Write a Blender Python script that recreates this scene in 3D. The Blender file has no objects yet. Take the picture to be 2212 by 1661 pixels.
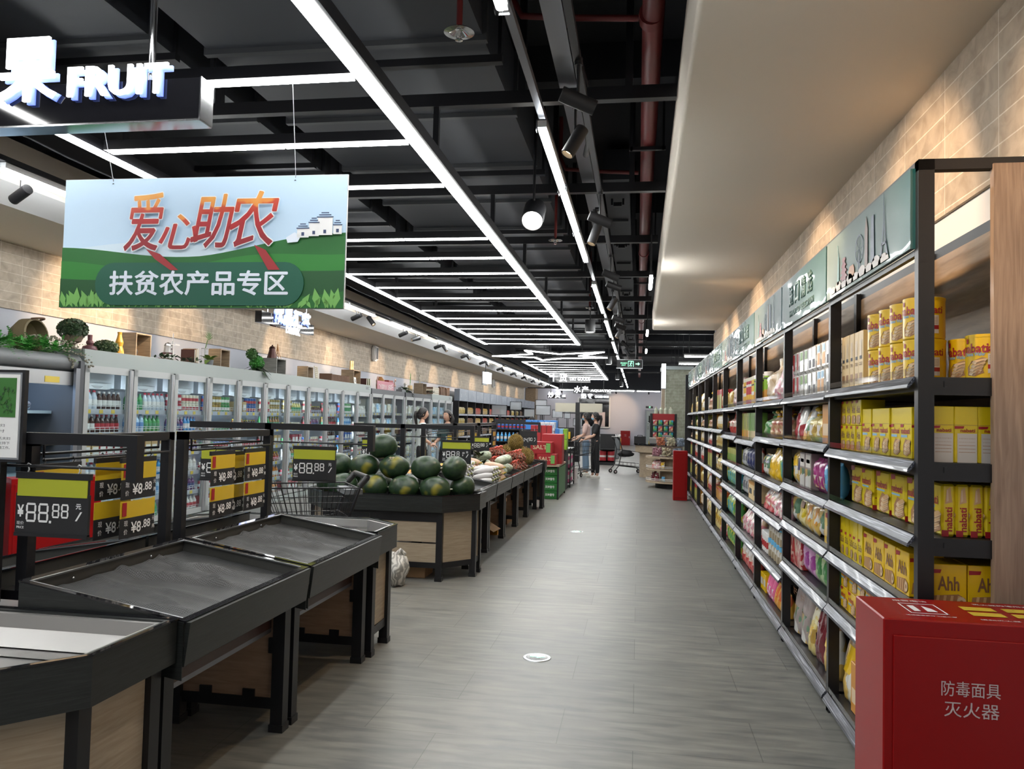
import bpy, bmesh, math, random
from mathutils import Vector, Matrix, Euler, noise
random.seed(7)
PI = math.pi
SC = bpy.context.scene
COL = SC.collection
# ------------------------------------------------------------------ camera, world, exposure
def cam_matrix(yaw, pitch, roll, h):
    cy, sy, cp, sp = math.cos(yaw), math.sin(yaw), math.cos(pitch), math.sin(pitch)
    fw = Vector((-sy * cp, cy * cp, sp)); r = Vector((cy, sy, 0)); u = r.cross(fw)
    c, s = math.cos(roll), math.sin(roll)
    r2 = r * c + u * s; u2 = u * c - r * s
    m = Matrix((r2, u2, -fw)).transposed().to_4x4()
    m.translation = (0, 0, h)
    return m
cd = bpy.data.cameras.new('camera'); cam = bpy.data.objects.new('camera', cd); COL.objects.link(cam)
cd.sensor_width = 36.0; cd.lens = 1700.0 / 2212.0 * 36.0; cd.clip_start = 0.05; cd.clip_end = 200
cam.matrix_world = cam_matrix(0.1600, 0.0410, 0.0235, 1.5)
SC.camera = cam
W = bpy.data.worlds.new('world'); SC.world = W; W.use_nodes = True
W.node_tree.nodes['Background'].inputs[0].default_value = (0.92, 0.96, 1.0, 1)
W.node_tree.nodes['Background'].inputs[1].default_value = 0.18  # added ambient fill, standing in for store lights behind the camera
SC.view_settings.view_transform = 'Standard'; SC.view_settings.look = 'None'
SC.view_settings.exposure = 0.55; SC.view_settings.gamma = 1.0; SC.view_settings.use_curve_mapping = False
cy = SC.cycles
cy.use_denoising = True; cy.use_adaptive_sampling = True; cy.adaptive_threshold = .02; cy.max_bounces = 7; cy.diffuse_bounces = 3; cy.glossy_bounces = 4
cy.transmission_bounces = 4; cy.transparent_max_bounces = 12; cy.caustics_reflective = False; cy.caustics_refractive = False
cy.sample_clamp_indirect = 4.0; cy.use_light_tree = True

# ------------------------------------------------------------------ mesh builder
class MB:
    def __init__(s): s.v = []; s.f = []; s.m = []; s.sm = []
    def add(s, vs, fs, mi=0, sm=False, T=None):
        o = len(s.v)
        s.v += [tuple(T @ Vector(p)) for p in vs] if T else [tuple(p) for p in vs]
        for f in fs: s.f.append(tuple(i + o for i in f)); s.m.append(mi); s.sm.append(sm)
        return s
    def box(s, x0, x1, y0, y1, z0, z1, mi=0, T=None):
        return s.add([(x0,y0,z0),(x1,y0,z0),(x1,y1,z0),(x0,y1,z0),(x0,y0,z1),(x1,y0,z1),(x1,y1,z1),(x0,y1,z1)],
            [(0,3,2,1),(4,5,6,7),(0,1,5,4),(1,2,6,5),(2,3,7,6),(3,0,4,7)], mi, False, T)
    def cbox(s, c, d, mi=0, T=None):
        return s.box(c[0]-d[0]/2, c[0]+d[0]/2, c[1]-d[1]/2, c[1]+d[1]/2, c[2]-d[2]/2, c[2]+d[2]/2, mi, T)
    def bar(s, p, q, w, h=None, mi=0, up=(0,0,1)):
        h = h or w; p = Vector(p); q = Vector(q); d = q - p; L = d.length; d.normalize(); u = Vector(up)
        if abs(d.dot(u)) > .98: u = Vector((1,0,0))
        r = d.cross(u).normalized(); u = r.cross(d)
        T = Matrix((r, d, u)).transposed().to_4x4(); T.translation = p
        return s.box(-w/2, w/2, 0, L, -h/2, h/2, mi, T)
    def tube(s, path, r, n=8, mi=0, sm=True, cap=True):
        P = [Vector(p) for p in path]; R = r if isinstance(r, (list, tuple)) else [r]*len(P); vs = []; fs = []; prev = None
        for i, p in enumerate(P):
            d = (P[min(i+1, len(P)-1)] - P[max(i-1, 0)]).normalized()
            if prev is None:
                u = Vector((0,0,1)) if abs(d.z) < .9 else Vector((1,0,0)); a = d.cross(u).normalized()
            else: a = (prev - d*prev.dot(d)).normalized()
            prev = a; b = d.cross(a)
            for k in range(n):
                t = 2*PI*k/n; vs.append(p + (a*math.cos(t) + b*math.sin(t))*R[i])
        for i in range(len(P)-1):
            for k in range(n): fs.append((i*n+k, i*n+(k+1)%n, (i+1)*n+(k+1)%n, (i+1)*n+k))
        s.add(vs, fs, mi, sm)
        if cap: s.add(vs[:n], [tuple(range(n-1,-1,-1))], mi); s.add(vs[-n:], [tuple(range(n))], mi)
        return s
    def cyl(s, p, q, r0, r1=None, n=16, mi=0): return s.tube([p, q], [r0, r0 if r1 is None else r1], n, mi)
    def lathe(s, prof, c=(0,0,0), n=16, mi=0, sm=True, T=None, mis=None):
        for j in range(len(prof)-1):
            (r0,z0),(r1,z1) = prof[j], prof[j+1]; vs = []; fs = []
            for k in range(n):
                t = 2*PI*k/n; ct, st = math.cos(t), math.sin(t)
                vs += [(c[0]+r0*ct, c[1]+r0*st, c[2]+z0), (c[0]+r1*ct, c[1]+r1*st, c[2]+z1)]
            for k in range(n): a = 2*k; b = 2*((k+1)%n); fs.append((a, b, b+1, a+1))
            s.add(vs, fs, mis[j] if mis else mi, sm, T)
        return s
    def prism(s, poly, h, mi=0, T=None, mtop=None):
        n = len(poly); vs = [(x,y,0) for x,y in poly] + [(x,y,h) for x,y in poly]
        s.add(vs, [tuple(range(n-1,-1,-1))] + [(i,(i+1)%n,n+(i+1)%n,n+i) for i in range(n)], mi, False, T)
        return s.add(vs, [tuple(range(n,2*n))], mi if mtop is None else mtop, False, T)
    def ell(s, c, r, n=14, m=9, mi=0, T=None, jit=0.0, seed=0):
        vs = []; fs = []; rx, ry, rz = r if isinstance(r, (tuple,list)) else (r,r,r)
        for j in range(m+1):
            ph = PI*j/m
            for k in range(n):
                t = 2*PI*k/n; p = Vector((math.sin(ph)*math.cos(t), math.sin(ph)*math.sin(t), math.cos(ph)))
                if jit: p = p*(1 + jit*noise.noise(p*1.7 + Vector((seed, seed*2.3, 0))))
                vs.append((c[0]+rx*p.x, c[1]+ry*p.y, c[2]+rz*p.z))
        for j in range(m):
            for k in range(n): a = j*n+k; b = j*n+(k+1)%n; fs.append((a, a+n, b+n, b))
        return s.add(vs, fs, mi, True, T)
    def quad(s, a, b, c, d, mi=0): return s.add([a,b,c,d], [(0,1,2,3)], mi)
    def mesh(s, name, mats, bevel=0, seg=1, weld=False):
        me = bpy.data.meshes.new(name); me.from_pydata(s.v, [], s.f)
        for m in (mats if isinstance(mats, (list,tuple)) else [mats]): me.materials.append(M[m] if isinstance(m, str) else m)
        me.polygons.foreach_set('material_index', s.m); me.polygons.foreach_set('use_smooth', s.sm)
        if bevel or weld:
            bm = bmesh.new(); bm.from_mesh(me)
            if weld: bmesh.ops.remove_doubles(bm, verts=bm.verts, dist=1e-5)
            if bevel:
                es = [e for e in bm.edges if len(e.link_faces) == 2 and e.calc_face_angle(0) > .6]
                bmesh.ops.bevel(bm, geom=es, offset=bevel, segments=seg, affect='EDGES', clamp_overlap=True)
            bm.to_mesh(me); bm.free()
        me.update(); return me
    def build(s, name, mats, parent=None, loc=None, rot=None, bevel=0, seg=1, weld=False, label=None):
        return link(name, s.mesh(name, mats, bevel, seg, weld), parent, loc, rot, label)

def link(name, me, parent=None, loc=None, rot=None, label=None):
    o = bpy.data.objects.new(name, me); COL.objects.link(o)
    if parent: o.parent = parent
    if loc: o.location = loc
    if rot is not None: o.rotation_euler = rot if isinstance(rot, (tuple, list, Euler)) else (0,0,rot)
    if label: o['label'] = label
    return o
def tag(o, label, cat, group=None, kind=None):
    o['label'] = label; o['category'] = cat
    if group: o['group'] = group
    if kind: o['kind'] = kind
    return o
def struct(o): o['kind'] = 'structure'; return o
def thing(name, label, cat, loc=(0,0,0), rot=0, group=None):
    o = bpy.data.objects.new(name, None); o.empty_display_size = .1; COL.objects.link(o); o.location = loc
    o.rotation_euler = rot if isinstance(rot, (tuple, list)) else (0,0,rot)
    return tag(o, label, cat, group)
def kids(o): return KIDS.get(o.name) or [c for c in o.children]
KIDS = {}
def proto(o):
    """remember a thing's children once, so copying it needs no scene search"""
    KIDS[o.name] = list(o.children)
    for c in KIDS[o.name]: KIDS[c.name] = list(c.children)
    return o
def dup(o, loc=None, rot=None, label=None, group=None, scale=None):
    r = o.copy(); COL.objects.link(r)
    if loc is not None: r.location = loc
    if rot is not None: r.rotation_euler = rot if isinstance(rot, (tuple, list)) else (0,0,rot)
    if label: r['label'] = label
    if group: r['group'] = group
    if scale: r.scale = scale if isinstance(scale, (tuple, list)) else (scale,)*3
    for ch in KIDS.get(o.name, []):
        c = ch.copy(); COL.objects.link(c); c.parent = r
        for g in KIDS.get(ch.name, []):
            d = g.copy(); COL.objects.link(d); d.parent = c
    return r
ORD = ['first','second','third','fourth','fifth','sixth','seventh','eighth','ninth','tenth','eleventh','twelfth','thirteenth','fourteenth',
       'fifteenth','sixteenth','seventeenth','eighteenth','nineteenth','twentieth','twenty-first','twenty-second','twenty-third','twenty-fourth',
       'twenty-fifth','twenty-sixth','twenty-seventh','twenty-eighth','twenty-ninth','thirtieth']
def basis(right, up, loc):
    r = Vector(right).normalized(); u = Vector(up); u = (u - r*u.dot(r)).normalized(); n = r.cross(u)
    m = Matrix((r, u, n)).transposed().to_4x4(); m.translation = loc; return m
TXT = {}
def text_mesh(s, w, h, mat, thick=0.0, bold=0.0, shear=0.0, key=None, wrap=None, align='CENTER'):
    """lettering as a mesh that fills w x h (either may be None), centred, lying in XY"""
    k = (s, w, h, mat, thick, bold, shear)
    if k in TXT: return TXT[k]
    cu = bpy.data.curves.new('lettering', 'FONT'); cu.body = s; cu.size = 1; cu.align_x = align; cu.resolution_u = 3; cu.offset = bold; cu.shear = shear
    ob = bpy.data.objects.new('lettering', cu); me = bpy.data.meshes.new_from_object(ob)
    bpy.data.objects.remove(ob); bpy.data.curves.remove(cu)
    xs = [v.co.x for v in me.vertices]; ys = [v.co.y for v in me.vertices]
    x0, x1, y0, y1 = min(xs), max(xs), min(ys), max(ys)
    sx = w/(x1-x0) if w else h/(y1-y0); sy = h/(y1-y0) if h else sx
    if not w: sx = sy
    for v in me.vertices: v.co = ((v.co.x-(x0+x1)/2)*sx, (v.co.y-(y0+y1)/2)*sy, 0)
    if thick:
        bm = bmesh.new(); bm.from_mesh(me)
        r = bmesh.ops.extrude_face_region(bm, geom=bm.faces[:])
        for v in r['geom']:
            if isinstance(v, bmesh.types.BMVert): v.co.z += thick
        bmesh.ops.recalc_face_normals(bm, faces=bm.faces); bm.to_mesh(me); bm.free()
    me.materials.clear(); me.materials.append(M[mat]); me.name = 'lettering'
    TXT[k] = me; return me
def text(name, s, mat, right, up, loc, w=None, h=None, parent=None, thick=0.0, bold=0.0, shear=0.0, label=None):
    o = link(name, text_mesh(s, w, h, mat, thick, bold, shear), parent, None, None, label)
    o.matrix_local = basis(right, up, loc); return o

# ------------------------------------------------------------------ materials
M = {}
def node_mat(name):
    m = bpy.data.materials.new(name); m.use_nodes = True; M[name] = m
    nt = m.node_tree; return m, nt, nt.nodes['Principled BSDF']
def mat(name, col, rough=.5, metal=0.0, spec=.5, emit=None, es=1.0, coat=0.0, alpha=None):
    m, nt, b = node_mat(name)
    b.inputs['Base Color'].default_value = (*col, 1); b.inputs['Roughness'].default_value = rough
    b.inputs['Metallic'].default_value = metal; b.inputs['Specular IOR Level'].default_value = spec
    if coat: b.inputs['Coat Weight'].default_value = coat; b.inputs['Coat Roughness'].default_value = .05
    if emit: b.inputs['Emission Color'].default_value = (*emit, 1); b.inputs['Emission Strength'].default_value = es
    return m
def N(nt, kind, **kw):
    n = nt.nodes.new(kind)
    for k, v in kw.items(): setattr(n, k, v)
    return n
def coords(nt, scale=(1,1,1), rot=(0,0,0), kind='Object'):
    tc = N(nt, 'ShaderNodeTexCoord'); mp = N(nt, 'ShaderNodeMapping')
    mp.inputs['Scale'].default_value = scale; mp.inputs['Rotation'].default_value = rot
    nt.links.new(tc.outputs[kind], mp.inputs['Vector']); return mp.outputs['Vector']
def ramp(nt, fac, stops, interp='LINEAR'):
    r = N(nt, 'ShaderNodeValToRGB'); e = r.color_ramp.elements; r.color_ramp.interpolation = interp
    while len(e) < len(stops): e.new(.5)
    for x, (p, c) in zip(e, stops): x.position = p; x.color = (*c, 1)
    nt.links.new(fac, r.inputs[0]); return r.outputs[0]
def bump(nt, b, h, strength=.3, dist=.01):
    bn = N(nt, 'ShaderNodeBump'); bn.inputs['Strength'].default_value = strength; bn.inputs['Distance'].default_value = dist
    nt.links.new(h, bn.inputs['Height']); nt.links.new(bn.outputs[0], b.inputs['Normal'])
def mixc(nt, fac, a, b, mode='MIX'):
    n = N(nt, 'ShaderNodeMix', data_type='RGBA', blend_type=mode)
    for sock, v in ((n.inputs[0], fac), (n.inputs[6], a), (n.inputs[7], b)):
        if hasattr(v, 'links'): nt.links.new(v, sock)
        elif isinstance(v, (int, float)): sock.default_value = v
        else: sock.default_value = (*v, 1)
    return n.outputs[2]
def wood_mat(name, c1, c2, scale=(1,14,14), rough=.45, rot=(0,0,0)):
    m, nt, b = node_mat(name); v = coords(nt, scale, rot)
    n = N(nt, 'ShaderNodeTexNoise'); n.inputs['Scale'].default_value = 2.2; n.inputs['Detail'].default_value = 6; n.inputs['Distortion'].default_value = .6
    nt.links.new(v, n.inputs['Vector'])
    nt.links.new(ramp(nt, n.outputs[0], [(.3, c1), (.7, c2)]), b.inputs['Base Color']); b.inputs['Roughness'].default_value = rough
    return m
def print_mat(name, cols, scale=9, rough=.28, kind='VORONOI', thr=None, coat=.4):
    """printed packaging: patches of a few colours"""
    m, nt, b = node_mat(name); v = coords(nt, (1,1,1))
    if kind == 'VORONOI':
        t = N(nt, 'ShaderNodeTexVoronoi'); t.inputs['Scale'].default_value = scale; nt.links.new(v, t.inputs['Vector'])
        s = N(nt, 'ShaderNodeSeparateColor'); nt.links.new(t.outputs['Color'], s.inputs[0]); f = s.outputs[0]
    else:
        t = N(nt, 'ShaderNodeTexNoise'); t.inputs['Scale'].default_value = scale; t.inputs['Detail'].default_value = 3; nt.links.new(v, t.inputs['Vector']); f = t.outputs[0]
    k = len(cols)
    if kind == 'VORONOI': st = [(i/k, c) for i, c in enumerate(cols)]
    else: st = [(0 if i == 0 else .36 + .28*i/k, c) for i, c in enumerate(cols)]
    nt.links.new(ramp(nt, f, st, 'CONSTANT'), b.inputs['Base Color'])
    n = N(nt, 'ShaderNodeTexNoise'); n.inputs['Scale'].default_value = 22; nt.links.new(v, n.inputs['Vector']); bump(nt, b, n.outputs[0], .35, .01)
    b.inputs['Roughness'].default_value = rough; b.inputs['Coat Weight'].default_value = coat; b.inputs['Coat Roughness'].default_value = .12
    return m
def glass_mat(name, tint=(1,1,1), gloss=.10, rough=.02, haze=0):
    m, nt, b = node_mat(name); nt.nodes.remove(b); out = nt.nodes['Material Output']
    t = N(nt, 'ShaderNodeBsdfTransparent'); t.inputs[0].default_value = (*tint, 1)
    g = N(nt, 'ShaderNodeBsdfGlossy'); g.inputs['Roughness'].default_value = rough
    fr = N(nt, 'ShaderNodeLayerWeight'); fr.inputs[0].default_value = .5
    pw = N(nt, 'ShaderNodeMath', operation='POWER'); pw.inputs[1].default_value = 5; nt.links.new(fr.outputs['Facing'], pw.inputs[0])
    mm = N(nt, 'ShaderNodeMath', operation='MULTIPLY_ADD'); mm.inputs[1].default_value = .6; mm.inputs[2].default_value = .02+gloss*.3; nt.links.new(pw.outputs[0], mm.inputs[0])
    if haze:
        df = N(nt, 'ShaderNodeBsdfDiffuse'); df.inputs[0].default_value = (.75,.77,.80,1); hx = N(nt, 'ShaderNodeMixShader'); hx.inputs[0].default_value = haze; nt.links.new(t.outputs[0], hx.inputs[1]); nt.links.new(df.outputs[0], hx.inputs[2]); t = hx
    x = N(nt, 'ShaderNodeMixShader'); nt.links.new(mm.outputs[0], x.inputs[0]); nt.links.new(t.outputs[0], x.inputs[1]); nt.links.new(g.outputs[0], x.inputs[2])
    nt.links.new(x.outputs[0], out.inputs[0]); return m
def stone_mat(name, c1, c2, cm, bw, rh, axis):
    """stacked split-face stone tiles on a wall whose plane is x = const ('x') or y = const ('y')"""
    m, nt, b = node_mat(name); tc = N(nt, 'ShaderNodeTexCoord'); sp = N(nt, 'ShaderNodeSeparateXYZ'); cb = N(nt, 'ShaderNodeCombineXYZ')
    nt.links.new(tc.outputs['Object'], sp.inputs[0]); nt.links.new(sp.outputs[1 if axis == 'x' else 0], cb.inputs[0]); nt.links.new(sp.outputs[2], cb.inputs[1])
    br = N(nt, 'ShaderNodeTexBrick'); br.offset = 0.0 if bw > .28 else .5; br.inputs['Scale'].default_value = 1; br.inputs['Mortar Size'].default_value = .0035
    br.inputs['Brick Width'].default_value = bw; br.inputs['Row Height'].default_value = rh; br.inputs['Bias'].default_value = 0
    br.inputs['Color1'].default_value = (*c1, 1); br.inputs['Color2'].default_value = (*c2, 1); br.inputs['Mortar'].default_value = (*cm, 1)
    nt.links.new(cb.outputs[0], br.inputs['Vector'])
    n = N(nt, 'ShaderNodeTexNoise'); n.inputs['Scale'].default_value = 9; n.inputs['Detail'].default_value = 5; n.inputs['Distortion'].default_value = .8; nt.links.new(cb.outputs[0], n.inputs['Vector'])
    col = mixc(nt, 1.0, br.outputs[0], ramp(nt, n.outputs[0], [(.3, (.72,.70,.68)), (.65, (1,1,1))]), 'MULTIPLY')
    nt.links.new(col, b.inputs['Base Color']); b.inputs['Roughness'].default_value = .85
    mu = N(nt, 'ShaderNodeMath', operation='SUBTRACT'); nt.links.new(n.outputs[0], mu.inputs[0]); nt.links.new(br.outputs['Fac'], mu.inputs[1])
    bump(nt, b, mu.outputs[0], .55, .012); return m

mat('black_steel', (.008,.008,.010), .38, .0); mat('black_matte', (.010,.010,.012), .6); mat('dark_grey_steel', (.05,.053,.058), .5)
mat('duct_grey', (.042,.046,.055), .55); mat('slab_grey', (.016,.017,.021), .9); mat('red_pipe', (.13,.014,.013), .45)
mat('white_paint', (.62,.62,.63), .7); mat('soffit_paint', (.78,.70,.60), .75); mat('lilac_paint', (.50,.49,.55), .6); mat('grey_paint', (.44,.46,.52), .7)
mat('led_white', (.9,.9,.9), .5, emit=(.97,.98,.96), es=19); mat('led_tube', (.9,.9,.9), .5, emit=(.96,.98,.97), es=32)
mat('led_cold', (.9,.9,.9), .5, emit=(.80,.90,1.0), es=13); mat('led_sign', (.9,.9,.9), .5, emit=(.93,.95,1.0), es=2.4); mat('led_halo', (.3,.4,.8), .5, emit=(.18,.28,1.0), es=.9)
mat('lamp_warm', (.9,.8,.6), .5, emit=(1.0,.72,.42), es=14); mat('lamp_white', (.9,.9,.85), .5, emit=(1,.97,.9), es=14); mat('exit_green', (.1,.6,.3), .5, emit=(.35,1.0,.62), es=1.6)
mat('chrome', (.75,.76,.78), .12, 1.0); mat('alu', (.55,.57,.60), .32, .9); mat('alu_dark', (.24,.25,.28), .4, .8); mat('steel_brushed', (.45,.45,.46), .3, 1.0)
mat('fridge_grey', (.31,.35,.34), .42); mat('fridge_frame', (.42,.44,.44), .35, .3); mat('fridge_dark', (.06,.065,.075), .4); mat('fridge_white', (.75,.79,.84), .5)
mat('white_plastic', (.72,.72,.72), .35); mat('ivory', (.60,.56,.45), .5); mat('red_paint', (.25,.002,.003), .34, spec=.28); mat('dull_white', (.55,.45,.45), .6)
mat('yellow_card', (.60,.50,.015), .35, coat=.3); mat('lime_card', (.40,.43,.03), .4); mat('white_print', (.80,.80,.80), .5); mat('black_plastic', (.015,.015,.017), .35)
mat('black_gloss', (.008,.008,.010), .06, spec=.7); mat('grey_plastic', (.16,.17,.18), .45); mat('rubber', (.02,.02,.02), .7); mat('brown_steel', (.05,.022,.018), .4)
mat('skin', (.55,.33,.24), .5); mat('hair', (.012,.010,.010), .45); mat('clear_wrap', (.6,.62,.64), .2)
wood_mat('pale_wood', (.30,.235,.165), (.40,.325,.235), (3,3,40)); wood_mat('pale_wood_upright', (.30,.235,.165), (.40,.325,.235), (40,40,3))
wood_mat('brown_wood', (.21,.14,.10), (.36,.255,.185), (30,30,2.0), rot=(0,0,.0)); wood_mat('back_wood', (.19,.13,.08), (.34,.24,.15), (14,1.2,14)); wood_mat('table_wood', (.27,.17,.11), (.38,.25,.17), (3,3,26))
wood_mat('crate_wood', (.20,.15,.10), (.36,.27,.18), (2,20,20)); wood_mat('counter_wood', (.30,.23,.16), (.44,.35,.25), (6,6,30)); wood_mat('bark', (.10,.05,.03), (.28,.16,.09), (24,24,1.5))
wood_mat('cardboard', (.30,.18,.09), (.38,.23,.12), (3,3,3), .8); wood_mat('grey_wood', (.17,.17,.16), (.29,.29,.27), (2,20,20))
glass_mat('door_glass', (.93,.97,.98), .05); glass_mat('clear_acrylic', (.96,.97,.98), .12, .05); glass_mat('film', (.85,.88,.90), .25, .15, .32); glass_mat('bottle_clear', (.75,.86,.95), .25, .1)
# ------------------------------------------------------------------ structure
stone_mat('stone_right', (.56,.46,.355), (.44,.36,.28), (.72,.66,.57), .62, .125, 'x')
stone_mat('stone_left', (.56,.49,.40), (.46,.40,.33), (.72,.67,.59), .30, .10, 'x')
stone_mat('stone_column', (.33,.34,.26), (.28,.29,.22), (.42,.42,.36), .26, .09, 'y')
def floor_mat():
    m, nt, b = node_mat('floor_tile'); v = coords(nt)
    br = N(nt, 'ShaderNodeTexBrick'); br.offset = .38; br.inputs['Scale'].default_value = 1; br.inputs['Mortar Size'].default_value = .0018
    br.inputs['Brick Width'].default_value = .92; br.inputs['Row Height'].default_value = .46; br.inputs['Mortar'].default_value = (.10,.10,.095,1)
    br.inputs['Color1'].default_value = (.215,.213,.198,1); br.inputs['Color2'].default_value = (.180,.180,.170,1); br.inputs['Bias'].default_value = 0
    nt.links.new(v, br.inputs['Vector'])
    v2 = coords(nt, (1.6, 9, 1)); n = N(nt, 'ShaderNodeTexNoise'); n.inputs['Scale'].default_value = 2.0; n.inputs['Detail'].default_value = 7; n.inputs['Distortion'].default_value = .5
    nt.links.new(v2, n.inputs['Vector'])
    c = mixc(nt, 1.0, br.outputs[0], ramp(nt, n.outputs[0], [(.30, (.55,.56,.58)), (.72, (1.18,1.16,1.11))]), 'MULTIPLY')
    nt.links.new(c, b.inputs['Base Color'])
    r = N(nt, 'ShaderNodeMapRange'); nt.links.new(n.outputs[0], r.inputs[0]); r.inputs[3].default_value = .30; r.inputs[4].default_value = .50
    nt.links.new(r.outputs[0], b.inputs['Roughness']); b.inputs['Specular IOR Level'].default_value = .5
floor_mat()
struct(MB().box(-8, 7, -6, 48, -.12, 0).build('floor', 'floor_tile'))
struct(MB().box(-8, 7, -6, 48, 4.7, 4.85).build('ceiling', 'slab_grey'))
wl = MB(); wl.box(-6.9, -6.62, -6, 47, 0, 4.7, 0); wl.box(-6.62, -6.60, -6, 45.5, 2.52, 3.24, 1); struct(wl.build('wall_left', ['grey_paint', 'stone_left']))
sl = MB(); sl.add([(-6.62,0,3.22),(-5.42,0,3.22),(-5.16,0,3.34),(-5.16,0,3.70),(-6.62,0,3.70),(-6.62,51,3.22),(-5.42,51,3.22),(-5.16,51,3.34),(-5.16,51,3.70),(-6.62,51,3.70)],
    [(0,5,6,1),(2,7,8,3),(3,8,9,4),(4,9,5,0),(0,1,2,3,4),(9,8,7,6,5)], 0)
sl.add([(-5.42,0,3.22),(-5.16,0,3.34),(-5.16,51,3.34),(-5.42,51,3.22)], [(0,3,2,1)], 1)
struct(sl.build('ceiling_left', ['soffit_paint', 'white_paint'], loc=(0,-6,0)))
wr = MB(); wr.box(1.57, 1.85, -6, 17.1, 0, 4.7, 0); wr.box(1.55, 1.57, -6, 17.1, 2.60, 3.36, 1); struct(wr.build('wall_right', ['white_paint', 'stone_right']))
sr = MB(); pts = [(1.57,3.36),(.235,3.36),(.215,3.368),(.205,3.385),(.20,3.80),(1.57,3.80)]; n = len(pts)
vs = []; Ys = [-6, 15.9, 16.5, 16.85]; 
for k, y in enumerate(Ys):
    for (x, z) in pts:
        vs.append((x + (.055*(y+6)/23 if x < 1 else 0), y if k < 3 else y, z + (0, 0, .004, .05)[k]*(1 if z < 3.5 else 0)))
fs = []
for k in range(3):
    for i in range(n): fs.append((k*n+i, k*n+(i+1)%n, (k+1)*n+(i+1)%n, (k+1)*n+i))
fs += [tuple(range(n-1,-1,-1)), tuple(range(3*n, 4*n))]
sr.add(vs, fs, 0, True); o = sr.build('ceiling_right', 'soffit_paint'); struct(o)
mm = o.modifiers.new('edges', 'EDGE_SPLIT'); mm.split_angle = .7
struct(MB().box(-7, 6, 47, 47.3, 0, 3.25).build('wall_back', 'lilac_paint'))
struct(MB().box(-7, 6, 46.95, 47.3, 3.25, 4.7).build('wall_back_upper', 'slab_grey'))
struct(MB().box(5.6, 5.8, -6, 47, 0, 4.7).build('wall_far_right', 'grey_paint'))
struct(MB().box(-6.6, -6.0, 46.0, 47, 0, 3.22).build('pillar_left', 'back_wood'))
struct(MB().box(.80, 1.55, 24.0, 24.9, 0, 3.02).build('pillar_right', 'stone_column'))
struct(MB().box(.66, 1.6, 23.85, 25.05, 3.02, 3.12).build('pillar_cap', 'fridge_grey'))
struct(MB().box(.85, 1.3, 30.0, 30.6, 0, 3.2).build('pillar_wood', 'counter_wood'))
# far end: dark service window, door
w = MB(); w.box(-3.5, -1.72, 46.93, 47, 1.04, 2.72, 0); wo = struct(w.build('window_1', 'black_gloss'))
fr = MB(); 
for a in ((-3.58,-3.5,1.0,2.78),(-1.72,-1.64,1.0,2.78)): fr.box(a[0],a[1],46.9,47,a[2],a[3])
fr.box(-3.5,-1.72,46.9,47,.96,1.04); fr.box(-3.5,-1.72,46.9,47,2.72,2.78); fr.build('window_frame', 'white_paint', wo)
h = MB(); h.box(-2.35,-1.95,46.90,46.93,1.05,1.9); h.box(-2.2,-2.1,46.89,46.9,1.05,1.9); h.build('shutter', 'dull_white', wo)
d = MB(); d.box(.38, 1.5, 46.93, 47, 0, 2.06); do = struct(d.build('door_1', 'black_matte'))
MB().box(.38,.47,46.86,46.93,0,2.1).box(.47,1.5,46.86,46.93,2.02,2.1).build('door_frame', 'alu_dark', do)
MB().box(.47,.92,46.88,46.93,0,2.02).box(.60,.78,46.87,46.88,1.35,1.75,1).build('door_leaf', ['fridge_grey','black_gloss'], do)
MB().tube([(.58,46.80,.95),(.58,46.76,1.0),(.58,46.76,1.35),(.58,46.80,1.4)],.02).build('door_handle','chrome', do)
mat('door_red', (.09,.02,.02), .5); MB().box(.95,1.5,46.87,46.93,0,2.02).build('inner_door','door_red', do)
# ------------------------------------------------------------------ ceiling services
def duct(name, label, x0, x1, z0, z1, y0, y1, step=1.2, seed=0):
    t = thing(name, label, 'duct', ((x0+x1)/2, (y0+y1)/2, z1)); c = Vector(t.location); m = MB()
    m.box(x0-c.x, x1-c.x, y0-c.y, y1-c.y, z0-c.z, z1-c.z); m.build('duct_body', 'duct_grey', t)
    f = MB().box(x0-.03-c.x, x1+.03-c.x, 0, .05, z0-.035-c.z, z1-c.z).mesh('duct_flange', 'dark_grey_steel'); y = y0+.3
    while y < y1: link('duct_flange', f, t, (0,y-c.y,0)); y += step
    h = MB()
    for x in (x0-.08, x1+.08): h.box(x-.012-c.x, x+.012-c.x, -.012, .012, z0-.08-c.z, 4.69-c.z)
    h = h.box(x0-.1-c.x, x1+.1-c.x, -.03, .03, z0-.10-c.z, z0-.05-c.z).mesh('duct_hanger', 'black_steel'); y = y0+.8
    while y < y1: link('duct_hanger', h, t, (0,y-c.y,0)); y += 2.4
    return t
duct('air_duct', 'wide grey duct above the light grid beside the aisle', -2.9, -1.02, 3.92, 4.4, -3, 24, 1.25)
duct('air_duct', 'lower grey duct above the left light strip and coolers', -4.75, -3.35, 4.05, 4.5, -3, 30, 1.5)
duct('air_duct', 'narrow grey duct beside the red sprinkler pipe', -.15, -.45, 4.25, 4.6, 9, 40, 1.5)
# black-tarred vertical air curtain along the left track
t = thing('ceiling_bulkhead', 'black crumpled bulkhead between the light grid and the cooler track', 'bulkhead', (-4.55,18,4.7))
m = MB(); vs = []; fs = []; nx = 120
rs = random.Random(3)
for i in range(nx+1):
    for j in range(5):
        vs.append((rs.uniform(-.035,.035), -22+50*i/nx, -1.2+.3*j))
for i in range(nx):
    for j in range(4): a = i*5+j; fs.append((a, a+5, a+6, a+1))
m.add(vs, fs, 0, True); b = m.build('bulkhead_sheet', 'slab_grey', t); b.modifiers.new('thick','SOLIDIFY').thickness = .03
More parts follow.
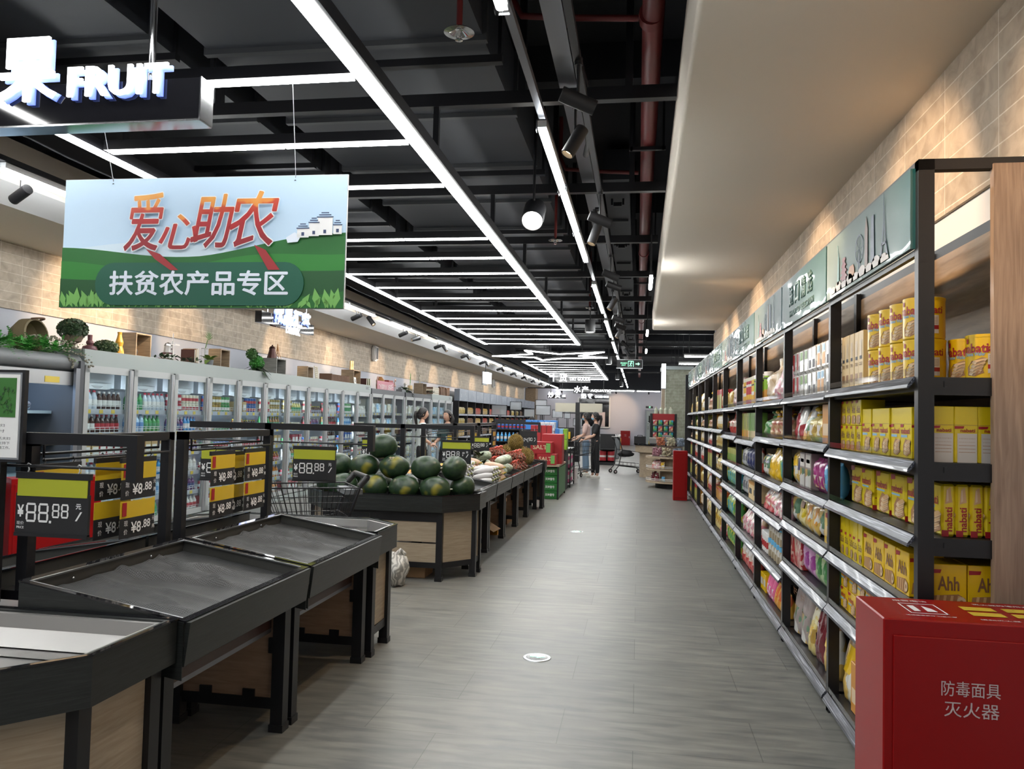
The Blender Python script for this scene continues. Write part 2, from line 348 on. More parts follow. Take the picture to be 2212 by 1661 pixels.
# cross steel above the lights
tb = []
for k, (y, x0, x1) in enumerate([(2.2,-4.6,.2),(5.35,-4.6,.22),(7.55,-4.6,.22),(9.75,-4.6,.2),(12.1,-4.6,.2),(14.6,-4.6,.2),(17.2,-4.6,.5),(20.2,-4.6,2.5),(23.6,-4.6,3),(27.5,-4.6,3),(32,-4.6,3),(37,-4.6,3)]):
    b = thing('support_bar', f'{ORD[k]} black steel crossbar from the near end spanning the ceiling above the lights', 'steel bar', ((x0+x1)/2, y, 4.7), 0, 'ceiling crossbars')
    c = b.location; MB().box(x0-c.x, x1-c.x, -.035, .035, -1.02, -.93).build('crossbar', 'black_steel', b)
    for x in (-3.12, -.84, -.1): MB().box(x-c.x-.025, x-c.x+.025, -.025, .025, -.93, -.01).build('drop_rod', 'black_steel', b)
# big dark slabs of services behind: beams of the slab
for k, y in enumerate((1.0, 6.6, 11.0, 16.0, 22.0, 29.0, 36.0)):
    struct(MB().box(-6.6, 5.6, y, y+.35, 4.38, 4.7).build('beam_%d' % (k+1), 'slab_grey'))
p = thing('sprinkler_pipe', 'dark red sprinkler main running along the ceiling above the aisle', 'pipe', (.04,20,4.0))
MB().tube([(0.02,-22,0),(0.0,-8,0),(-.02,26,0)], .068, 16).build('pipe_run', 'red_pipe', p)
c = MB()
for y in (-15.2,-11.6,-8.2,-4.0,0,5,10): c.cyl((0.0,y,0),(0.0,y+.10,0),.078,.078,16); 
c.build('pipe_coupling', 'red_pipe', p)
for y in (-13.0,-9.5,-6,-1,4,9): MB().box(-.16,.16,y,y+.04,-.10,-.07).box(-.15,-.13,y,y+.03,-.1,.69).box(.13,.15,y,y+.03,-.1,.69).build('pipe_hanger', 'black_steel', p)
for k, (y, z) in enumerate(((5.0, 4.15), (8.2, 4.15))):
    tag(MB().tube([(-.04,y,z-.08),(-.5,y,z-.05),(-.80,y,z-.02),(-.86,y,z+.10),(-.86,y,4.69)], .022, 8).build('branch_pipe', 'red_pipe'), ('thin red branch pipe crossing behind the nearest crossbar', 'thin red branch pipe crossing farther down the aisle')[k], 'pipe')
p = thing('cable_tray', 'grey steel cable tray running above the spotlight track', 'cable tray', (-.52,14,3.82))
MB().box(-.06,.06,-18,20,-.02,.0).box(-.06,-.05,-18,20,0,.06).box(.05,.06,-18,20,0,.06).build('tray', 'alu_dark', p)
MB().tube([(.07,-9.4,.02),(.12,-8.7,-.02),(.10,-7.9,-.16),(.05,-7.5,-.12)], .025, 8).build('conduit', 'black_steel', p)
MB().tube([(.04,-18,.05),(.02,-5,.05),(.03,20,.05)], .015, 6).build('cable', 'black_plastic', p)
# sprinkler heads with chrome plates
def sprinkler(label, loc):
    t = thing('sprinkler', label, 'sprinkler', loc, 0, 'sprinkler heads')
    MB().lathe([(.014,.03),(.03,.025),(.078,-.004),(.08,-.008),(.05,-.012),(.022,.008),(.0,.012)], n=24).build('escutcheon', 'chrome', t)
    MB().cyl((0,0,.03),(0,0,1.2),.016,.016,10).build('riser', 'red_pipe', t)
    MB().cyl((0,0,0),(0,0,-.035),.01,.008,8).lathe([(.0,-.052),(.02,-.05),(.02,-.046),(0,-.044)], n=12).tube([(.012,0,-.01),(.014,0,-.03),(0,0,-.05)],.003,5).tube([(-.012,0,-.01),(-.014,0,-.03),(0,0,-.05)],.003,5).build('sprinkler_nozzle', 'chrome', t)
sprinkler('chrome sprinkler plate nearest the camera hanging from the dark ceiling', (-.955,3.92,3.5))
sprinkler('small chrome sprinkler plate beside the glowing pendant lamp', (-.955,8.74,3.5))
sprinkler('distant chrome sprinkler plate above the second pendant lamp', (-.955,15.0,3.62))
# ------------------------------------------------------------------ LED light grids
def grid(name, label, x0, x1, y0, y1, rows, segx, z=3.3, emit='led_white', wr=.088, hang=True):
    t = thing(name, label, 'light grid', ((x0+x1)/2, (y0+y1)/2, z)); c = Vector(t.location)
    for x in (x0, x1):
        MB().box(x-.05-c.x+(.02 if x > c.x else -.02), x+.05-c.x+(.02 if x > c.x else -.02), y0-c.y, y1-c.y, .022, .10).build('side_rail', 'black_steel', t)
        n = max(1, round((y1-y0)/1.3)); L = (y1-y0)/n
        for k in range(n): MB().box(x-wr/2-c.x, x+wr/2-c.x, y0+k*L+.006-c.y, y0+(k+1)*L-.006-c.y, .014, .022).build('light_strip', emit, t)
    for y in rows:
        MB().box(x0+.05-c.x, x1-.05-c.x, y-.05-c.y, y+.05-c.y, .03, .10).build('cross_rail', 'black_steel', t)
        xs = [x0+.06]+segx+[x1-.06]
        for a, b in zip(xs, xs[1:]): MB().box(a+.008-c.x, b-.008-c.x, y-.034-c.y, y+.034-c.y, .022, .031).build('light_strip', emit, t)
    if hang:
        for y in (2.2,5.35,7.55,9.75,12.1,14.6,17.2,27.5,32):
            if y0 < y < y1:
                for x in (x0-.03, x1+.05): MB().box(x-.02-c.x, x+.02-c.x, y-.02-c.y, y+.02-c.y, .09, .379).build('hanger_rod', 'black_steel', t)
    return t
grid('light_grid', 'long glowing white grid of light strips hanging over the produce stands', -3.84, -1.50, -2.6, 19.5,
     [-1.6,0,1.4,2.9,4.02,5.04,6.03,7.89,8.87,9.84,10.92,11.92,13.35,14.4,15.3,16.15,17.1,18.2,19.42], [-2.45])
grid('light_grid', 'second glowing grid of light strips over the far end of the aisle', -3.78, -1.47, 25.6, 37.0, [25.7,27.0,28.3,29.6,30.9,32.2,33.5,34.8,36.1,36.9], [-2.6], 3.3, hang=True)
st = [(-4.36,23.25),(-3.05,22.39),(-3.07,21.16),(-2.25,22.29),(-.96,21.43),(-1.73,22.88),(-.95,23.47),(-2.3,23.85),(-3.04,24.73),(-3.13,23.61)]
t = thing('star_light', 'jagged star-shaped glowing light frame hanging between the two light grids', 'star light', (-2.4,22.9,3.3))
for a, b in zip(st, st[1:]+st[:1]):
    a = Vector((a[0]+2.4, a[1]-22.9, .011)); b = Vector((b[0]+2.4, b[1]-22.9, .011)); MB().bar(a, b, .06, .022).build('light_strip', 'led_white', t)
    MB().bar(a+Vector((0,0,.04)), b+Vector((0,0,.04)), .08, .05).build('strip_rail', 'black_steel', t)
for x, y in ((-.45,.7),(.7,.7)): MB().box(x-.01,x+.01,y-.01,y+.01,.05,.38).build('hanger_rod','black_steel', t)
# ------------------------------------------------------------------ tube lights on tracks
def tube_light(L):
    t = thing('tube_light', 'x', 'tube light'); MB().box(-.028,.028,.03,L-.03,-.012,.03).build('housing', 'white_plastic', t)
    MB().tube([(0,.04,-.022),(0,L-.04,-.022)], .026, 10).build('tube', 'led_tube', t)
    MB().box(-.032,.032,0,.04,-.045,.03).box(-.032,.032,L-.04,L,-.045,.03).build('end_cap', 'clear_acrylic', t)
    return proto(t)
tl = tube_light(1.34); first = True
segs = [(-1.2,0),(0.2,0),(2.0,0),(4.74,0),(6.14,0),(7.54,0),(10.5,1),(11.9,1),(14.4,1),(15.8,1),(18.4,2),(19.8,2),(22.4,2),(23.8,2),(27.0,3),(28.4,3),(31,3),(32.4,3),(35.5,3),(36.9,3),(40,3),(43,3)]
for k, (y, g) in enumerate(segs):
    lb = f'{ORD[k]} glowing tube from the near end of the track over the aisle'
    if k == 0: tl.location = (-.62,y,3.31); tl['label'] = lb; tl['group'] = 'tubes over the aisle'
    else: dup(tl, (-.62,y,3.31), 0, lb, 'tubes over the aisle')
y = .2; k = 0
while y < 44:
    for j in range(2 if y < 18 else 3):
        dup(tl, (-4.80,y,3.31), 0, f'{ORD[k]} glowing tube from the near end of the cooler track', 'tubes over the coolers'); y += 1.36; k += 1
    y += .9
tr = MB().box(-.02,.02,-2,46,-.02,.02); tr.build('lighting_track', 'alu_dark', loc=(-.62,0,3.37)); tag(bpy.data.objects['lighting_track'], 'slim metal track carrying the tubes over the aisle', 'track')
tag(MB().box(-.025,.025,-2,46,-.02,.02).build('lighting_track', 'black_steel', loc=(-4.80,0,3.37)), 'slim black track carrying the tubes and spots over the coolers', 'track')
tag(MB().box(-.02,.02,-2,46,-.02,.02).build('lighting_track', 'black_steel', loc=(-4.93,0,3.38)), 'second slim black track carrying the cooler spotlights nearest the soffit', 'track')
tag(MB().box(-.02,.02,-2,30,-.02,.02).build('lighting_track', 'black_steel', loc=(-.36,0,3.45)), 'slim black track carrying the spotlights beside the aisle tubes', 'track')
for (x, z, ys) in ((-.62,3.37,(1,4.6,8.8,13,17,22,26,31,36,42)),(-4.8,3.37,(3,8,13,18,23,28,33,38,43)),(-.36,3.45,(3,6.3,9.6,13,17,22,27))):
    pass
# ------------------------------------------------------------------ spotlights
def spot_light(lens):
    t = thing('spotlight', 'x', 'spotlight')
    MB().lathe([(0,.20),(.040,.20),(.042,.195),(.042,0),(.036,0),(.034,.03)], n=20).build('spot_body', 'black_matte', t)
    MB().lathe([(.034,.03),(.0,.032)], n=20).build('spot_lens', lens, t)
    return t
sw = spot_light('lamp_warm'); proto(sw); used_spot = [False]
def place_spot(loc, target, label, group, track_z, track_x, power=0, warm=True, size=55):
    d = (Vector(target)-Vector(loc)).normalized(); q = (-d).to_track_quat('Z', 'Y').to_euler()
    o = dup(sw, loc, (q.x,q.y,q.z), label, group) if used_spot[0] else sw
    if not used_spot[0]: o.location = loc; o.rotation_euler = q; o['label'] = label; o['group'] = group; used_spot[0] = True
    mid = Vector(loc) - d*.10
    w2l = Matrix.Translation(Vector(loc)) @ q.to_matrix().to_4x4(); inv = w2l.inverted()
    m = MB(); a = inv @ mid; top = inv @ Vector((mid.x, mid.y, track_z)); m.tube([a, inv @ Vector((mid.x, mid.y, mid.z+.05)), top], .009, 8); 
    bt = inv @ Vector((mid.x, mid.y, track_z-.04)); m.tube([bt, top], .022, 8); m.tube([top, inv @ Vector((track_x, mid.y, track_z))], .02, 8); m.build('spot_bracket', 'black_steel', o)
    if power:
        L = bpy.data.lights.new('spot_lamp', 'SPOT'); L.energy = power; L.color = (1.0,.70,.42) if warm else (1,.9,.78); L.spot_size = math.radians(size); L.spot_blend = .55; L.shadow_soft_size = .03
        lo = bpy.data.objects.new('spot_lamp', L); COL.objects.link(lo); lo.parent = o; lo.location = (0,0,-.012)
    return o
SR = [(1.0,3.15,1.55,2.75),(2.3,3.15,1.55,2.5),(4.19,3.18,1.55,2.5),(4.85,3.12,-1.6,.9),(6.67,3.16,1.55,2.5),(7.35,3.12,-1.2,.8),(9.3,3.16,1.55,2.45),(10.4,3.22,1.55,2.6),(11.9,3.14,-1.6,1.0),(12.9,3.10,1.55,2.5),(14.3,3.14,1.55,2.5),(16.0,3.14,-1.6,.9),(18.0,3.14,1.5,1.5),(20.2,3.14,1.2,1.2)]
for k, (y, z, tx, tz) in enumerate(SR):
    place_spot((-.36 + (.10 if tx > 0 else -.10), y + (0.02 if tx > 0 else -.08), z), (tx, y+(.5 if tx > 0 else -.6), tz), f'{ORD[k]} black spotlight from the near end of the track above the aisle', 'aisle spotlights', 3.45, -.36, 150 if tx > 0 else 45)
SL = [5.51,8.0,10.0,11.6,13.06,13.91,15.82,16.72,18.7,19.54,21.64,22.32,24.24,25.23,27.31,28.2,30.3,31.3,33.2,34.2,36.2,37.1,39.1,40.0,42.0,43.0]
for k, y in enumerate(SL):
    inward = (k % 2 == 1) and k != 7
    tgt = (-3.0, y-.5, .9) if inward else (-6.6, y+(.55 if k != 7 else -1.2), 2.55)
    place_spot((-4.92 + (.06 if inward else -.04), y, 3.14), tgt, f'{ORD[k]} black spotlight from the near end of the track above the coolers', 'cooler spotlights', 3.37, -4.93, 75 if not inward else 25, size=42 if not inward else 50)
place_spot((-4.94,8.75,3.14),(-6.6,8.55,2.55),'black spotlight lighting the stone wall above the topiary urn','cooler spotlights',3.38,-4.93,170,size=62)
# ------------------------------------------------------------------ pendant downlights
def pendant(tilt):
    t = thing('pendant_lamp', 'x', 'pendant lamp')
    T = Matrix.Translation((0,0,.12)) @ Matrix.Rotation(tilt, 4, 'X') @ Matrix.Translation((0,0,-.12))
    MB().lathe([(0,.25),(.095,.25),(.10,.245),(.10,.0),(.092,0),(.09,.02)], n=28, T=T).build('lamp_housing', 'black_matte', t)
    MB().lathe([(.09,.018),(.07,.002),(.0,-.006)], n=28, T=T).build('diffuser', 'lamp_white', t)
    MB().cyl((0,0,.22),(0,0,1.48),.012,.012,8).build('hanging_rod', 'black_steel', t); return proto(t)
pe0 = pendant(-.85); pe = pendant(0)
for k, p in enumerate([(-.96,6.95,3.2),(-.97,15.52,3.2),(-.94,24.6,3.2),(-.91,34.0,3.2),(-.9,41.2,3.2)]):
    lb = ['black pendant lamp nearest the camera with a bright round glow', 'second black pendant lamp hanging past the end of the light grid', 'third pendant lamp hanging left of the green exit sign', 'fourth pendant lamp hanging beyond the exit sign', 'farthest pendant lamp hanging in front of the back wall'][k]
    o = pe0 if k == 0 else pe if k == 1 else dup(pe); o.location = p; o.rotation_euler = (0,0,0); o['label'] = lb; o['group'] = 'pendant lamps'
# ------------------------------------------------------------------ signs
X_, Z_ = (1,0,0), (0,0,1)
t = thing('hanging_sign', 'black hanging fruit sign with glowing white letters', 'sign', (-2.45,3.2,2.9))
MB().box(-.95,.49,0,.10,-.10,.09).build('sign_box', 'black_gloss', t, bevel=.004)
MB().box(.485,.492,-.002,.102,-.102,.092).box(-.95,.49,-.003,.10,-.108,-.10).build('sign_trim', 'chrome', t)
for s, x0, x1, z0, z1, th in (('果', -.515, -.215, .0, .30, .014), ('水', -.95, -.64, .0, .30, .014), ('FRUIT', -.155, .345, .012, .150, .012)):
    text('lettering', s, 'led_sign', X_, Z_, ((x0+x1)/2, -.022, (z0+z1)/2), x1-x0, z1-z0, t, th, .012)
    text('letter_edge', s, 'led_halo', X_, Z_, ((x0+x1)/2+.013, -.006, (z0+z1)/2-.009), x1-x0, z1-z0, t, .012, .02)
MB().cyl((.21,.05,.09),(.21,.05,.98),.016,.016,12).build('hanging_rod', 'chrome', t); MB().cyl((-.7,.05,.09),(-.7,.05,1.5),.016,.016,12).build('hanging_rod', 'chrome', t)
# promo board
mat('sign_sky', (.50,.66,.82), .5); mat('sign_sky_pale', (.60,.72,.82), .5); mat('sign_green', (.010,.125,.018), .5); mat('sign_green_mid', (.018,.185,.022), .5); mat('sign_green_dark', (.006,.075,.016), .5); mat('sign_pill', (.002,.088,.05), .5); mat('sign_leaf', (.17,.42,.10), .5)
def title_mat():
    m, nt, b = node_mat('sign_title'); tc = N(nt, 'ShaderNodeTexCoord'); sp = N(nt, 'ShaderNodeSeparateXYZ'); mp = N(nt, 'ShaderNodeMapping'); mp.inputs['Scale'].default_value = (3,2.7,1); mp.inputs['Location'].default_value = (0,.33,0); nt.links.new(tc.outputs['Object'], mp.inputs[0]); nt.links.new(mp.outputs[0], sp.inputs[0])
    n = N(nt, 'ShaderNodeTexNoise'); n.inputs['Scale'].default_value = 2.5; nt.links.new(mp.outputs[0], n.inputs['Vector']); ma = N(nt, 'ShaderNodeMath', operation='MULTIPLY_ADD'); ma.inputs[1].default_value = .5; nt.links.new(n.outputs[0], ma.inputs[0]); nt.links.new(sp.outputs[1], ma.inputs[2])
    nt.links.new(ramp(nt, ma.outputs[0], [(.25, (.25,.008,.016)), (.62, (.42,.020,.022)), (.80, (.55,.07,.03)), (.84, (.75,.26,.05)), (1.0, (.80,.38,.08))]), b.inputs['Base Color'])
title_mat(); mat('sign_red', (.30,.012,.018), .45); mat('sign_orange', (.75,.28,.06), .45); mat('sign_navy', (.04,.06,.14), .5); mat('pale_print', (.70,.76,.86), .5)
t = thing('promo_board', 'hanging green and blue farm produce promotion board with red Chinese title', 'sign', (-2.53,4.2,2.47), (0,0,.02))
def flat(poly, mt, y, name='print', parent=None, th=.002):
    return MB().prism(poly, th, 0, basis(X_, Z_, (0,y,0))).build(name, mt, parent or t)
MB().box(-.88,.88,-.006,.006,-.385,.385).build('board', 'white_plastic', t)
wv = lambda f, x0, x1, n=24: [(x0+(x1-x0)*i/n, f(x0+(x1-x0)*i/n)) for i in range(n+1)]
flat([(-.878,-.383),(.878,-.383),(.878,.383),(-.878,.383)], 'sign_sky', -.006, 'sky_print')
flat([(-.878,-.383)]+[(.878,-.383)]+wv(lambda x: -.05+.05*math.sin(x*3+2.4)-.02*x, .878, -.878), 'sign_sky_pale', -.0085, 'sky_print')
h1 = lambda x: -.055 + .10*max(0,x)**1.3 - .03*math.cos(x*4+.5)
flat([(-.878,-.383),(.878,-.383)]+wv(h1, .878, -.878), 'sign_green', -.011, 'field_print')
flat([(-.878,-.383),(.878,-.383)]+wv(lambda x: -.13+.09*max(0,x)+.025*math.sin(x*5), .878, -.878), 'sign_green_mid', -.0135, 'field_print')
flat([(-.878,-.383),(.878,-.383)]+wv(lambda x: -.20+.06*max(0,x)+.02*math.sin(x*4+1), .878, -.878), 'sign_green_dark', -.016, 'field_print')
flat([(-.878,-.383),(.878,-.383)]+wv(lambda x: -.29+.03*math.sin(x*5+2), .878, -.878), 'sign_green', -.0185, 'field_print')
lf = MB(); rs = random.Random(5)
for k in range(80):
    x = rs.uniform(-.85,.85) if k > 12 else rs.uniform(-.84,-.6) if k < 6 else rs.uniform(.45,.84); L = rs.uniform(.05,.12); a = rs.uniform(-.6,.6); z0 = -.383; w_ = L*.2
    u = Vector((math.sin(a), math.cos(a))); v = Vector((u.y, -u.x)); P = [Vector((x,z0)), Vector((x,z0))+u*L*.5+v*w_, Vector((x,z0))+u*L, Vector((x,z0))+u*L*.5-v*w_]
    lf.prism([(p.x,p.y) for p in P][::-1], .001, 0, basis(X_, Z_, (0,-.021-.0004*(k%5),0)))
lf.build('leaf_print', 'sign_leaf', t)
pill = [(.53+.115*math.cos(a), -.245+.125*math.sin(a)) for a in [PI*(-.5+i/12) for i in range(13)]] + [(-.53+.115*math.cos(a), -.245+.125*math.sin(a)) for a in [PI*(.5+i/12) for i in range(13)]]
flat(pill, 'sign_pill', -.023, 'pill_print', None, .004)
for q, (dx, dz) in enumerate(((-.0035,0),(.0035,0),(0,.003),(0,-.003))): text('lettering', '扶贫农产品专区', 'pale_print', X_, Z_, (dx,-.0285-.00003*q,-.24+dz), 1.10, .14, t)
# brush title: red with an orange head
for i, (s, x, z, w_, hh) in enumerate((('爱',-.35,.12,.24,.34),('心',-.13,.06,.24,.20),('助',.08,.12,.26,.31),('农',.33,.13,.30,.32))):
    for q, (dx, dz) in enumerate(((-.008,0),(.008,0),(0,.008),(0,-.008),(.006,.006),(-.006,-.006),(.006,-.006),(-.006,.006))): text('title_outline', s, 'white_print', X_, Z_, (x+dx,-.0283-.00002*q,z+dz), w_, hh, t, 0, 0, .22)
    for q, (dx, dz) in enumerate(((-.003,.001),(.003,-.001),(0,.003),(0,-.003))): text('title_lettering', s, 'sign_title', X_, Z_, (x+dx,-.0292-.00003*q,z+dz), w_, hh, t, 0, 0, .22)
flat([(-.33,-.04),(-.24,-.07),(-.12,-.165),(-.17,-.165),(-.27,-.10)], 'sign_red', -.029, 'title_lettering', None, .0006); flat([(.34,-.02),(.41,-.05),(.50,-.165),(.43,-.165)], 'sign_red', -.029, 'title_lettering', None, .0006)
vl = MB(); vr = MB()
for x, w_, hgt in ((.63,.07,.05),(.695,.06,.075),(.76,.09,.10),(.835,.05,.05)):
    z = h1(x)-.01; vl.prism([(x-w_/2,z),(x+w_/2,z),(x+w_/2,z+hgt),(x-w_/2,z+hgt)], .001, 0, basis(X_, Z_, (0,-.0265,0)))
    for j in range(3): ww = w_*(1.1-.3*j); zz = z+hgt+j*.012; vr.prism([(x-ww/2,zz),(x+ww/2,zz),(x+ww/2,zz+.006),(x-ww/2,zz+.006)], .001, 0, basis(X_, Z_, (0,-.028,0)))
    vr.prism([(x-.008,z+.01),(x+.008,z+.01),(x+.008,z+.03),(x-.008,z+.03)], .001, 0, basis(X_, Z_, (0,-.028,0)))
vl.build('village_print', 'white_print', t); vr.build('village_print', 'sign_navy', t)
flat([(.53,.02),(.58,.05),(.62,.03),(.60,-.005),(.54,-.01)], 'pale_print', -.0265, 'bird_print', None, .001)
for x in (-.57,.565):
    MB().tube([(x,0,.355),(x,-.004,.35)], .009, 10).build('eyelet', 'black_steel', t)
    MB().tube([(x,0,.35),(x-.01*(1 if x < 0 else -4),-.18,.875)], .0022, 5).build('hanging_wire', 'alu', t)
# drinks sign over the coolers, facing the aisle
t = thing('hanging_sign', 'hanging drinks sign with glowing letters over the tall coolers', 'sign', (-5.2,10.98,2.80)); R_ = (0,1,0)
MB().box(-.05,.05,-.86,.90,-.075,.085).build('sign_box', 'black_gloss', t)
for i, s in enumerate('饮品汇萃'):
    text('lettering', s, 'led_sign', R_, Z_, (.085,-.40+.31*i,.10), .27, .26, t, .012, .03); text('letter_edge', s, 'led_halo', R_, Z_, (.058,-.39+.31*i,.09), .28, .27, t, .004, .06)
text('lettering', 'DRINK', 'led_sign', R_, Z_, (.085,.06,-.10), .48, .10, t, .012, .03)
for y in (-.6,.7): MB().cyl((0,y,.085),(0,y,.54),.012,.012,8).build('hanging_rod', 'chrome', t)
def far_sign(label, loc, cn, en, w, hh):
    t = thing('hanging_sign', label, 'sign', loc, 0, 'glowing department signs')
    MB().box(-w/2,w/2,0,.1,-hh*.5,0).build('sign_box', 'black_gloss', t); n = len(cn); s = hh*.86
    for i, c in enumerate(cn): text('lettering', c, 'led_sign', X_, Z_, (-w/2+s*.6+i*s*1.1,-.03,0), s*.95, s, t, .02, .015)
    if en: x0 = -w/2+s*(.25+1.1*n); text('lettering', en, 'led_sign', X_, Z_, ((x0+w/2)/2,-.03,-hh*.14), w/2-x0-.03, hh*.34, t, .02, .02)
    for x in (-w*.3, w*.3): MB().cyl((x,.05,0),(x,.05,4.69-loc[2]),.012,.012,6).build('hanging_rod', 'black_steel', t)
far_sign('glowing dry goods sign below the second light grid', (-2.45,28,2.95), '干货', 'DRY GOODS', 1.5, .36)
far_sign('glowing sign hanging just below the dry goods sign', (-2.06,35.4,2.80), '水产', 'AQUATIC', 1.7, .36)
far_sign('small glowing sign hanging lowest at the left of the back wall', (-3.93,38,2.61), '炒货', 'NUTS', .9, .34)
far_sign('lowest glowing sign hanging before the dark service window', (-2.2,40,2.66), '熟食', 'COOKED FOOD', 1.45, .34)
t = thing('hanging_sign', 'white lit box sign hanging edge-on over the far coolers', 'sign', (-4.95,25.5,2.72)); MB().box(-.08,.08,-.35,.35,-.14,.22).build('sign_box', 'led_sign', t); MB().box(-.1,-.08,-.38,.38,-.2,.24).box(-.012,.012,-.3,-.28,.2,.6).build('sign_frame','black_steel',t)
# exit signs
def exit_sign(label, loc, w, h_, arrow=True):
    t = thing('exit_sign', label, 'exit sign', loc)
    MB().box(-w/2,w/2,-.02,.02,-h_/2,h_/2).build('sign_box', 'black_plastic', t); MB().box(-w/2-.01,w/2+.01,-.025,.025,-h_/2-.02,-h_/2).box(w/2,w/2+.01,-.025,.025,-h_/2,h_/2).box(-w/2,w/2,-.025,.025,h_/2,h_/2+.01).build('sign_trim', 'alu', t)
    T = basis(X_, Z_, (0,-.022,0)); m = MB(); u = h_
    m.prism([(-.18*u,-.36*u),(-.13*u,-.36*u),(-.13*u,.36*u),(-.18*u,.36*u)],.002,0,T); m.prism([(.45*u,-.36*u),(.5*u,-.36*u),(.5*u,.36*u),(.45*u,.36*u)],.002,0,T); m.prism([(-.13*u,.3*u),(.45*u,.3*u),(.45*u,.36*u),(-.13*u,.36*u)],.002,0,T)
    for a, b in (((.20,.12),(.10,-.10)),((.10,-.10),(.25,-.18)),((.25,-.18),(.18,-.36)),((.10,-.10),(.0,-.30)),((.18,.10),(.34,.02)),((.18,.10),(.02,.08))):
        p = Vector((a[0]*u,-.024,a[1]*u)); q = Vector((b[0]*u,-.024,b[1]*u)); m.bar(p, q, .06*u, .003, 0, (0,1,0))
    m.cyl((.24*u,-.025,.22*u),(.24*u,-.022,.22*u),.065*u,.065*u,10)
    m.build('running_man', 'exit_green', t)
    if arrow:
        m = MB(); m.prism([(.75*u,-.06*u),(1.05*u,-.06*u),(1.05*u,-.2*u),(1.3*u,0),(1.05*u,.2*u),(1.05*u,.06*u),(.75*u,.06*u)],.002,0,T); m.build('arrow','exit_green',t)
        text('lettering','安全出口','exit_green',X_,Z_,(-.72*u,-.0225,.1*u),.8*u,.2*u,t); text('lettering','EXIT','exit_green',X_,Z_,(-.72*u,-.0225,-.16*u),.5*u,.16*u,t)
        for x in (-.27,.145): MB().cyl((x,0,h_/2),(x,0,1.86),.007,.007,6).build('hanging_rod','black_steel',t)
    return t
exit_sign('green lit exit sign with arrow hanging over the aisle', (-.23,19,2.83), .60, .19)
exit_sign('small green exit sign on the back wall above the door', (.63,46.978,2.25), .42, .13, False)
# ------------------------------------------------------------------ right-hand shelving
def header_mat(name, a, b_):
    m, nt, b = node_mat(name); tc = N(nt, 'ShaderNodeTexCoord'); sp = N(nt, 'ShaderNodeSeparateXYZ'); nt.links.new(tc.outputs['Object'], sp.inputs[0])
    mr = N(nt, 'ShaderNodeMapRange'); nt.links.new(sp.outputs[1], mr.inputs[0]); mr.inputs[1].default_value = 0; mr.inputs[2].default_value = 1.33
    nt.links.new(ramp(nt, mr.outputs[0], [(0, a), (1, b_)]), b.inputs['Base Color']); b.inputs['Roughness'].default_value = .35
    b.inputs['Coat Weight'].default_value = 1; b.inputs['Coat Roughness'].default_value = .03
    n = N(nt, 'ShaderNodeTexNoise'); n.inputs['Scale'].default_value = 2.4; n.inputs['Detail'].default_value = 1; v = coords(nt, (1,1.2,3.0)); nt.links.new(v, n.inputs['Vector'])
    bn = N(nt, 'ShaderNodeBump'); bn.inputs['Strength'].default_value = .16; bn.inputs['Distance'].default_value = .02; nt.links.new(n.outputs[0], bn.inputs['Height']); nt.links.new(bn.outputs[0], b.inputs['Coat Normal'])
header_mat('header_teal', (.010,.085,.095), (.26,.33,.28)); header_mat('header_green', (.06,.17,.145), (.014,.09,.095))
mat('sil_red', (.22,.035,.045), .4); mat('sil_orange', (.45,.19,.07), .4); mat('sil_navy', (.07,.10,.15), .4); mat('sil_teal', (.12,.27,.27), .4); mat('sil_brown', (.16,.10,.08), .4); mat('cloud_pink', (.52,.47,.43), .4); mat('header_letter', (.12,.20,.19), .3)
def rail_mat():
    m, nt, b = node_mat('price_rail_film'); v = coords(nt, (90, 2.2, 130)); n = N(nt, 'ShaderNodeTexNoise'); n.inputs['Scale'].default_value = 1.6; n.inputs['Detail'].default_value = 3; nt.links.new(v, n.inputs['Vector'])
    nt.links.new(ramp(nt, n.outputs[0], [(.38, (.024,.028,.040)), (.54, (.075,.085,.11)), (.70, (.34,.36,.42))]), b.inputs['Base Color']); b.inputs['Roughness'].default_value = .34; b.inputs['Metallic'].default_value = .3; b.inputs['Coat Weight'].default_value = .15
    bump(nt, b, n.outputs[0], .25, .004)
rail_mat()
FX, Y0, BL, NB = 1.0, 3.07, 1.33, 10
LV = [[1.68,1.37,1.10,.83,.56,.10],[1.67,1.39,1.09,.83,.55,.10],[1.67,1.38,1.05,.78,.43,.10],[1.67,1.33,1.05,.78,.43,.10],[1.66,1.35,1.05,.78,.43,.10]] + [[1.66,1.40,1.16,.85,.48,.10]]*5
BN = ['nearest','second','third','fourth','fifth','sixth','seventh','eighth','ninth','farthest']
LN = ['top','second','third','fourth','fifth','bottom']
R_X, U_Z = (0,-1,0), (0,0,1)          # reading direction on a face that looks at the aisle
SH = {}
SH['shelf'] = MB().box(.02,.50,.022,BL-.022,-.05,0).mesh('shelf','black_steel')
SH['front'] = MB().box(0,.055,-.02,.02,0,2.48).box(0,.05,-.018,.018,-.0,.02).mesh('post','black_steel')
SH['back'] = MB().box(.47,.50,-.03,.03,0,2.40).mesh('post','black_steel')
SH['foot'] = MB().box(.0,.06,-.025,.025,0,.03).cyl((.03,0,0),(.03,0,.04),.022,.022,10).mesh('foot','rubber')
SH['panel'] = MB().box(.501,.525,.002,BL-.002,.06,2.36).mesh('back_panel','back_wood')
SH['rail_b'] = MB().box(.503,.53,.002,BL-.002,2.361,2.41).mesh('back_rail','black_steel')
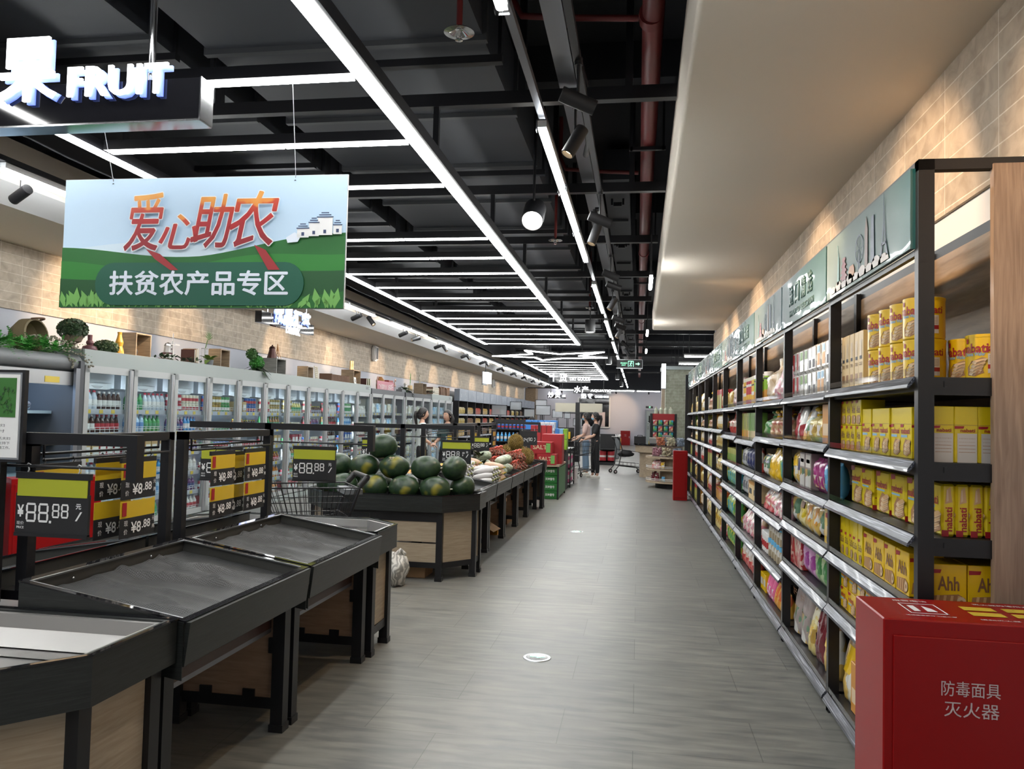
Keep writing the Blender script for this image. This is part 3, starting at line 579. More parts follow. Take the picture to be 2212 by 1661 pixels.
m = MB(); m.add([(-.002,.015,.003),(-.024,.015,-.026),(-.027,.015,-.038),(-.022,.015,-.041),(.004,.015,-.01),(-.002,BL-.015,.003),(-.024,BL-.015,-.026),(-.027,BL-.015,-.038),(-.022,BL-.015,-.041),(.004,BL-.015,-.01)],
    [(0,1,6,5),(1,2,7,6),(2,3,8,7),(3,4,9,8),(4,0,5,9),(4,3,2,1,0),(5,6,7,8,9)]); SH['rail'] = m.mesh('price_rail','price_rail_film')
SH['guard'] = MB().box(-.0015,.0015,.03,BL-.03,.010,.036).mesh('price_guard','clear_acrylic')
SH['base'] = MB().box(.03,.05,.02,BL-.02,.03,.06).mesh('kick_plate','black_steel')
def skyline(t):
    m = MB(); T = basis((0,-1,0), U_Z, (-.021, BL/2, 0))       # u to the right (towards the near end), v up
    mats = ['sil_teal','sil_red','sil_orange','sil_navy','sil_brown','cloud_pink']
    def P(pts, mi, th=.001): m.prism(pts, th, mi, T)
    P([(-.42,2.20),(-.38,2.20),(-.385,2.33),(-.395,2.36),(-.40,2.36),(-.405,2.33)],0); P([(-.40,2.35),(-.395,2.35),(-.41,2.40),(-.416,2.40)],0)   # statue-like column
    for j in range(4): w = .07-.012*j; z = 2.215+.028*j; P([(-.29-w,z),(-.29+w,z),(-.29+w*.6,z+.016),(-.29-w*.6,z+.016)],1); P([(-.29-w*.55,z-.014),(-.29+w*.55,z-.014),(-.29+w*.55,z),(-.29-w*.55,z)],1)
    P([(-.20,2.19),(-.10,2.19),(-.10,2.23),(-.12,2.25),(-.18,2.25),(-.20,2.23)],2)
    for j in range(16): a = 2*PI*j/16; b = 2*PI*(j+1)/16; m.prism([( -.02+.06*math.cos(a),2.30+.06*math.sin(a)),(-.02+.066*math.cos(a),2.30+.066*math.sin(a)),(-.02+.066*math.cos(b),2.30+.066*math.sin(b)),(-.02+.06*math.cos(b),2.30+.06*math.sin(b))],.001,3,T)
    for j in range(8): a = PI*j/4; P([(-.02,2.30),(-.02+.06*math.cos(a),2.30+.06*math.sin(a)),(-.02+.06*math.cos(a+.05),2.30+.06*math.sin(a+.05))],3)
    P([(-.04,2.21),(-.02,2.30),(0.0,2.21),(-.01,2.21),(-.02,2.27),(-.03,2.21)],3)
    P([(.07,2.20),(.115,2.20),(.115,2.36),(.0925,2.42),(.07,2.36)],4); P([(.16,2.20),(.215,2.20),(.205,2.40),(.17,2.40)],3)
    P([(.29,2.19),(.315,2.19),(.338,2.30),(.345,2.44),(.352,2.30),(.375,2.19),(.40,2.19),(.365,2.27),(.352,2.36),(.345,2.45),(.338,2.36),(.325,2.27)],3); P([(.315,2.24),(.375,2.24),(.372,2.25),(.318,2.25)],3)
    for j in range(9): x = -.50+.105*j; P([(x+.07*math.cos(a), 2.17+(.035+.012*(j%2))*math.sin(a)) for a in [PI*i/8 for i in range(9)]],5)
    m.build('skyline_print', mats, t)
BAY = []
for k in range(NB):
    y = Y0 + BL*k
    t = thing('shelf_bay', f'{BN[k]} bay of the tall black snack shelving along the aisle', 'shelving unit', (FX, y, 0), 0, 'snack shelving bays'); BAY.append(t)
    if k == 0:
        link('post', SH['front'], t); link('foot', SH['foot'], t); link('post', SH['back'], t)
        MB().box(.25,.54,-.03,0,0.0,2.455).build('end_panel', 'brown_wood', t); MB().box(0,.55,-.02,.02,2.44,2.48).build('end_rail', 'black_steel', t)
        for z in LV[0]: MB().box(.05,.25,-.012,.012,z-.065,z).box(.09,.10,-.016,-.012,z-.035,z-.015).build('side_bracket', 'black_steel', t)
    for s in ('front','back'): link('post', SH[s], t, (0,BL,0))
    link('foot', SH['foot'], t, (0,BL,0)); link('back_panel', SH['panel'], t); link('back_rail', SH['rail_b'], t); link('kick_plate', SH['base'], t)
    for z in LV[k]:
        link('shelf', SH['shelf'], t, (0,0,z)); link('price_rail', SH['rail'], t, (0,0,z)); 
        if k < 5: link('price_guard', SH['guard'], t, (0,0,z))
    MB().box(.0,.03,.021,BL-.021,2.457,2.48).box(.0,.02,.021,BL-.021,2.13,2.153).build('header_rail', 'black_steel', t)
    hb = MB().box(-.018,0,.012,BL-.012,2.155,2.455).build('header_board', 'header_teal' if k % 2 == 0 else 'header_green', t)
    if k % 2 == 0: skyline(hb)
    else:
        for i, s in enumerate('进口精选'): text('lettering', s, 'header_letter', R_X, U_Z, (-.019, BL/2+.31-.19*i, 2.335), .13, .13, hb, .004, .02)
        text('lettering', 'IMPORTED SELECTION', 'header_letter', R_X, U_Z, (-.019, BL/2, 2.22), .72, .04, hb, .002, .015)
tag(MB().box(FX-.06,FX+.56,Y0+BL*NB+.03,Y0+BL*NB+.07,0,2.44).build('end_board', 'black_steel'), 'tall black end board closing the far end of the snack shelving', 'board')

# ---- products
PR = {}
def mk(key, name, cat, desc, w):                       # w = width along the shelf
    t = thing(name, desc, cat); PR[key] = dict(o=t, cat=cat, desc=desc, w=w, used=False); return t
def carton(key, name, desc, d, w, h, mats, front=(), side=(), texts=(), cat='box', bev=.002, polys=(), spolys=()):
    t = mk(key, name, cat, desc, w); m = MB().box(-d/2,d/2,-w/2,w/2,0,h,0)
    b = m.mesh('box_body', mats[0], bev); bm = MB(); e = .0012
    for (u0,u1,z0,z1,mi) in front: bm.quad((-d/2-e,w/2-u0*w,z0*h),(-d/2-e,w/2-u1*w,z0*h),(-d/2-e,w/2-u1*w,z1*h),(-d/2-e,w/2-u0*w,z1*h),mi)
    for (u0,u1,z0,z1,mi) in side: bm.quad((-d/2+u0*d,-w/2-e,z0*h),(-d/2+u1*d,-w/2-e,z0*h),(-d/2+u1*d,-w/2-e,z1*h),(-d/2+u0*d,-w/2-e,z1*h),mi)
    for q, (pts, mi) in enumerate(polys): bm.add([(-d/2-e-.0003*(q+1), w/2-u*w, v*h) for u, v in pts], [tuple(range(len(pts)-1,-1,-1)) if False else tuple(range(len(pts)))], mi)
    for q, (pts, mi) in enumerate(spolys): bm.add([(-d/2+u*d, -w/2-e-.0003*(q+1), v*h) for u, v in pts], [tuple(range(len(pts)))], mi)
    link('box_body', b, t)
    if bm.v: bm.build('printed_panel', mats, t)
    for (face,s,u,v,tw,th,mt,*rot) in texts:
        if face == 'F': text('lettering', s, mt, R_X, U_Z, (-d/2-.002, w/2-u*w, v*h), tw*w, th*h if th else None, t, 0, .02)
        elif rot: text('lettering', s, mt, (0,0,1), (-1,0,0), (-d/2+u*d, -w/2-.002, v*h), tw*h, th*d if th else None, t, 0, .02)
        else: text('lettering', s, mt, (1,0,0), U_Z, (-d/2+u*d, -w/2-.002, v*h), tw*d, th*h if th else None, t, 0, .02)
    return proto(t)
def bag(key, name, desc, w, h, d, mt, style='pillow', tie=None, lab=None, cat='bag', lean=0, seed=1, nu=12, nv=16):
    t = mk(key, name, cat, desc, w); vs = []; fs = []; d *= .82
    for s in (-1, 1):
        for j in range(nv+1):
            v = j/nv
            for i in range(nu+1):
                u = i/nu*2-1
                if style == 'gather': wf = (.84+.16*math.sin(PI*min(v/.55,1)**.8)) if v < .6 else max(.14, 1-((v-.6)/.22)*.9) if v < .82 else .14+(v-.82)/.18*.30; tp = (1 if v < .6 else max(.25, 1-(v-.6)/.22)) * min(1, .55+v*3)
                elif style == 'stand': wf = 1-.05*v; tp = (1-.9*max(0,(v-.45)/.55)**1.2)*min(1,.8+v*2)
                else: wf = 1-.04*math.sin(PI*v); tp = max(0, math.sin(PI*min(max((v-.06)/.88,0),1)))**.32 if .06 < v < .94 else .04
                edge = max(0, 1-abs(u)**4.5)**.5; nz = (noise.noise(Vector((u*2.1+seed*3.1, v*3.3+seed, s*.7)))*.16+noise.noise(Vector((u*5+seed, v*7.3+seed, s*2.7)))*.12)*d
                x = s*d/2*edge*tp + (nz if edge > 0 else 0)*edge*tp; zz = v*h
                vs.append((x - lean*v*h*.0 + lean*v*h, -u*w/2*wf*.96, max(0, zz)))
    n1 = (nu+1)*(nv+1)
    for s in (0, 1):
        for j in range(nv):
            for i in range(nu):
                a = s*n1 + j*(nu+1)+i; q = (a, a+1, a+nu+2, a+nu+1); fs.append(q if s == 0 else q[::-1])
    for i in range(nu): fs.append((i+1, i, n1+i, n1+i+1))
    m = MB(); m.add(vs, fs, 0, True); m.build('bag_body', mt, t, weld=True)
    if tie:
        z = h*.80; m = MB(); m.lathe([(w*.09,-.012),(w*.11,0),(w*.09,.012)], (lean*z,0,z), 10)
        for a in range(5): m.ell((lean*h*.92+.02*math.cos(a*1.3),w*.16*math.sin(a*1.9),h*.9+.01*a),(w*.10,w*.16,h*.06),8,5)
        m.build('bow', tie, t)
    if lab: 
        (u0,u1,v0,v1,lm) = lab; a = MB(); N_ = 5; lv = []; lf = []
        for j in range(2):
            v = (v0,v1)[j]
            for i in range(N_+1):
                u = (u0+(u1-u0)*i/N_)*2-1; edge = max(0, 1-abs(u)**3.2)**.55; vv = v
                tp = max(0, math.sin(PI*min(max((vv-.03)/.94,0),1)))**.45 if style == 'pillow' else 1-.9*max(0,(vv-.45)/.55)**1.2 if style == 'stand' else 1
                lv.append((-d/2*edge*tp*1.05-.004+lean*vv*h, -u*w/2*.94, vv*h))
        for i in range(N_): lf.append((i, i+1, N_+2+i, N_+1+i))
        a.add(lv, lf, 0, True); a.build('label', lm, t)
    return proto(t)
def can(key, name, desc, r, h, mats, bands, cat='can', lid=None, texts=(), n=20):
    t = mk(key, name, cat, desc, 2*r); prof = [(r*.96,0)]; mi = []; prof += [(r,.004)]; mi.append(0)
    for (z, m_) in bands: prof.append((r, z*h)); mi.append(m_)
    MB().lathe(prof, n=n, mis=mi).build('can_body', mats, t)
    MB().lathe([(r*1.02,h-.004),(r*1.02,h+.006),(r*.95,h+.008),(0,h+.004)] if lid is None else [(r*1.04,h-.02),(r*1.04,h+.012),(r*.9,h+.016),(0,h+.016)], n=n).build('lid', lid or mats[0], t)
    for (s, z, w_, hh, mt, a0) in texts:
        me = text_mesh(s, w_, hh, mt, 0, .02).copy()
        for v in me.vertices: a = a0 + v.co.x/r; zz = v.co.y + z*h; v.co = ((r+.0015)*math.cos(a), (r+.0015)*math.sin(a), zz)
        link('lettering', me, t)
    return proto(t)
# materials of the packages
mat('pack_yellow', (.74,.47,.006), .32, coat=.25); mat('pack_lemon', (.70,.53,.010), .3, coat=.25); mat('logo_red', (.33,.012,.02), .4); mat('print_brown', (.34,.17,.07), .4); mat('print_cream', (.66,.50,.32), .4); mat('print_blue', (.22,.42,.60), .4); mat('print_panel', (.58,.54,.50), .5)
mat('carton_cream', (.72,.53,.28), .45); mat('ink', (.05,.05,.06), .5); mat('ink_brown', (.20,.09,.04), .5); mat('carton_green', (.13,.27,.04), .4); mat('carton_orange', (.55,.24,.03), .4); mat('carton_olive', (.33,.33,.07), .4); mat('carton_red', (.34,.02,.025), .4)
mat('tube_yellow', (.62,.36,.03), .35); mat('tube_red', (.40,.015,.03), .35); mat('tube_green', (.22,.42,.03), .35); mat('gold_foil', (.55,.36,.08), .25, .5); mat('yellow_film', (.68,.42,.01), .25, coat=.4); mat('magenta', (.30,.02,.16), .3, coat=.4); mat('sky_blue', (.10,.36,.60), .3, coat=.4)
mat('green_film', (.03,.22,.05), .25, coat=.4); mat('white_pack', (.66,.64,.62), .3, coat=.4); mat('taupe_pack', (.30,.25,.24), .35, coat=.3); mat('dark_red_pack', (.13,.012,.02), .25, coat=.5); mat('navy', (.03,.04,.12), .35); mat('pink', (.65,.12,.28), .35)
print_mat('p_cherry', [(.62,.62,.60),(.35,.03,.04),(.66,.65,.62),(.60,.60,.60)], 7); print_mat('p_candy', [(.60,.20,.22),(.66,.50,.45),(.52,.07,.08),(.62,.40,.20),(.7,.62,.6)], 22); print_mat('p_pinkcandy', [(.62,.34,.38),(.7,.6,.58),(.55,.16,.22),(.66,.5,.42)], 22)
print_mat('p_beige', [(.62,.48,.33),(.68,.58,.44),(.52,.36,.20),(.7,.66,.6)], 16); print_mat('p_gold', [(.55,.40,.10),(.66,.55,.22),(.40,.25,.05),(.7,.66,.5)], 14); print_mat('p_silver', [(.34,.35,.36),(.55,.56,.57),(.15,.15,.17),(.25,.17,.16)], 15)
print_mat('p_clear', [(.60,.60,.58),(.70,.70,.69),(.42,.40,.36),(.25,.27,.30),(.66,.65,.6)], 26); print_mat('p_greenbag', [(.12,.30,.10),(.35,.45,.25),(.05,.20,.06),(.45,.35,.28)], 12); print_mat('p_bluegreen', [(.03,.25,.36),(.08,.34,.10),(.30,.45,.12),(.04,.30,.42),(.5,.5,.3)], 13)
print_mat('p_red', [(.38,.03,.03),(.52,.07,.05),(.60,.50,.42),(.35,.02,.03)], 10); print_mat('p_redcream', [(.42,.04,.04),(.58,.42,.34),(.35,.02,.03),(.55,.36,.28)], 8, kind='NOISE'); print_mat('p_purple', [(.40,.10,.36),(.55,.30,.50),(.30,.05,.26),(.5,.2,.45)], 14); print_mat('p_whiteprint', [(.66,.64,.60),(.68,.67,.65),(.50,.34,.10),(.10,.20,.12),(.66,.65,.62)], 11)
print_mat('p_yellowprint', [(.60,.46,.05),(.66,.58,.30),(.58,.44,.03),(.45,.20,.04)], 13); print_mat('p_cracker', [(.66,.60,.42),(.60,.40,.10),(.68,.66,.6),(.35,.22,.12)], 12); print_mat('p_biscuit', [(.40,.24,.13),(.50,.34,.20),(.34,.10,.07),(.62,.5,.4)], 18); print_mat('p_greenyellow', [(.10,.34,.06),(.45,.44,.05),(.06,.26,.05),(.1,.3,.35)], 13)
print_mat('p_orange', [(.60,.25,.03),(.66,.36,.05),(.55,.12,.03),(.68,.55,.3)], 12); print_mat('p_oldtin', [(.12,.10,.12),(.24,.15,.08),(.07,.09,.16),(.36,.25,.12),(.30,.12,.10)], 13); print_mat('p_jar', [(.30,.24,.16),(.42,.36,.25),(.6,.58,.54),(.2,.16,.1)], 20); print_mat('p_blackpink', [(.10,.04,.06),(.50,.30,.28),(.60,.46,.40),(.06,.03,.04)], 9)
def wafers(x0, z0, sx, sz, n=3):
    """a little stack of wafer sticks as printed shapes (cream sides, brown tops)"""
    P = [([(x0-.02*sx,z0+.02*sz),(x0+.5*sx,z0-.05*sz),(x0+1.05*sx,z0+.15*sz),(x0+.9*sx,z0+.75*sz),(x0+.3*sx,z0+.9*sz),(x0-.05*sx,z0+.5*sz)], 2)]
    for i in range(n):
        a = x0+.10*sx*i; b_ = z0+.22*sz*i
        P += [([(a+.30*sx,b_),(a+.42*sx,b_+.14*sz),(a+.95*sx,b_+.34*sz),(a+.86*sx,b_+.18*sz)],3),([(a+.05*sx,b_+.08*sz),(a+.30*sx,b_),(a+.42*sx,b_+.14*sz),(a+.17*sx,b_+.23*sz)],3),([(a+.17*sx,b_+.23*sz),(a+.42*sx,b_+.14*sz),(a+.95*sx,b_+.34*sz),(a+.70*sx,b_+.44*sz)],6)]
        P += [([(a+.32*sx,b_+.05*sz),(a+.36*sx,b_+.08*sz),(a+.90*sx,b_+.27*sz),(a+.88*sx,b_+.22*sz)],2)]
    return P
LOGO = lambda x0, z0, w_, h_: ([(x0,z0),(x0+w_*.9,z0+h_*.15),(x0+w_,z0+h_),(x0,z0+h_)],1)
NM_ = ['pack_lemon','logo_red','print_brown','print_cream','print_blue','print_panel','print_tan']; mat('print_tan', (.58,.36,.17), .4)
ROLL = lambda x0, z0, sx, sz: [([(x0,z0+.1*sz),(x0+.8*sx,z0),(x0+sx,z0+.3*sz),(x0+sx,z0+.75*sz),(x0+.8*sx,z0+sz),(x0+.05*sx,z0+.85*sz)],2)] + [([(x0+.12*sx+.2*i*sx,z0+.12*sz),(x0+.2*sx+.2*i*sx,z0+.1*sz),(x0+.26*sx+.2*i*sx,z0+.9*sz),(x0+.18*sx+.2*i*sx,z0+.9*sz)],6) for i in range(4)] + [([(x0+.88*sx+.14*sx*math.cos(a),z0+.5*sz+.36*sz*math.sin(a)) for a in [2*PI*i/10 for i in range(10)]],3), ([(x0+.88*sx+.06*sx*math.cos(a),z0+.5*sz+.16*sz*math.sin(a)) for a in [2*PI*i/8 for i in range(8)]],2)]
carton('wafer', 'wafer_box', 'yellow wafer box', .08, .13, .205, NM_, [(0,1,.665,.672,2),(.05,.62,.405,.455,4)], [(0,1,.665,.672,2),(.12,.95,.0,.52,5),(.18,.88,.42,.44,2),(.18,.88,.36,.372,2),(.18,.88,.30,.312,2),(.18,.88,.24,.252,2),(.18,.88,.18,.192,2)], [('F','nabati',.46,.535,.80,.115,'logo_red'),('S','nabati',.56,.575,.62,.065,'logo_red')], polys=[LOGO(0,.60,.30,.062)]+wafers(.30,.06,.62,.36), spolys=[LOGO(0,.60,.42,.05)])
carton('pouch', 'wafer_pouch', 'yellow wafer pouch', .048, .185, .19, NM_, [(.05,.66,.52,.565,4)], [(0,.5,.0,.12,1)], [('F','nabati',.44,.68,.80,.17,'logo_red'),('S','nabati',.5,.33,.46,.52,'logo_red',1)], 'pouch', .008, polys=[LOGO(.0,.86,.34,.13)]+wafers(.28,.05,.68,.50), spolys=[([(.25,.62),(.75,.66),(.62,.95),(.35,.9)],6),([(.35,.66),(.5,.68),(.45,.9),(.38,.88)],3)])
carton('ahh', 'roll_box', 'yellow chocolate roll box', .13, .15, .17, ['pack_yellow']+NM_[1:], [], [], [('F','Ahh',.5,.60,.66,.30,'ink_brown'),('S','Ahh',.52,.60,.56,.30,'ink_brown')], polys=[LOGO(.0,.84,.34,.11)]+ROLL(.08,.04,.86,.34), spolys=[LOGO(.02,.80,.32,.09)]+ROLL(.06,.04,.9,.34))
carton('small', 'roll_box', 'small yellow roll box', .11, .085, .14, NM_, [], (), [('F','Ahh',.5,.62,.74,.28,'ink_brown')], polys=[LOGO(0,.86,.4,.12)]+ROLL(.08,.04,.86,.38))
carton('zozo', 'biscuit_box', 'slim yellow biscuit box', .12, .075, .20, NM_, [], (), [('F','ZoZo',.5,.40,.84,.15,'ink_brown')], polys=[LOGO(0,.54,.5,.07)]+ROLL(.3,.04,.6,.22))
carton('cube', 'wafer_box', 'cubic yellow wafer box', .13, .14, .115, ['pack_yellow']+NM_[1:], [(.05,.6,.40,.48,4)], (), [('F','nabati',.40,.66,.66,.22,'logo_red')], polys=[LOGO(0,.84,.34,.15)]+wafers(.42,.06,.54,.6))
carton('cookie', 'cookie_carton', 'tall cream cookie carton', .08, .075, .275, ['carton_cream','ink','print_cream','print_brown'], [(.28,.72,.56,.84,2),(.25,.75,.50,.56,1),(.2,.8,.12,.26,3)], (), [('F','COOKIES',.5,.42,.6,.06,'ink_brown')])
can('tin', 'wafer_tin', 'round yellow wafer tin', .077, .158, ['pack_yellow','print_panel','print_brown','logo_red'], [(.04,0),(.96,0),(.97,0),(1,0)], 'tin', None, [('nabati',.72,.105,.036,'logo_red',PI+.50),('Cheese Wafer',.58,.085,.014,'print_blue',PI+.50),('nabati',.72,.10,.03,'logo_red',-PI/2)])
# printed rolls of wafers and a white ingredients panel on the tins
for o in [PR['tin']['o']]:
    m = MB(); r = .0782
    def cyl_poly(pts, a0, da, z0, dz, mi, k): m.add([((r+.0003*k)*math.cos(a0+da*u), (r+.0003*k)*math.sin(a0+da*u), z0+dz*v) for u, v in pts], [tuple(range(len(pts)))], mi)
    for k, (pts, mi) in enumerate(wafers(0,0,1,1,4)): cyl_poly(pts, PI+.20, .75, .012, .062, {2:0,3:1,6:4}[mi], k+1)
    def band(a0, a1, z0, z1, mi, k):
        n_ = 6; vs = []; rr = r+.0003*k
        for i in range(n_+1): a = a0+(a1-a0)*i/n_; vs += [(rr*math.cos(a),rr*math.sin(a),z0),(rr*math.cos(a),rr*math.sin(a),z1)]
        m.add(vs, [(2*i,2*i+2,2*i+3,2*i+1) for i in range(n_)], mi)
    band(-PI/2-.42,-PI/2+.42,.02,.092,2,1); band(-PI/2-.42,-PI/2+.42,.036,.052,3,2)
    for i in range(5): band(-PI/2-.36,-PI/2+.36,.058+.006*i,.0598+.006*i,0,2)
    band(PI+.02,PI+.2,.132,.15,3,1)
    m.build('printed_panel', ['print_brown','print_cream','print_panel','logo_red','print_tan'], o); proto(o)
carton('wrap1', 'wrapped_cake', 'red wrapped cake', .10, .115, .155, ['p_clear','carton_red','ink'], [(.1,.6,.2,.9,1)], (), (), 'pack', .012); carton('wrap2', 'wrapped_cake', 'green printed wrapped cake', .10, .115, .155, ['p_clear','carton_green','ink'], [(.2,.8,.55,.9,1)], (), (), 'pack', .012); carton('wrap3', 'wrapped_cake', 'white wrapped cake', .10, .115, .155, ['p_clear','ink','white_pack'], [(.25,.75,.12,.45,1)], (), (), 'pack', .012); carton('wrap4', 'wrapped_cake', 'orange wrapped cake', .10, .115, .155, ['p_clear','carton_orange','print_blue'], [(.2,.8,.15,.6,1),(.2,.8,.65,.9,2)], (), (), 'pack', .012)
bag('cherry', 'snack_bag', 'large white cherry bag', .30, .27, .12, 'p_cherry', 'stand'); bag('whiteorange', 'snack_bag', 'white and orange bag', .17, .26, .10, 'p_whiteprint', 'stand', lean=.12, lab=(.2,.8,.05,.3,'carton_orange')); bag('goldbag', 'biscuit_bag', 'golden bag with a yellow bow', .22, .29, .13, 'p_gold', 'gather', 'yellow_film', (.3,.7,.2,.5,'print_panel'))
bag('pack_y', 'cracker_pack', 'yellow and white cracker pack', .15, .225, .08, 'p_cracker', 'pillow', lab=(.1,.9,.55,.85,'yellow_film'), cat='pack'); bag('pack_n', 'cracker_pack', 'cream cracker pack', .13, .225, .08, 'p_cracker', 'pillow', lab=(.2,.8,.45,.8,'navy'), cat='pack'); carton('tallgrey', 'cracker_box', 'tall taupe cracker box', .12, .16, .225, ['taupe_pack','p_whiteprint','print_panel','ink'], [(.05,.95,.04,.55,1),(.1,.9,.6,.95,2),(.2,.8,.72,.82,3)]); bag('magenta', 'chip_pack', 'magenta chip pack', .15, .205, .10, 'magenta', 'pillow', lab=(.15,.85,.15,.5,'p_cracker'), cat='pack'); bag('blue', 'chip_pack', 'sky blue chip pack', .15, .20, .10, 'sky_blue', 'pillow', lab=(.15,.85,.05,.35,'p_cracker'), cat='pack')
bag('whiteprint', 'biscuit_pack', 'white biscuit pack', .20, .235, .10, 'p_whiteprint', 'pillow', cat='pack'); bag('yellowprint', 'biscuit_pack', 'leaning yellow biscuit pack', .19, .21, .08, 'p_yellowprint', 'pillow', lab=(.25,.75,.6,.8,'ink_brown'), lean=.15, cat='pack'); bag('cracker', 'biscuit_pack', 'leaning cream biscuit pack', .19, .21, .08, 'p_cracker', 'pillow', lean=.15, lab=(.55,.9,.3,.8,'carton_orange'), cat='pack'); carton('yellowbox', 'biscuit_box', 'yellow biscuit box', .11, .16, .20, ['yellow_film','logo_red','navy','p_cracker'], [(.2,.8,.72,.85,1),(.4,.95,.05,.25,2),(.05,.6,.2,.5,3)])
carton('redcream', 'cake_box', 'red and cream cake box', .16, .34, .22, ['p_redcream'], bev=.006); bag('purple', 'candy_bag', 'pink and purple candy bag', .17, .23, .10, 'p_purple', 'pillow'); bag('green', 'snack_bag', 'green snack bag', .17, .23, .10, 'p_greenbag', 'pillow', lab=(.2,.7,.75,.92,'tube_green'))
bag('creamgrey', 'biscuit_bag', 'tall grey biscuit bag', .25, .35, .14, 'taupe_pack', 'stand', lab=(.06,.94,.04,.52,'p_whiteprint')); bag('mustard', 'biscuit_bag', 'mustard yellow biscuit bag', .17, .33, .12, 'p_gold', 'stand', lean=.1, lab=(.2,.8,.3,.5,'yellow_film')); bag('soda', 'cracker_bag', 'dark red cracker bag', .24, .34, .14, 'dark_red_pack', 'stand', lab=(.08,.3,.1,.45,'white_pack')); bag('yellowwhite', 'cracker_bag', 'yellow and white cracker bag', .22, .33, .12, 'p_cracker', 'stand', lab=(.1,.9,.45,.85,'yellow_film'))
text('lettering', 'SODA', 'white_print', R_X, U_Z, (-.072,-.02,.235), .11, .03, PR['soda']['o']); text('lettering', '饼干', 'ink_brown', R_X, U_Z, (-.066,0,.275), .13, .05, PR['creamgrey']['o']); proto(PR['soda']['o']); proto(PR['creamgrey']['o'])
can('greencan', 'chip_can', 'tall green chip can', .04, .25, ['tube_green','carton_orange','ink'], [(.45,1),(.8,0),(.86,2),(1,0)], 'can', 'white_plastic'); bag('beige', 'bread_bag', 'large beige gathered bag', .42, .36, .24, 'p_beige', 'gather', seed=4); bag('pinkbag', 'candy_bag', 'pale pink candy bag', .24, .26, .16, 'p_pinkcandy', 'stand', seed=5)
bag('greengather', 'candy_bag', 'green gathered bag', .30, .27, .18, 'p_greenbag', 'gather', 'green_film', seed=6); bag('biscuitbow', 'biscuit_bag', 'biscuit bag with yellow bow', .24, .27, .15, 'p_biscuit', 'gather', 'yellow_film', seed=7); bag('bluesnack', 'snack_bag', 'small blue and cream snack bag', .16, .19, .10, 'p_whiteprint', 'pillow', lab=(.1,.9,.62,.95,'navy')); bag('yellowbag', 'snack_bag', 'plump yellow snack bag', .24, .25, .16, 'yellow_film', 'stand', lab=(.3,.7,.6,.72,'ink_brown'), seed=8)
bag('candyred', 'candy_bag', 'red and orange mixed candy bag', .25, .25, .15, 'p_candy', 'stand', lean=.2, seed=9); bag('candypink', 'candy_bag', 'pink mixed candy bag', .25, .25, .15, 'p_pinkcandy', 'stand', lean=.2, seed=10); can('jar', 'sweet_jar', 'clear sweet jar', .055, .13, ['p_jar'], [(.9,0),(1,0)], 'jar', 'sky_blue'); can('milk', 'drink_bottle', 'small white bottle', .035, .15, ['white_pack','carton_red'], [(.25,0),(.6,1),(.85,0),(1,0)], 'bottle', 'white_plastic')
carton('yellowcap', 'jelly_pack', 'yellow jelly pack', .10, .12, .14, ['pack_yellow','white_pack'], [(.1,.9,.3,.7,1)], cat='pack'); bag('pinkpouch', 'jelly_pouch', 'pink jelly pouch', .12, .20, .10, 'pink', 'stand', lab=(.2,.8,.15,.5,'white_pack'), cat='pouch'); bag('orangepouch', 'jelly_pouch', 'orange jelly pouch', .12, .17, .10, 'p_orange', 'stand', cat='pouch')
can('tubey', 'chip_tube', 'tall yellow chip tube', .05, .25, ['tube_yellow','white_pack','ink'], [(.35,0),(.48,1),(.7,0),(.76,2),(1,0)], 'tube', 'ivory'); can('tuber', 'chip_tube', 'tall red chip tube', .05, .25, ['tube_red','white_pack','tube_yellow'], [(.2,0),(.4,2),(.7,0),(.8,1),(1,0)], 'tube', 'ivory'); carton('longy', 'biscuit_box', 'yellow and orange stick box', .09, .11, .26, ['carton_olive','carton_orange','ink'], [(.1,.9,.03,.35,1),(.4,.6,.4,.9,2)]); carton('longg', 'biscuit_box', 'tall green stick box', .09, .11, .26, ['carton_green','print_cream','ink'], [(.1,.9,.03,.35,1),(.4,.6,.4,.9,2)])
bag('silver', 'snack_bag', 'silver foil snack bag', .16, .20, .12, 'p_silver', 'pillow', seed=11); bag('navybag', 'snack_bag', 'navy foil snack bag', .16, .20, .10, 'navy', 'pillow', lab=(.2,.8,.2,.6,'p_silver')); carton('orangebox', 'cake_box', 'orange lidded cake box', .15, .30, .17, ['carton_cream','carton_orange','ink'], [(0,1,.82,1,1),(.2,.8,.3,.6,2)]); bag('whitered', 'snack_bag', 'white and red snack bag', .22, .26, .12, 'p_red', 'stand', lab=(.1,.9,.5,.8,'white_pack'))
bag('blackpink', 'bread_bag', 'black and pink twisted bag', .38, .32, .2, 'p_blackpink', 'gather', seed=12); bag('redwhite', 'candy_bag', 'red and white gathered bag', .34, .28, .18, 'p_red', 'gather', seed=13); carton('greenbox', 'biscuit_box', 'green and olive biscuit box', .10, .14, .15, ['carton_olive','carton_green'], [(.1,.9,.1,.6,1)]); bag('bluegreen', 'snack_bag', 'blue and green snack bag', .18, .23, .10, 'p_bluegreen', 'pillow', seed=14); bag('greenyellow', 'snack_bag', 'green and yellow snack bag', .18, .24, .10, 'p_greenyellow', 'pillow', seed=15)
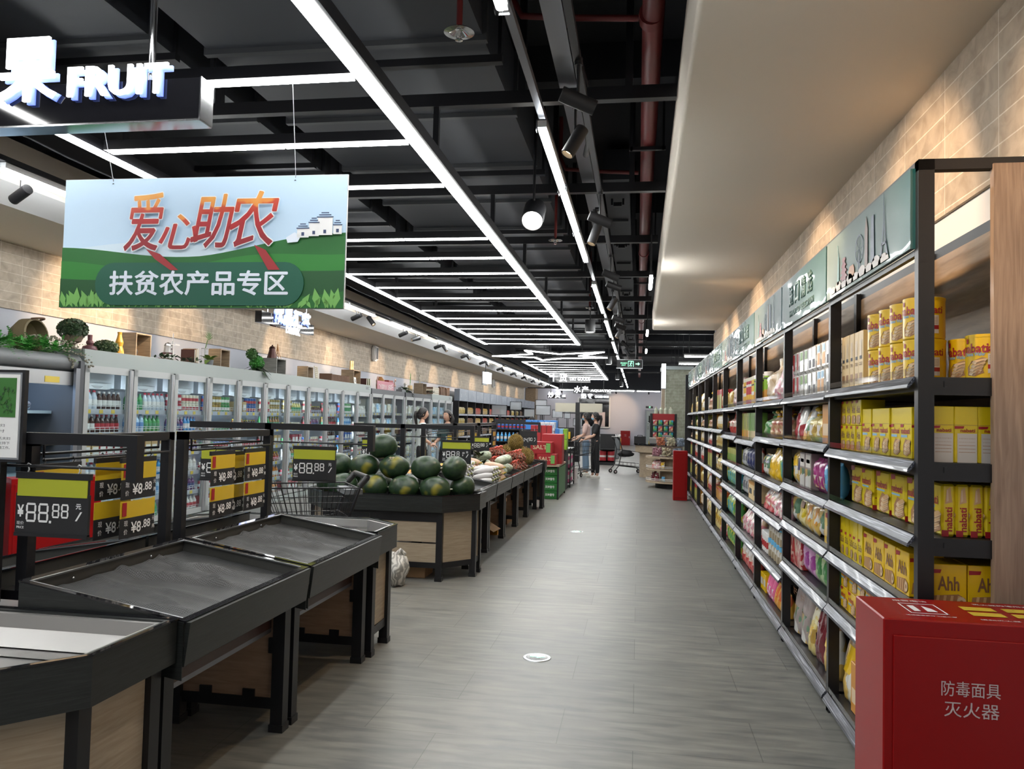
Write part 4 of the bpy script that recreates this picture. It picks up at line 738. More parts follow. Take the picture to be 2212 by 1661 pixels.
bag('goldpack', 'snack_pack', 'golden snack pack', .16, .20, .08, 'p_gold', 'pillow', cat='pack'); bag('palepack', 'snack_pack', 'pale yellow snack pack', .16, .20, .08, 'p_cracker', 'pillow', lean=.08, cat='pack'); carton('basket', 'biscuit_basket', 'orange biscuit stick basket', .16, .20, .15, ['p_orange','carton_red'], [(0,1,.85,1,1)], cat='basket'); bag('whitesmall', 'snack_pack', 'white snack pack', .15, .22, .09, 'white_pack', 'pillow', lab=(.2,.8,.2,.7,'p_beige'), cat='pack'); carton('redbox', 'gift_box', 'red topped gift box', .14, .30, .26, ['carton_red','carton_olive'], [(0,1,0,.75,1)]); can('artin', 'gift_tin', 'large patterned gift tin', .12, .33, ['p_oldtin','gold_foil'], [(.1,1),(.95,0),(1,1)], 'tin', 'black_steel'); carton('ambox', 'snack_box', 'amber snack box', .12, .2, .24, ['carton_orange','print_cream'], [(.1,.9,.2,.5,1)])
def dims(key):
    """extent of a product in its own frame: x0, width, height"""
    p = PR[key]
    if 'dim' not in p:
        P = [v for c in p['o'].children if c.type == 'MESH' for v in (c.matrix_local @ Vector(q) for q in c.bound_box)]
        xs = [q.x for q in P]; ys = [q.y for q in P]; p['dim'] = (min(xs), max(ys)-min(ys), max(q.z for q in P), (max(ys)+min(ys))/2)
    return p['dim']
def put(key, k, l, y, x=0, z=0, rot=0, sz=1.0):
    p = PR[key]; zz = LV[k][l]; x0, w, h, yc = dims(key); loc = (FX+.050-x0+x, y-yc, zz+z+.001)
    idx = CNT.get((key,k,l), 0); CNT[(key,k,l)] = idx+1
    o = p['o'] if not p['used'] else dup(p['o']); p['used'] = True; o.location = loc; o.rotation_euler = (0,0,rot); o.scale = (1,1,sz)
    PUT.append((o, key, k, l)); return o
CNT = {}; PUT = []
def room(k, l): return (2.125 if l == 0 else LV[k][l-1]-.052)-LV[k][l]-.004
def row(k, l, items, start=.05, jit=.006, gap=.007):
    """items from the far post (left in the photo) to the near one"""
    rs = random.Random(k*10+l); y = Y0+BL*(k+1)-min(start,.032)
    for it in items:
        key, n, *st = it; p = PR[key]; lev = st[0] if st else 1; x0, w, h, yc = dims(key); st_ = HT.get(key, h+.001); sz = min(1, room(k,l)/(st_*lev))
        for i in range(n):
            if y-w < Y0+BL*k+.03: break
            for s in range(lev): put(key, k, l, y-w/2, rs.uniform(0,jit), s*st_*sz, rs.uniform(-.02,.02), sz)
            y -= w+gap
HT = dict(tin=.167, small=.142, cube=.117, wrap1=.157, wrap2=.157, wrap3=.157, wrap4=.157, jar=.15)
row(0,0,[('cookie',5),('tin',4,2)], .075); row(0,1,[('small',4,2),('wafer',5)], .05); row(0,2,[('pouch',5)], .05, .01, .022); row(0,3,[('zozo',5),('ahh',4)], .05); row(0,4,[('cube',8,2)], .05); row(0,5,[('yellowwhite',1),('ambox',1),('artin',2)], .08)
for x in (0,.081,.162,.243): put('wafer',0,1,Y0+.10,x)
for x in (0,.049,.098,.147,.196): put('pouch',0,2,Y0+.125,x)
for x in (0,.134,.268): put('ahh',0,3,Y0+.105,x)
put('tin',0,0,Y0+.12,.165); put('tin',0,0,Y0+.29,.165)
row(1,0,[('wrap1',2,2),('wrap2',2,2),('wrap3',2,2),('wrap4',2,2),('wrap3',1,2)], .05); row(1,1,[('cherry',1),('whiteorange',1),('goldbag',2),('ambox',1)], .08); row(1,2,[('pack_y',1),('pack_n',1),('tallgrey',2),('magenta',2),('blue',2)], .06); row(1,3,[('whiteprint',1),('yellowprint',1),('cracker',2),('whiteprint',1),('yellowbox',1)], .05); row(1,4,[('redcream',1),('purple',2),('green',3)], .05); row(1,5,[('creamgrey',2),('mustard',1),('soda',1),('yellowwhite',1)], .05)
row(2,0,[('greencan',1),('beige',1),('pinkbag',2)], .06); row(2,1,[('greengather',1),('biscuitbow',3)], .05); row(2,2,[('bluesnack',2),('yellowbag',2),('bluegreen',1)], .06); row(2,3,[('candyred',2),('candypink',2)], .06); row(2,4,[('milk',4),('jar',7,2)], .05); row(2,5,[('yellowcap',2),('pinkpouch',3),('orangepouch',4)], .05)
row(3,0,[('tubey',2),('tuber',3),('tubey',2),('greencan',3)], .05); row(3,1,[('longy',4),('longg',5)], .05); row(3,2,[('silver',2),('navybag',3),('whitered',1)], .05); row(3,3,[('silver',3),('orangebox',2)], .05); row(3,4,[('candypink',3),('candyred',1)], .05); row(3,5,[('whitered',4)], .05)
row(4,0,[('goldpack',2),('blackpink',2)], .05); row(4,1,[('redwhite',3)], .05); row(4,2,[('greenbox',6)], .05); row(4,3,[('bluegreen',6)], .05); row(4,4,[('bluegreen',3),('greenyellow',3)], .05); row(4,5,[('greenyellow',6)], .05)
row(5,0,[('redbox',2),('goldpack',3)], .05); row(5,1,[('palepack',6)], .05); row(5,2,[('goldpack',6)], .05); row(5,3,[('goldbag',5)], .05); row(5,4,[('basket',5)], .05); row(5,5,[('mustard',3),('candyred',2)], .05)
fill = ['goldpack','whitesmall','palepack','redbox','longy','longg','beige','biscuitbow','whitered','mustard','goldbag','ambox']
rs_ = random.Random(11)
for k in range(6, NB):
    for l in range(6):
        a, b = rs_.sample(fill, 2); row(k, l, [(a, 3), (b, 4)], .05)
for (o, key, k, l) in PUT:
    n = CNT[(key,k,l)]; d = PR[key]['desc']; i = SEEN.get((key,k,l), 0) if 'SEEN' in globals() else 0
    if 'SEEN' not in globals(): SEEN = {}
    SEEN[(key,k,l)] = i+1
    where = f'{LN[l]} shelf of {BN[k]} snack bay'
    o['label'] = f'{d} on {where}' if n == 1 else f'{ORD[i]} {d} from far end, {where}'
    o['group'] = f'{d}, {where}'
# ------------------------------------------------------------------ glass-door coolers on the left wall
CX, CB, DW, CY = -5.85, -6.58, .83, 7.56
mat('cooler_in', (.80,.86,.92), .5); mat('chiller_light', (.5,.6,.7), .5, emit=(.68,.82,1.0), es=4); mat('shelf_lip', (.40,.42,.47), .35); mat('tag_yellow', (.60,.45,.06), .5); mat('gasket', (.015,.017,.02), .5)
DR = {}
m = MB(); m.box(-.03,0,.02,DW-.02,.0,.07).box(-.03,0,.02,DW-.02,1.76,1.84).box(-.03,0,.02,.09,0,1.84).box(-.03,0,DW-.09,DW-.02,0,1.84); DR['frame'] = m.mesh('door_frame','fridge_frame')
DR['glass'] = MB().box(-.018,-.012,.09,DW-.09,.07,1.76).mesh('door_glass','door_glass')
DR['handle'] = MB().cyl((.012,DW-.055,.02),(.012,DW-.055,1.82),.026,.026,12).mesh('door_handle','alu')
DR['gasket'] = MB().box(-.05,-.03,.0,.055,0,1.84).box(-.05,-.03,DW-.03,DW,0,1.84).mesh('door_gasket','gasket')
DR['led'] = MB().box(-.052,-.046,.028,.052,.1,1.75).mesh('inner_light','led_cold')
m = MB(); m.box(-.55,-.075,.01,DW-.01,-.02,0,0).box(-.075,-.055,.01,DW-.01,-.035,.02,1)
for i in range(3): m.box(-.055,-.052,.14+.2*i,.20+.2*i,-.03,.012,2)
DR['shelf'] = m.mesh('cooler_shelf',['fridge_white','shelf_lip','tag_yellow'])
m = MB()
for i in range(10): y = .05+(DW-.1)*i/9; m.tube([(-.062,y,.02),(-.062,y,.075)],.003,5)
for z in (.05,.075): m.tube([(-.062,.02,z),(-.062,DW-.02,z)],.003,5)
DR['wire'] = m.mesh('wire_guard','white_plastic')
m = MB(); m.box(-.55,-.20,.06,DW-.06,1.62,1.84,0); m.add([(-.20,.10,1.62),(-.14,DW*.3,1.60),(-.14,DW*.7,1.60),(-.20,DW-.1,1.62),(-.20,.10,1.68),(-.16,DW*.3,1.67),(-.16,DW*.7,1.67),(-.20,DW-.1,1.68)],[(0,1,5,4),(1,2,6,5),(2,3,7,6),(4,5,6,7),(3,2,1,0)],0)
m.cyl((-.32,DW*.5,1.64),(-.32,DW*.5,1.605),.20,.18,20); DR['evap'] = m.mesh('cooling_unit','fridge_white')
def cooler(label, y0, n, zt, top, shelves, wire=True, evap=True):
    t = thing('glass_door_cooler', label, 'cooler', (CX, y0, 0), 0, 'glass door coolers'); L = n*DW
    MB().box(-.73,-.70,0,L,.02,zt,1).box(-.70,-.03,0,.03,.1,zt,0).box(-.70,-.03,L-.03,L,.1,zt,0).box(-.70,0,0,L,.0,.02,0).box(-.70,0,0,L,.02,.10,0).box(-.70,-.04,.03,L-.03,1.95,zt,0).box(-.70,-.06,.03,L-.03,.10,.12,1).build('cabinet', [top,'cooler_in'], t)
    MB().box(-.04,0,0,L,1.945,zt,0).build('top_panel', top, t, bevel=.004); MB().box(-.02,.012,0,L,.02,.10).build('kick_plate', 'fridge_grey', t)
    for i in range(n):
        y = i*DW
        d = link('door', DR['frame'], t, (0,y,.11)); link('door_glass', DR['glass'], d); link('door_handle', DR['handle'], d); link('door_gasket', DR['gasket'], d)
        link('inner_light', DR['led'], t, (0,y,.11))
        if evap: link('cooling_unit', DR['evap'], t, (0,y,.10))
        for z in shelves:
            s = link('cooler_shelf', DR['shelf'], t, (0,y,z)); 
            if wire: link('wire_guard', DR['wire'], s)
    return t
CS = [1.46,1.20,.93,.66,.40,.135]
ca = cooler('long row of eleven tall silver glass-door drink coolers', CY, 11, 2.12, 'fridge_grey', CS)
text('lettering', 'BBC', 'ink', (0,1,0), U_Z, (.0015,11*DW-.22,2.05), .22, .06, ca)
cb = cooler('dark topped freezer with three glass doors beside the silver coolers', CY+11*DW+.06, 3, 2.06, 'fridge_dark', [1.5,1.15,.80,.45,.135], False, False)
cc = cooler('second dark topped freezer with three glass doors', CY+14*DW+.16, 3, 2.06, 'fridge_dark', [1.5,1.15,.80,.45,.135], False, False)
cdn = cooler('silver topped freezer with three glass doors next to the dark snack shelves', CY+17*DW+.24, 3, 2.10, 'fridge_grey', [1.5,1.15,.80,.45,.135], False, False)
text('lettering', 'SBC', 'ink', (0,1,0), U_Z, (.0015,3*DW-.3,2.03), .3, .07, cdn)
# bottles
BT = {}
for nm, c in dict(cola=(.05,.02,.015), clear=(.55,.62,.70), water=(.40,.58,.75), green=(.06,.34,.10), purple=(.12,.04,.16), blue=(.05,.30,.62), amber=(.30,.12,.04), milk=(.66,.64,.60), orange=(.60,.22,.04), tea=(.34,.20,.08), red=(.45,.03,.04), lemon=(.52,.46,.12)).items(): mat('drink_'+nm, c, .2, coat=.4)
mat('label_blue', (.10,.28,.55), .4); mat('label_green', (.05,.30,.15), .4); mat('label_red', (.42,.03,.04), .4); mat('label_white', (.68,.68,.66), .4); mat('label_navy', (.04,.06,.20), .4); mat('cap_red', (.50,.03,.06), .35); mat('cap_white', (.70,.70,.70), .35); mat('cap_yellow', (.55,.45,.03), .35); mat('can_gold', (.36,.27,.08), .3, .4); mat('can_blue', (.03,.12,.42), .3, .3); mat('can_red', (.40,.04,.06), .3, .3); mat('can_green', (.06,.30,.10), .3, .3); mat('can_cream', (.62,.58,.46), .35); mat('carton_tan', (.48,.34,.16), .5)
def bottle(key, liquid, label, cap, r=.033, h=.215):
    t = thing('drink_bottle', 'x', 'bottle')
    MB().lathe([(r*.9,0),(r,.008),(r,h*.25),(r*1.01,h*.26),(r*1.01,h*.55),(r,h*.56),(r*.95,h*.68),(r*.45,h*.86),(r*.40,h*.92)], n=12, mis=[0,0,0,1,0,0,0,0]).build('bottle_body', ['drink_'+liquid, label], t)
    MB().lathe([(r*.46,h*.90),(r*.46,h),(0,h)], n=10).build('cap', cap, t); BT[key] = dict(o=proto(t), d=2*r+.012, used=False, n='bottle')
def dcan(key, m1, m2, r=.033, h=.112, stack=2):
    t = thing('drink_can', 'x', 'can'); MB().lathe([(r*.85,0),(r,.008),(r,h*.3),(r,h*.65),(r,h*.93),(r*.85,h)], n=12, mis=[0,0,1,0,0]).build('can_body', [m1, m2], t)
    MB().lathe([(r*.86,h-.001),(r*.82,h+.002),(0,h-.003)], n=12).build('lid', 'alu', t); BT[key] = dict(o=proto(t), d=2*r+.012, used=False, n='can', h=h+.003)
def dbox(key, m1, m2, w=.11, h=.17):
    t = thing('drink_carton', 'x', 'carton'); m = MB().box(-.05,.05,-w/2,w/2,0,h,0); m.box(-.002-.05,.052,-w*.4,w*.4,h*.25,h*.75,1); m.build('carton_body',[m1,m2],t); BT[key] = dict(o=proto(t), d=w+.012, used=False, n='carton')
bottle('cola','cola','label_red','cap_red'); bottle('black','cola','label_white','cap_white'); bottle('clearred','clear','label_white','cap_red',.036,.225); bottle('water','water','label_blue','label_blue',.038,.235); bottle('green','green','label_green','label_green',.034,.21); bottle('purple','purple','label_navy','cap_white',.031,.19); bottle('blue','blue','label_white','label_blue',.031,.2); bottle('amber','amber','label_red','cap_yellow',.036,.17); bottle('milk','milk','label_white','cap_white',.036,.20); bottle('orange','orange','label_white','orange_cap' if 'orange_cap' in M else 'cap_white',.034,.2); bottle('tea','tea','label_green','cap_yellow',.034,.21); bottle('lemon','lemon','label_green','cap_white',.034,.21); bottle('darkyellow','cola','label_navy','cap_yellow',.03,.15); bottle('redmilk','milk','label_red','cap_white',.036,.2)
dcan('cred','can_red','label_white'); dcan('cblue','can_blue','label_red'); dcan('cgold','can_gold','label_white'); dcan('cgreen','can_green','label_white'); dcan('ccream','can_cream','label_red'); dbox('tan','carton_tan','label_white'); dbox('bluebox','can_blue','label_white'); dbox('redbox','can_red','label_white'); dbox('greencarton','can_green','label_white')
NM = dict(cola='dark cola bottle', black='black white-capped bottle', clearred='clear red-capped bottle', water='blue label water bottle', green='green soda bottle', purple='purple juice bottle', blue='bright blue drink bottle', amber='amber drink jar', milk='white milk bottle', orange='orange juice bottle', tea='brown tea bottle', lemon='lemon drink bottle', darkyellow='small yellow-capped bottle', redmilk='red label white bottle', cred='red can', cblue='blue can', cgold='gold can', cgreen='green can', ccream='cream can', tan='tan drink carton', bluebox='blue drink carton', redbox='red drink carton', greencarton='green drink carton')
PLAN = [
 [('clearred','black'),('black','cola'),('tan','redbox'),('clearred',),('orange','lemon','water'),('tan','milk')],
 [('green','clearred'),('water','green'),('redbox','tan'),('water','blue'),('water',),('greencarton','green')],
 [('cred','ccream'),('purple','blue'),('darkyellow',),('tan','milk'),('cred','purple'),('lemon','redmilk')],
 [('cblue','cgold','cgreen'),('cgold','cgreen'),('cgreen','cblue'),('ccream','blue'),('cred','cola'),('redbox','tan')],
 [('tan','cblue'),('amber','darkyellow'),('cred','ccream'),('bluebox','milk'),('blue','clearred'),('redbox','orange')],
 [('ccream','cgold'),('green','tea'),('cola','tan'),('tea','amber'),('orange',),('lemon','orange')],
 [('cgold','lemon'),('cgold','ccream'),('cgreen','redbox'),('milk','tea'),('cred','tea'),('redbox',)],
 [('ccream','darkyellow'),('cola','purple'),('cblue','ccream'),('tea','cola'),('green','cola'),('tan',)],
 [('cola','milk'),('tea','cola'),('cred','black'),('cola','redmilk'),('redmilk','cola'),('tan',)],
 [('cblue','cgreen'),('blue','water'),('cblue','bluebox'),('blue','darkyellow'),('green','blue'),('tan',)],
 [('milk',),('ccream',),('milk','redmilk'),('ccream',),('milk',),('tan',)]]
def stock(y0, d, l, z, kinds, where):
    rs = random.Random(d*17+l); y = y0+.03; seq = []; seg = (DW-.06)/len(kinds)
    for i, k in enumerate(kinds):
        b = BT[k]; end = y0+.03+seg*(i+1)
        while y+b['d'] <= end+.005: seq.append((k, y+b['d']/2)); y += b['d']+(.012 if d > 4 else .004)
    cnt = {}
    for k, _ in seq: cnt[k] = cnt.get(k, 0)+1
    ix = {}
    for k, yy in seq:
        b = BT[k]; i = ix.get(k, 0); ix[k] = i+1
        for s in range(2 if b['n'] == 'can' and z > 1.3 else 1):
            lb = f"{ORD[i]} {NM[k]} from left, {where}" + (', upper layer' if s else '') if cnt[k] > 1 else f"{NM[k]}, {where}" + (', upper layer' if s else '')
            loc = (CX-(.122 if b['n'] != 'carton' else .132)-rs.uniform(0,.008), yy, z+.001+s*b.get('h',0)); g = f"{NM[k]}s, {where}"
            o = b['o'] if not b['used'] else dup(b['o']); b['used'] = True; o.location = loc; o['label'] = lb; o['group'] = g; o.rotation_euler = (0,0,rs.uniform(0,6) if b['n'] != 'carton' else 0)
SN = ['top','second','third','fourth','fifth','bottom']
for d in range(11):
    for l in range(6): stock(CY+d*DW, d, l, CS[l], PLAN[d][l], f'{SN[l]} shelf behind the {ORD[d]} cooler door')
# frozen packs in the far freezers
print_mat('p_frozen', [(.58,.55,.42),(.66,.64,.56),(.46,.40,.28),(.6,.62,.6)], 12); print_mat('p_frozenblue', [(.30,.48,.62),(.55,.65,.70),(.62,.64,.62),(.2,.4,.5)], 12)
fz = {}
for k, mt, nm in (('a','p_frozen','cream frozen pack'),('b','p_frozenblue','pale blue frozen pack')):
    t = thing('frozen_pack', nm, 'pack'); MB().box(-.08,.08,-.11,.11,0,.24).build('pack_body', mt, t, bevel=.03, seg=2); fz[k] = [proto(t), nm, False]
for f, (y0, kk, fn) in enumerate(((CY+11*DW+.06,'ab','first dark topped freezer'),(CY+14*DW+.16,'aa','second dark topped freezer'),(CY+17*DW+.24,'bb','silver topped freezer'))):
    for d in range(3):
        for l, z in enumerate([1.5,1.15,.80,.45,.135]):
            for i in range(3):
                p = fz[kk[(d+l+i) % 2]]; o = p[0] if not p[2] else dup(p[0]); p[2] = True; o.location = (CX-.24, y0+d*DW+.19+.225*i, z+.001)
                o['label'] = f'{ORD[i]} {p[1]} from left, {SN[l]} shelf, {ORD[d]} door of {fn}'; o['group'] = f'frozen packs, {SN[l]} shelf, {ORD[d]} door of {fn}'
# open chiller at the left edge
t = thing('open_chiller', 'dark open-fronted chiller with a rounded top and plants on it', 'chiller', (CX, 5.1, 0))
mat('chiller_blue', (.20,.28,.36), .35); mat('chiller_pale', (.36,.50,.58), .35)
MB().box(-.70,-.66,0,2.4,.1,1.95,1).box(-.70,.05,2.34,2.40,0,1.98,0).box(-.70,.05,0,2.4,0,.45,0).box(-.66,-.05,0,2.34,1.84,1.95,0).build('cabinet', ['fridge_dark','chiller_blue'], t)
MB().tube([(-.06,0,1.955),(-.06,2.40,1.955)], .085, 16).box(-.70,-.06,0,2.4,1.95,2.035).build('canopy', 'grey_plastic', t)
MB().box(-.60,-.12,.1,2.2,1.825,1.84,2).box(-.10,.0,0,2.33,1.72,1.86).box(.0,.004,1.9,2.1,1.74,1.80,1).build('blind_box', ['alu','tag_yellow','chiller_light'], t)
for z, d in ((1.45,.40),(1.12,.45),(.80,.5)): MB().box(-.66,-.66+d,.02,2.33,z-.03,z).build('shelf', 'chiller_pale', t)
MB().box(.03,.036,0,2.33,.45,1.0).build('front_glass', 'door_glass', t); MB().box(.02,.05,2.28,2.34,.45,1.9).build('side_post', 'alu_dark', t)
MB().box(-.02,.0,0,2.3,.44,.47).build('glass_rail', 'alu', t)
bag('chill', 'salad_bag', 'x', .20, .10, .18, 'p_silver', 'pillow', cat='bag'); cp = PR['chill']['o']
for i in range(5):
    o = cp if i == 0 else dup(cp); o.location = (CX-.40, 6.2+.24*i, 1.452); o['label'] = f'{ORD[i]} wrapped produce bag from left on the top chiller shelf'; o['group'] = 'wrapped produce on the chiller shelf'

# ------------------------------------------------------------------ decoration along the cooler tops
DX, DZ = -6.12, 2.121
mat('leaf_dark', (.025,.055,.02), .5); mat('leaf_bright', (.04,.24,.03), .5); mat('leaf_mid', (.05,.15,.03), .5); mat('leaf_lime', (.16,.26,.05), .45); mat('leaf_grey', (.24,.23,.18), .7); mat('basket_olive', (.16,.13,.07), .7); mat('urn_brown', (.14,.10,.07), .6); mat('plum', (.12,.045,.055), .4); mat('mustard', (.55,.30,.04), .4); mat('terracotta', (.42,.19,.06), .5); mat('wicker', (.15,.08,.05), .7); mat('bronze', (.08,.035,.03), .35, .5); mat('copper', (.34,.17,.06), .3, .8); mat('flamingo_pink', (.60,.40,.34), .5); mat('promo_pink', (.55,.20,.25), .5); mat('book_green', (.17,.20,.10), .5); mat('book_red', (.30,.03,.03), .5)
def leaf_ball(t, name, c, r, n, mt, size=.035, seed=0, flat_=1.0, squash=1.0):
    rs = random.Random(seed); m = MB(); m.ell(c, (r*.82, r*.82, r*.82*squash), 12, 8)
    for i in range(n):
        z = rs.uniform(-.9,1)*flat_; a = rs.uniform(0, 2*PI); q = math.sqrt(max(0,1-z*z)); d = Vector((q*math.cos(a), q*math.sin(a), z)); p = Vector(c)+Vector((d.x*r, d.y*r, d.z*r*squash))
        u = Vector((rs.uniform(-1,1), rs.uniform(-1,1), rs.uniform(-1,1))); s = d.cross(u).normalized()*size*.45; f = (d*.6+d.cross(s).normalized()*.8).normalized()*size
        m.add([p-f*.5, p+s, p+f*.7, p-s], [(0,1,2,3)])
    return m.build(name, mt, t)
def leaf_fan(t, name, c, n, L, w, mt, seed=0, zlo=.1, zhi=1.0, spread=PI, droop=.4, ax=0, curl=4):
    rs = random.Random(seed); m = MB()
    for i in range(n):
        a = ax + rs.uniform(-spread, spread); el = rs.uniform(zlo, zhi); l = L*rs.uniform(.6,1.1); d = Vector((math.cos(a)*math.cos(el), math.sin(a)*math.cos(el), math.sin(el))); s = Vector((-math.sin(a), math.cos(a), 0)); vs = []; fs = []; p = Vector(c)
        for j in range(curl+1):
            f = j/curl; ww = w*math.sin(PI*min(.98, .12+f*.86)); q = p + d*l*f + Vector((0,0,-droop*l*f*f)); vs += [q-s*ww, q+s*ww]
        for j in range(curl): fs.append((2*j,2*j+1,2*j+3,2*j+2))
        m.add(vs, fs)
    return m.build(name, mt, t)
def fern(t, name, box, n, mt, seed):
    rs = random.Random(seed); m = MB()
    for i in range(n):
        p = Vector((rs.uniform(*box[0]), rs.uniform(*box[1]), rs.uniform(*box[2]))); a = rs.uniform(0,2*PI); L = rs.uniform(.12,.24); el = rs.uniform(-.3,1.1); d = Vector((math.cos(a)*math.cos(el), math.sin(a)*math.cos(el), math.sin(el))); s = Vector((-math.sin(a), math.cos(a), .2))
        for j in range(7):
            f = (j+1)/8; q = p+d*L*f-Vector((0,0,.25*L*f*f)); w = .045*(1-f*.8); m.add([q, q+s*w+d*.012, q+d*.016, q-s*w+d*.012], [(0,1,2),(0,2,3)])
    return m.build(name, mt, t)
t = thing('fern_garland', 'bright green artificial fern bed spread along the chiller top', 'plant', (-5.98,6.6,2.04)); fern(t, 'fern_fronds', ((-.14,.12),(-1.3,.85),(0,.08)), 430, 'leaf_bright', 4); fern(t, 'dark_fronds', ((-.22,-.06),(-.9,.2),(.05,.10)), 60, 'leaf_dark', 5)
t = thing('dried_garland', 'grey dried flower garland trailing over the chiller edge', 'plant', (-5.95,7.2,2.16)); m = MB(); rs = random.Random(8)
for path in ([(-.1,-.25,.02),(0,-.05,.05),(.1,.05,-.02),(.14,.12,-.16),(.15,.16,-.24)], [(-.05,.0,.04),(.1,.14,.0),(.14,.28,-.14),(.15,.42,-.24)]):
    for a, b in zip(path, path[1:]):
        for j in range(14): f = rs.random(); c = Vector(a).lerp(Vector(b), f)+Vector((rs.uniform(-.02,.02),)*3); m.ell(c, (.014,.014,.010), 5, 4)
m.build('dried_flowers', 'leaf_grey', t)
t = thing('wicker_basket', 'olive round basket lying on its side behind the ferns', 'basket', (-6.25,7.22,2.22), (0,PI/2-.12,0)); MB().lathe([(0,-.14),(.12,-.13),(.18,-.02),(.17,.10),(.15,.105),(.155,-.02),(.10,-.11),(0,-.12)], n=24).build('basket_body', 'basket_olive', t); MB().tube([(-.16,.06*math.cos(a),.10+.09*math.sin(a)) for a in [PI*i/10 for i in range(11)]], .010, 6).build('basket_handle','wicker',t)
t = thing('topiary_urn', 'dark green ball topiary in a brown stone urn', 'plant', (DX,7.70,DZ)); MB().lathe([(0,0),(.07,0),(.07,.012),(.03,.03),(.035,.06),(.09,.09),(.105,.14),(.10,.16),(.09,.15),(0,.14)], n=18).build('urn', 'urn_brown', t); leaf_ball(t, 'topiary_ball', (0,0,.22), .145, 420, 'leaf_dark', .04, 2, 1, .75)
t = thing('wave_ornament', 'white ribbed wavy ornament between basket and urn', 'ornament', (-6.2,7.50,DZ)); m = MB()
for i in range(10): y = -.10+.022*i; m.tube([(0,y+.012*math.sin(z*60),z) for z in [.0+.012*j for j in range(11)]], .004, 5)
m.build('ribs', 'ivory', t); MB().box(-.02,.02,-.11,.11,-.0,.012).build('stand', 'ivory', t)
def vase(label, y, prof, mt, x=DX, z=DZ, cat='vase'):
    t = thing('vase', label, cat, (x,y,z)); MB().lathe(prof, n=20).build('vase_body', mt, t); return t
vase('plum brown vase with a narrow stepped neck', 7.98, [(0,0),(.075,0),(.08,.03),(.07,.06),(.03,.075),(.04,.10),(.035,.12),(.024,.13),(.026,.19),(.02,.19),(.02,.13)], 'plum')
t = thing('leaf_ball', 'low round green leaf ball beside the yellow vase', 'plant', (DX,8.25,DZ+.07)); leaf_ball(t, 'leaves', (0,0,0), .13, 330, 'leaf_dark', .04, 6, 1, .6)
vase('slim mustard yellow wavy vase', 8.42, [(0,0),(.055,0),(.05,.05),(.035,.10),(.045,.15),(.03,.20),(.022,.24),(.026,.27),(.02,.27)], 'mustard', DX+.05)
def crate(label, y, w, h, d, mt, x=DX, z=DZ, rot=0):
    t = thing('display_crate', label, 'crate', (x,y,z), rot); k = .016
    MB().box(-d/2,d/2,-w/2,w/2,0,k).box(-d/2,d/2,-w/2,w/2,h-k,h).box(-d/2,d/2,-w/2,-w/2+k,k,h-k).box(-d/2,d/2,w/2-k,w/2,k,h-k).build('crate_frame', mt, t); MB().box(-d/2,-d/2+.01,-w/2+k,w/2-k,k,h-k).build('crate_back', mt, t); return t
crate('square wooden display cube beside the yellow vase', 8.78, .30, .29, .24, 'crate_wood')
vase('small dark vase inside the wooden display cube', 8.74, [(0,0),(.03,0),(.045,.05),(.025,.10),(.035,.13),(.02,.13)], 'fridge_dark', DX+.02, DZ+.017)
t = thing('windmill_model', 'white toy windmill with brown band and four sails', 'ornament', (DX+.02,9.44,DZ)); MB().lathe([(.085,0),(.06,.09),(.07,.095),(.07,.11),(.055,.115),(.045,.20)], n=8, mis=[0,1,1,1,0], sm=False).build('tower', ['white_pack','plum'], t); MB().lathe([(.052,.20),(.035,.235),(0,.25)], n=8, sm=False).build('cap', 'slate_blue' if 'slate_blue' in M else 'alu_dark', t)
m = MB(); m.cyl((.04,0,.215),(.075,0,.215),.008,.008,8)
for a in (PI/2,0,PI,-PI/2): m.bar((.07,0,.215),(.07,.15*math.cos(a),.215+.15*math.sin(a)),.008,.008); m.add([(.07,.05*math.cos(a)-.02*math.sin(a),.215+.05*math.sin(a)+.02*math.cos(a)),(.07,.15*math.cos(a)-.02*math.sin(a),.215+.15*math.sin(a)+.02*math.cos(a)),(.07,.15*math.cos(a),.215+.15*math.sin(a)),(.07,.05*math.cos(a),.215+.05*math.sin(a))],[(0,1,2,3)])
m.build('sails', 'white_pack', t); MB().box(.062,.066,-.012,.012,.03,.06).box(.05,.055,-.01,.01,.15,.17).build('tiny_window', 'plum', t)
def sprig(label, y, L, seed, mt='leaf_dark', n=40):
    t = thing('leaf_sprig', label, 'plant', (DX+.16,y,DZ)); rs = random.Random(seed); m = MB()
    for i in range(n):
        p = Vector((rs.uniform(-.06,.06), rs.uniform(-L/2,L/2), rs.uniform(.01,.05))); leaf_dir = Vector((rs.uniform(-.4,1), rs.uniform(-1,1), rs.uniform(-.1,.7))).normalized()*.08; s = leaf_dir.cross(Vector((0,0,1))).normalized()*.018
        m.add([p, p+leaf_dir*.5+s, p+leaf_dir, p+leaf_dir*.5-s], [(0,1,2,3)])
    m.build('leaves', mt, t); MB().tube([(0,-L/2,.012),(0,0,.02),(0,L/2,.012)], .005, 5).build('stem', 'wicker', t)
sprig('dark eucalyptus sprig lying left of the toy windmill', 9.18, .30, 1); sprig('dark eucalyptus sprig lying between windmill and books', 9.72, .40, 2)
for i, (w, mt, lb) in enumerate(((.030,'bronze','dark book leaning first in the row by the potted plant'),(.035,'terracotta','orange book standing in the row by the potted plant'),(.028,'white_pack','white book standing last in the row by the potted plant'))):
    o = tag(MB().box(-.10,.10,0,w,0,.20+.01*i).box(-.098,.102,.004,w-.004,.004,.195+.01*i,1).build('book', [mt,'ivory'], loc=(DX,9.93+.04*i,DZ)), lb, 'book', 'books on the cooler top')
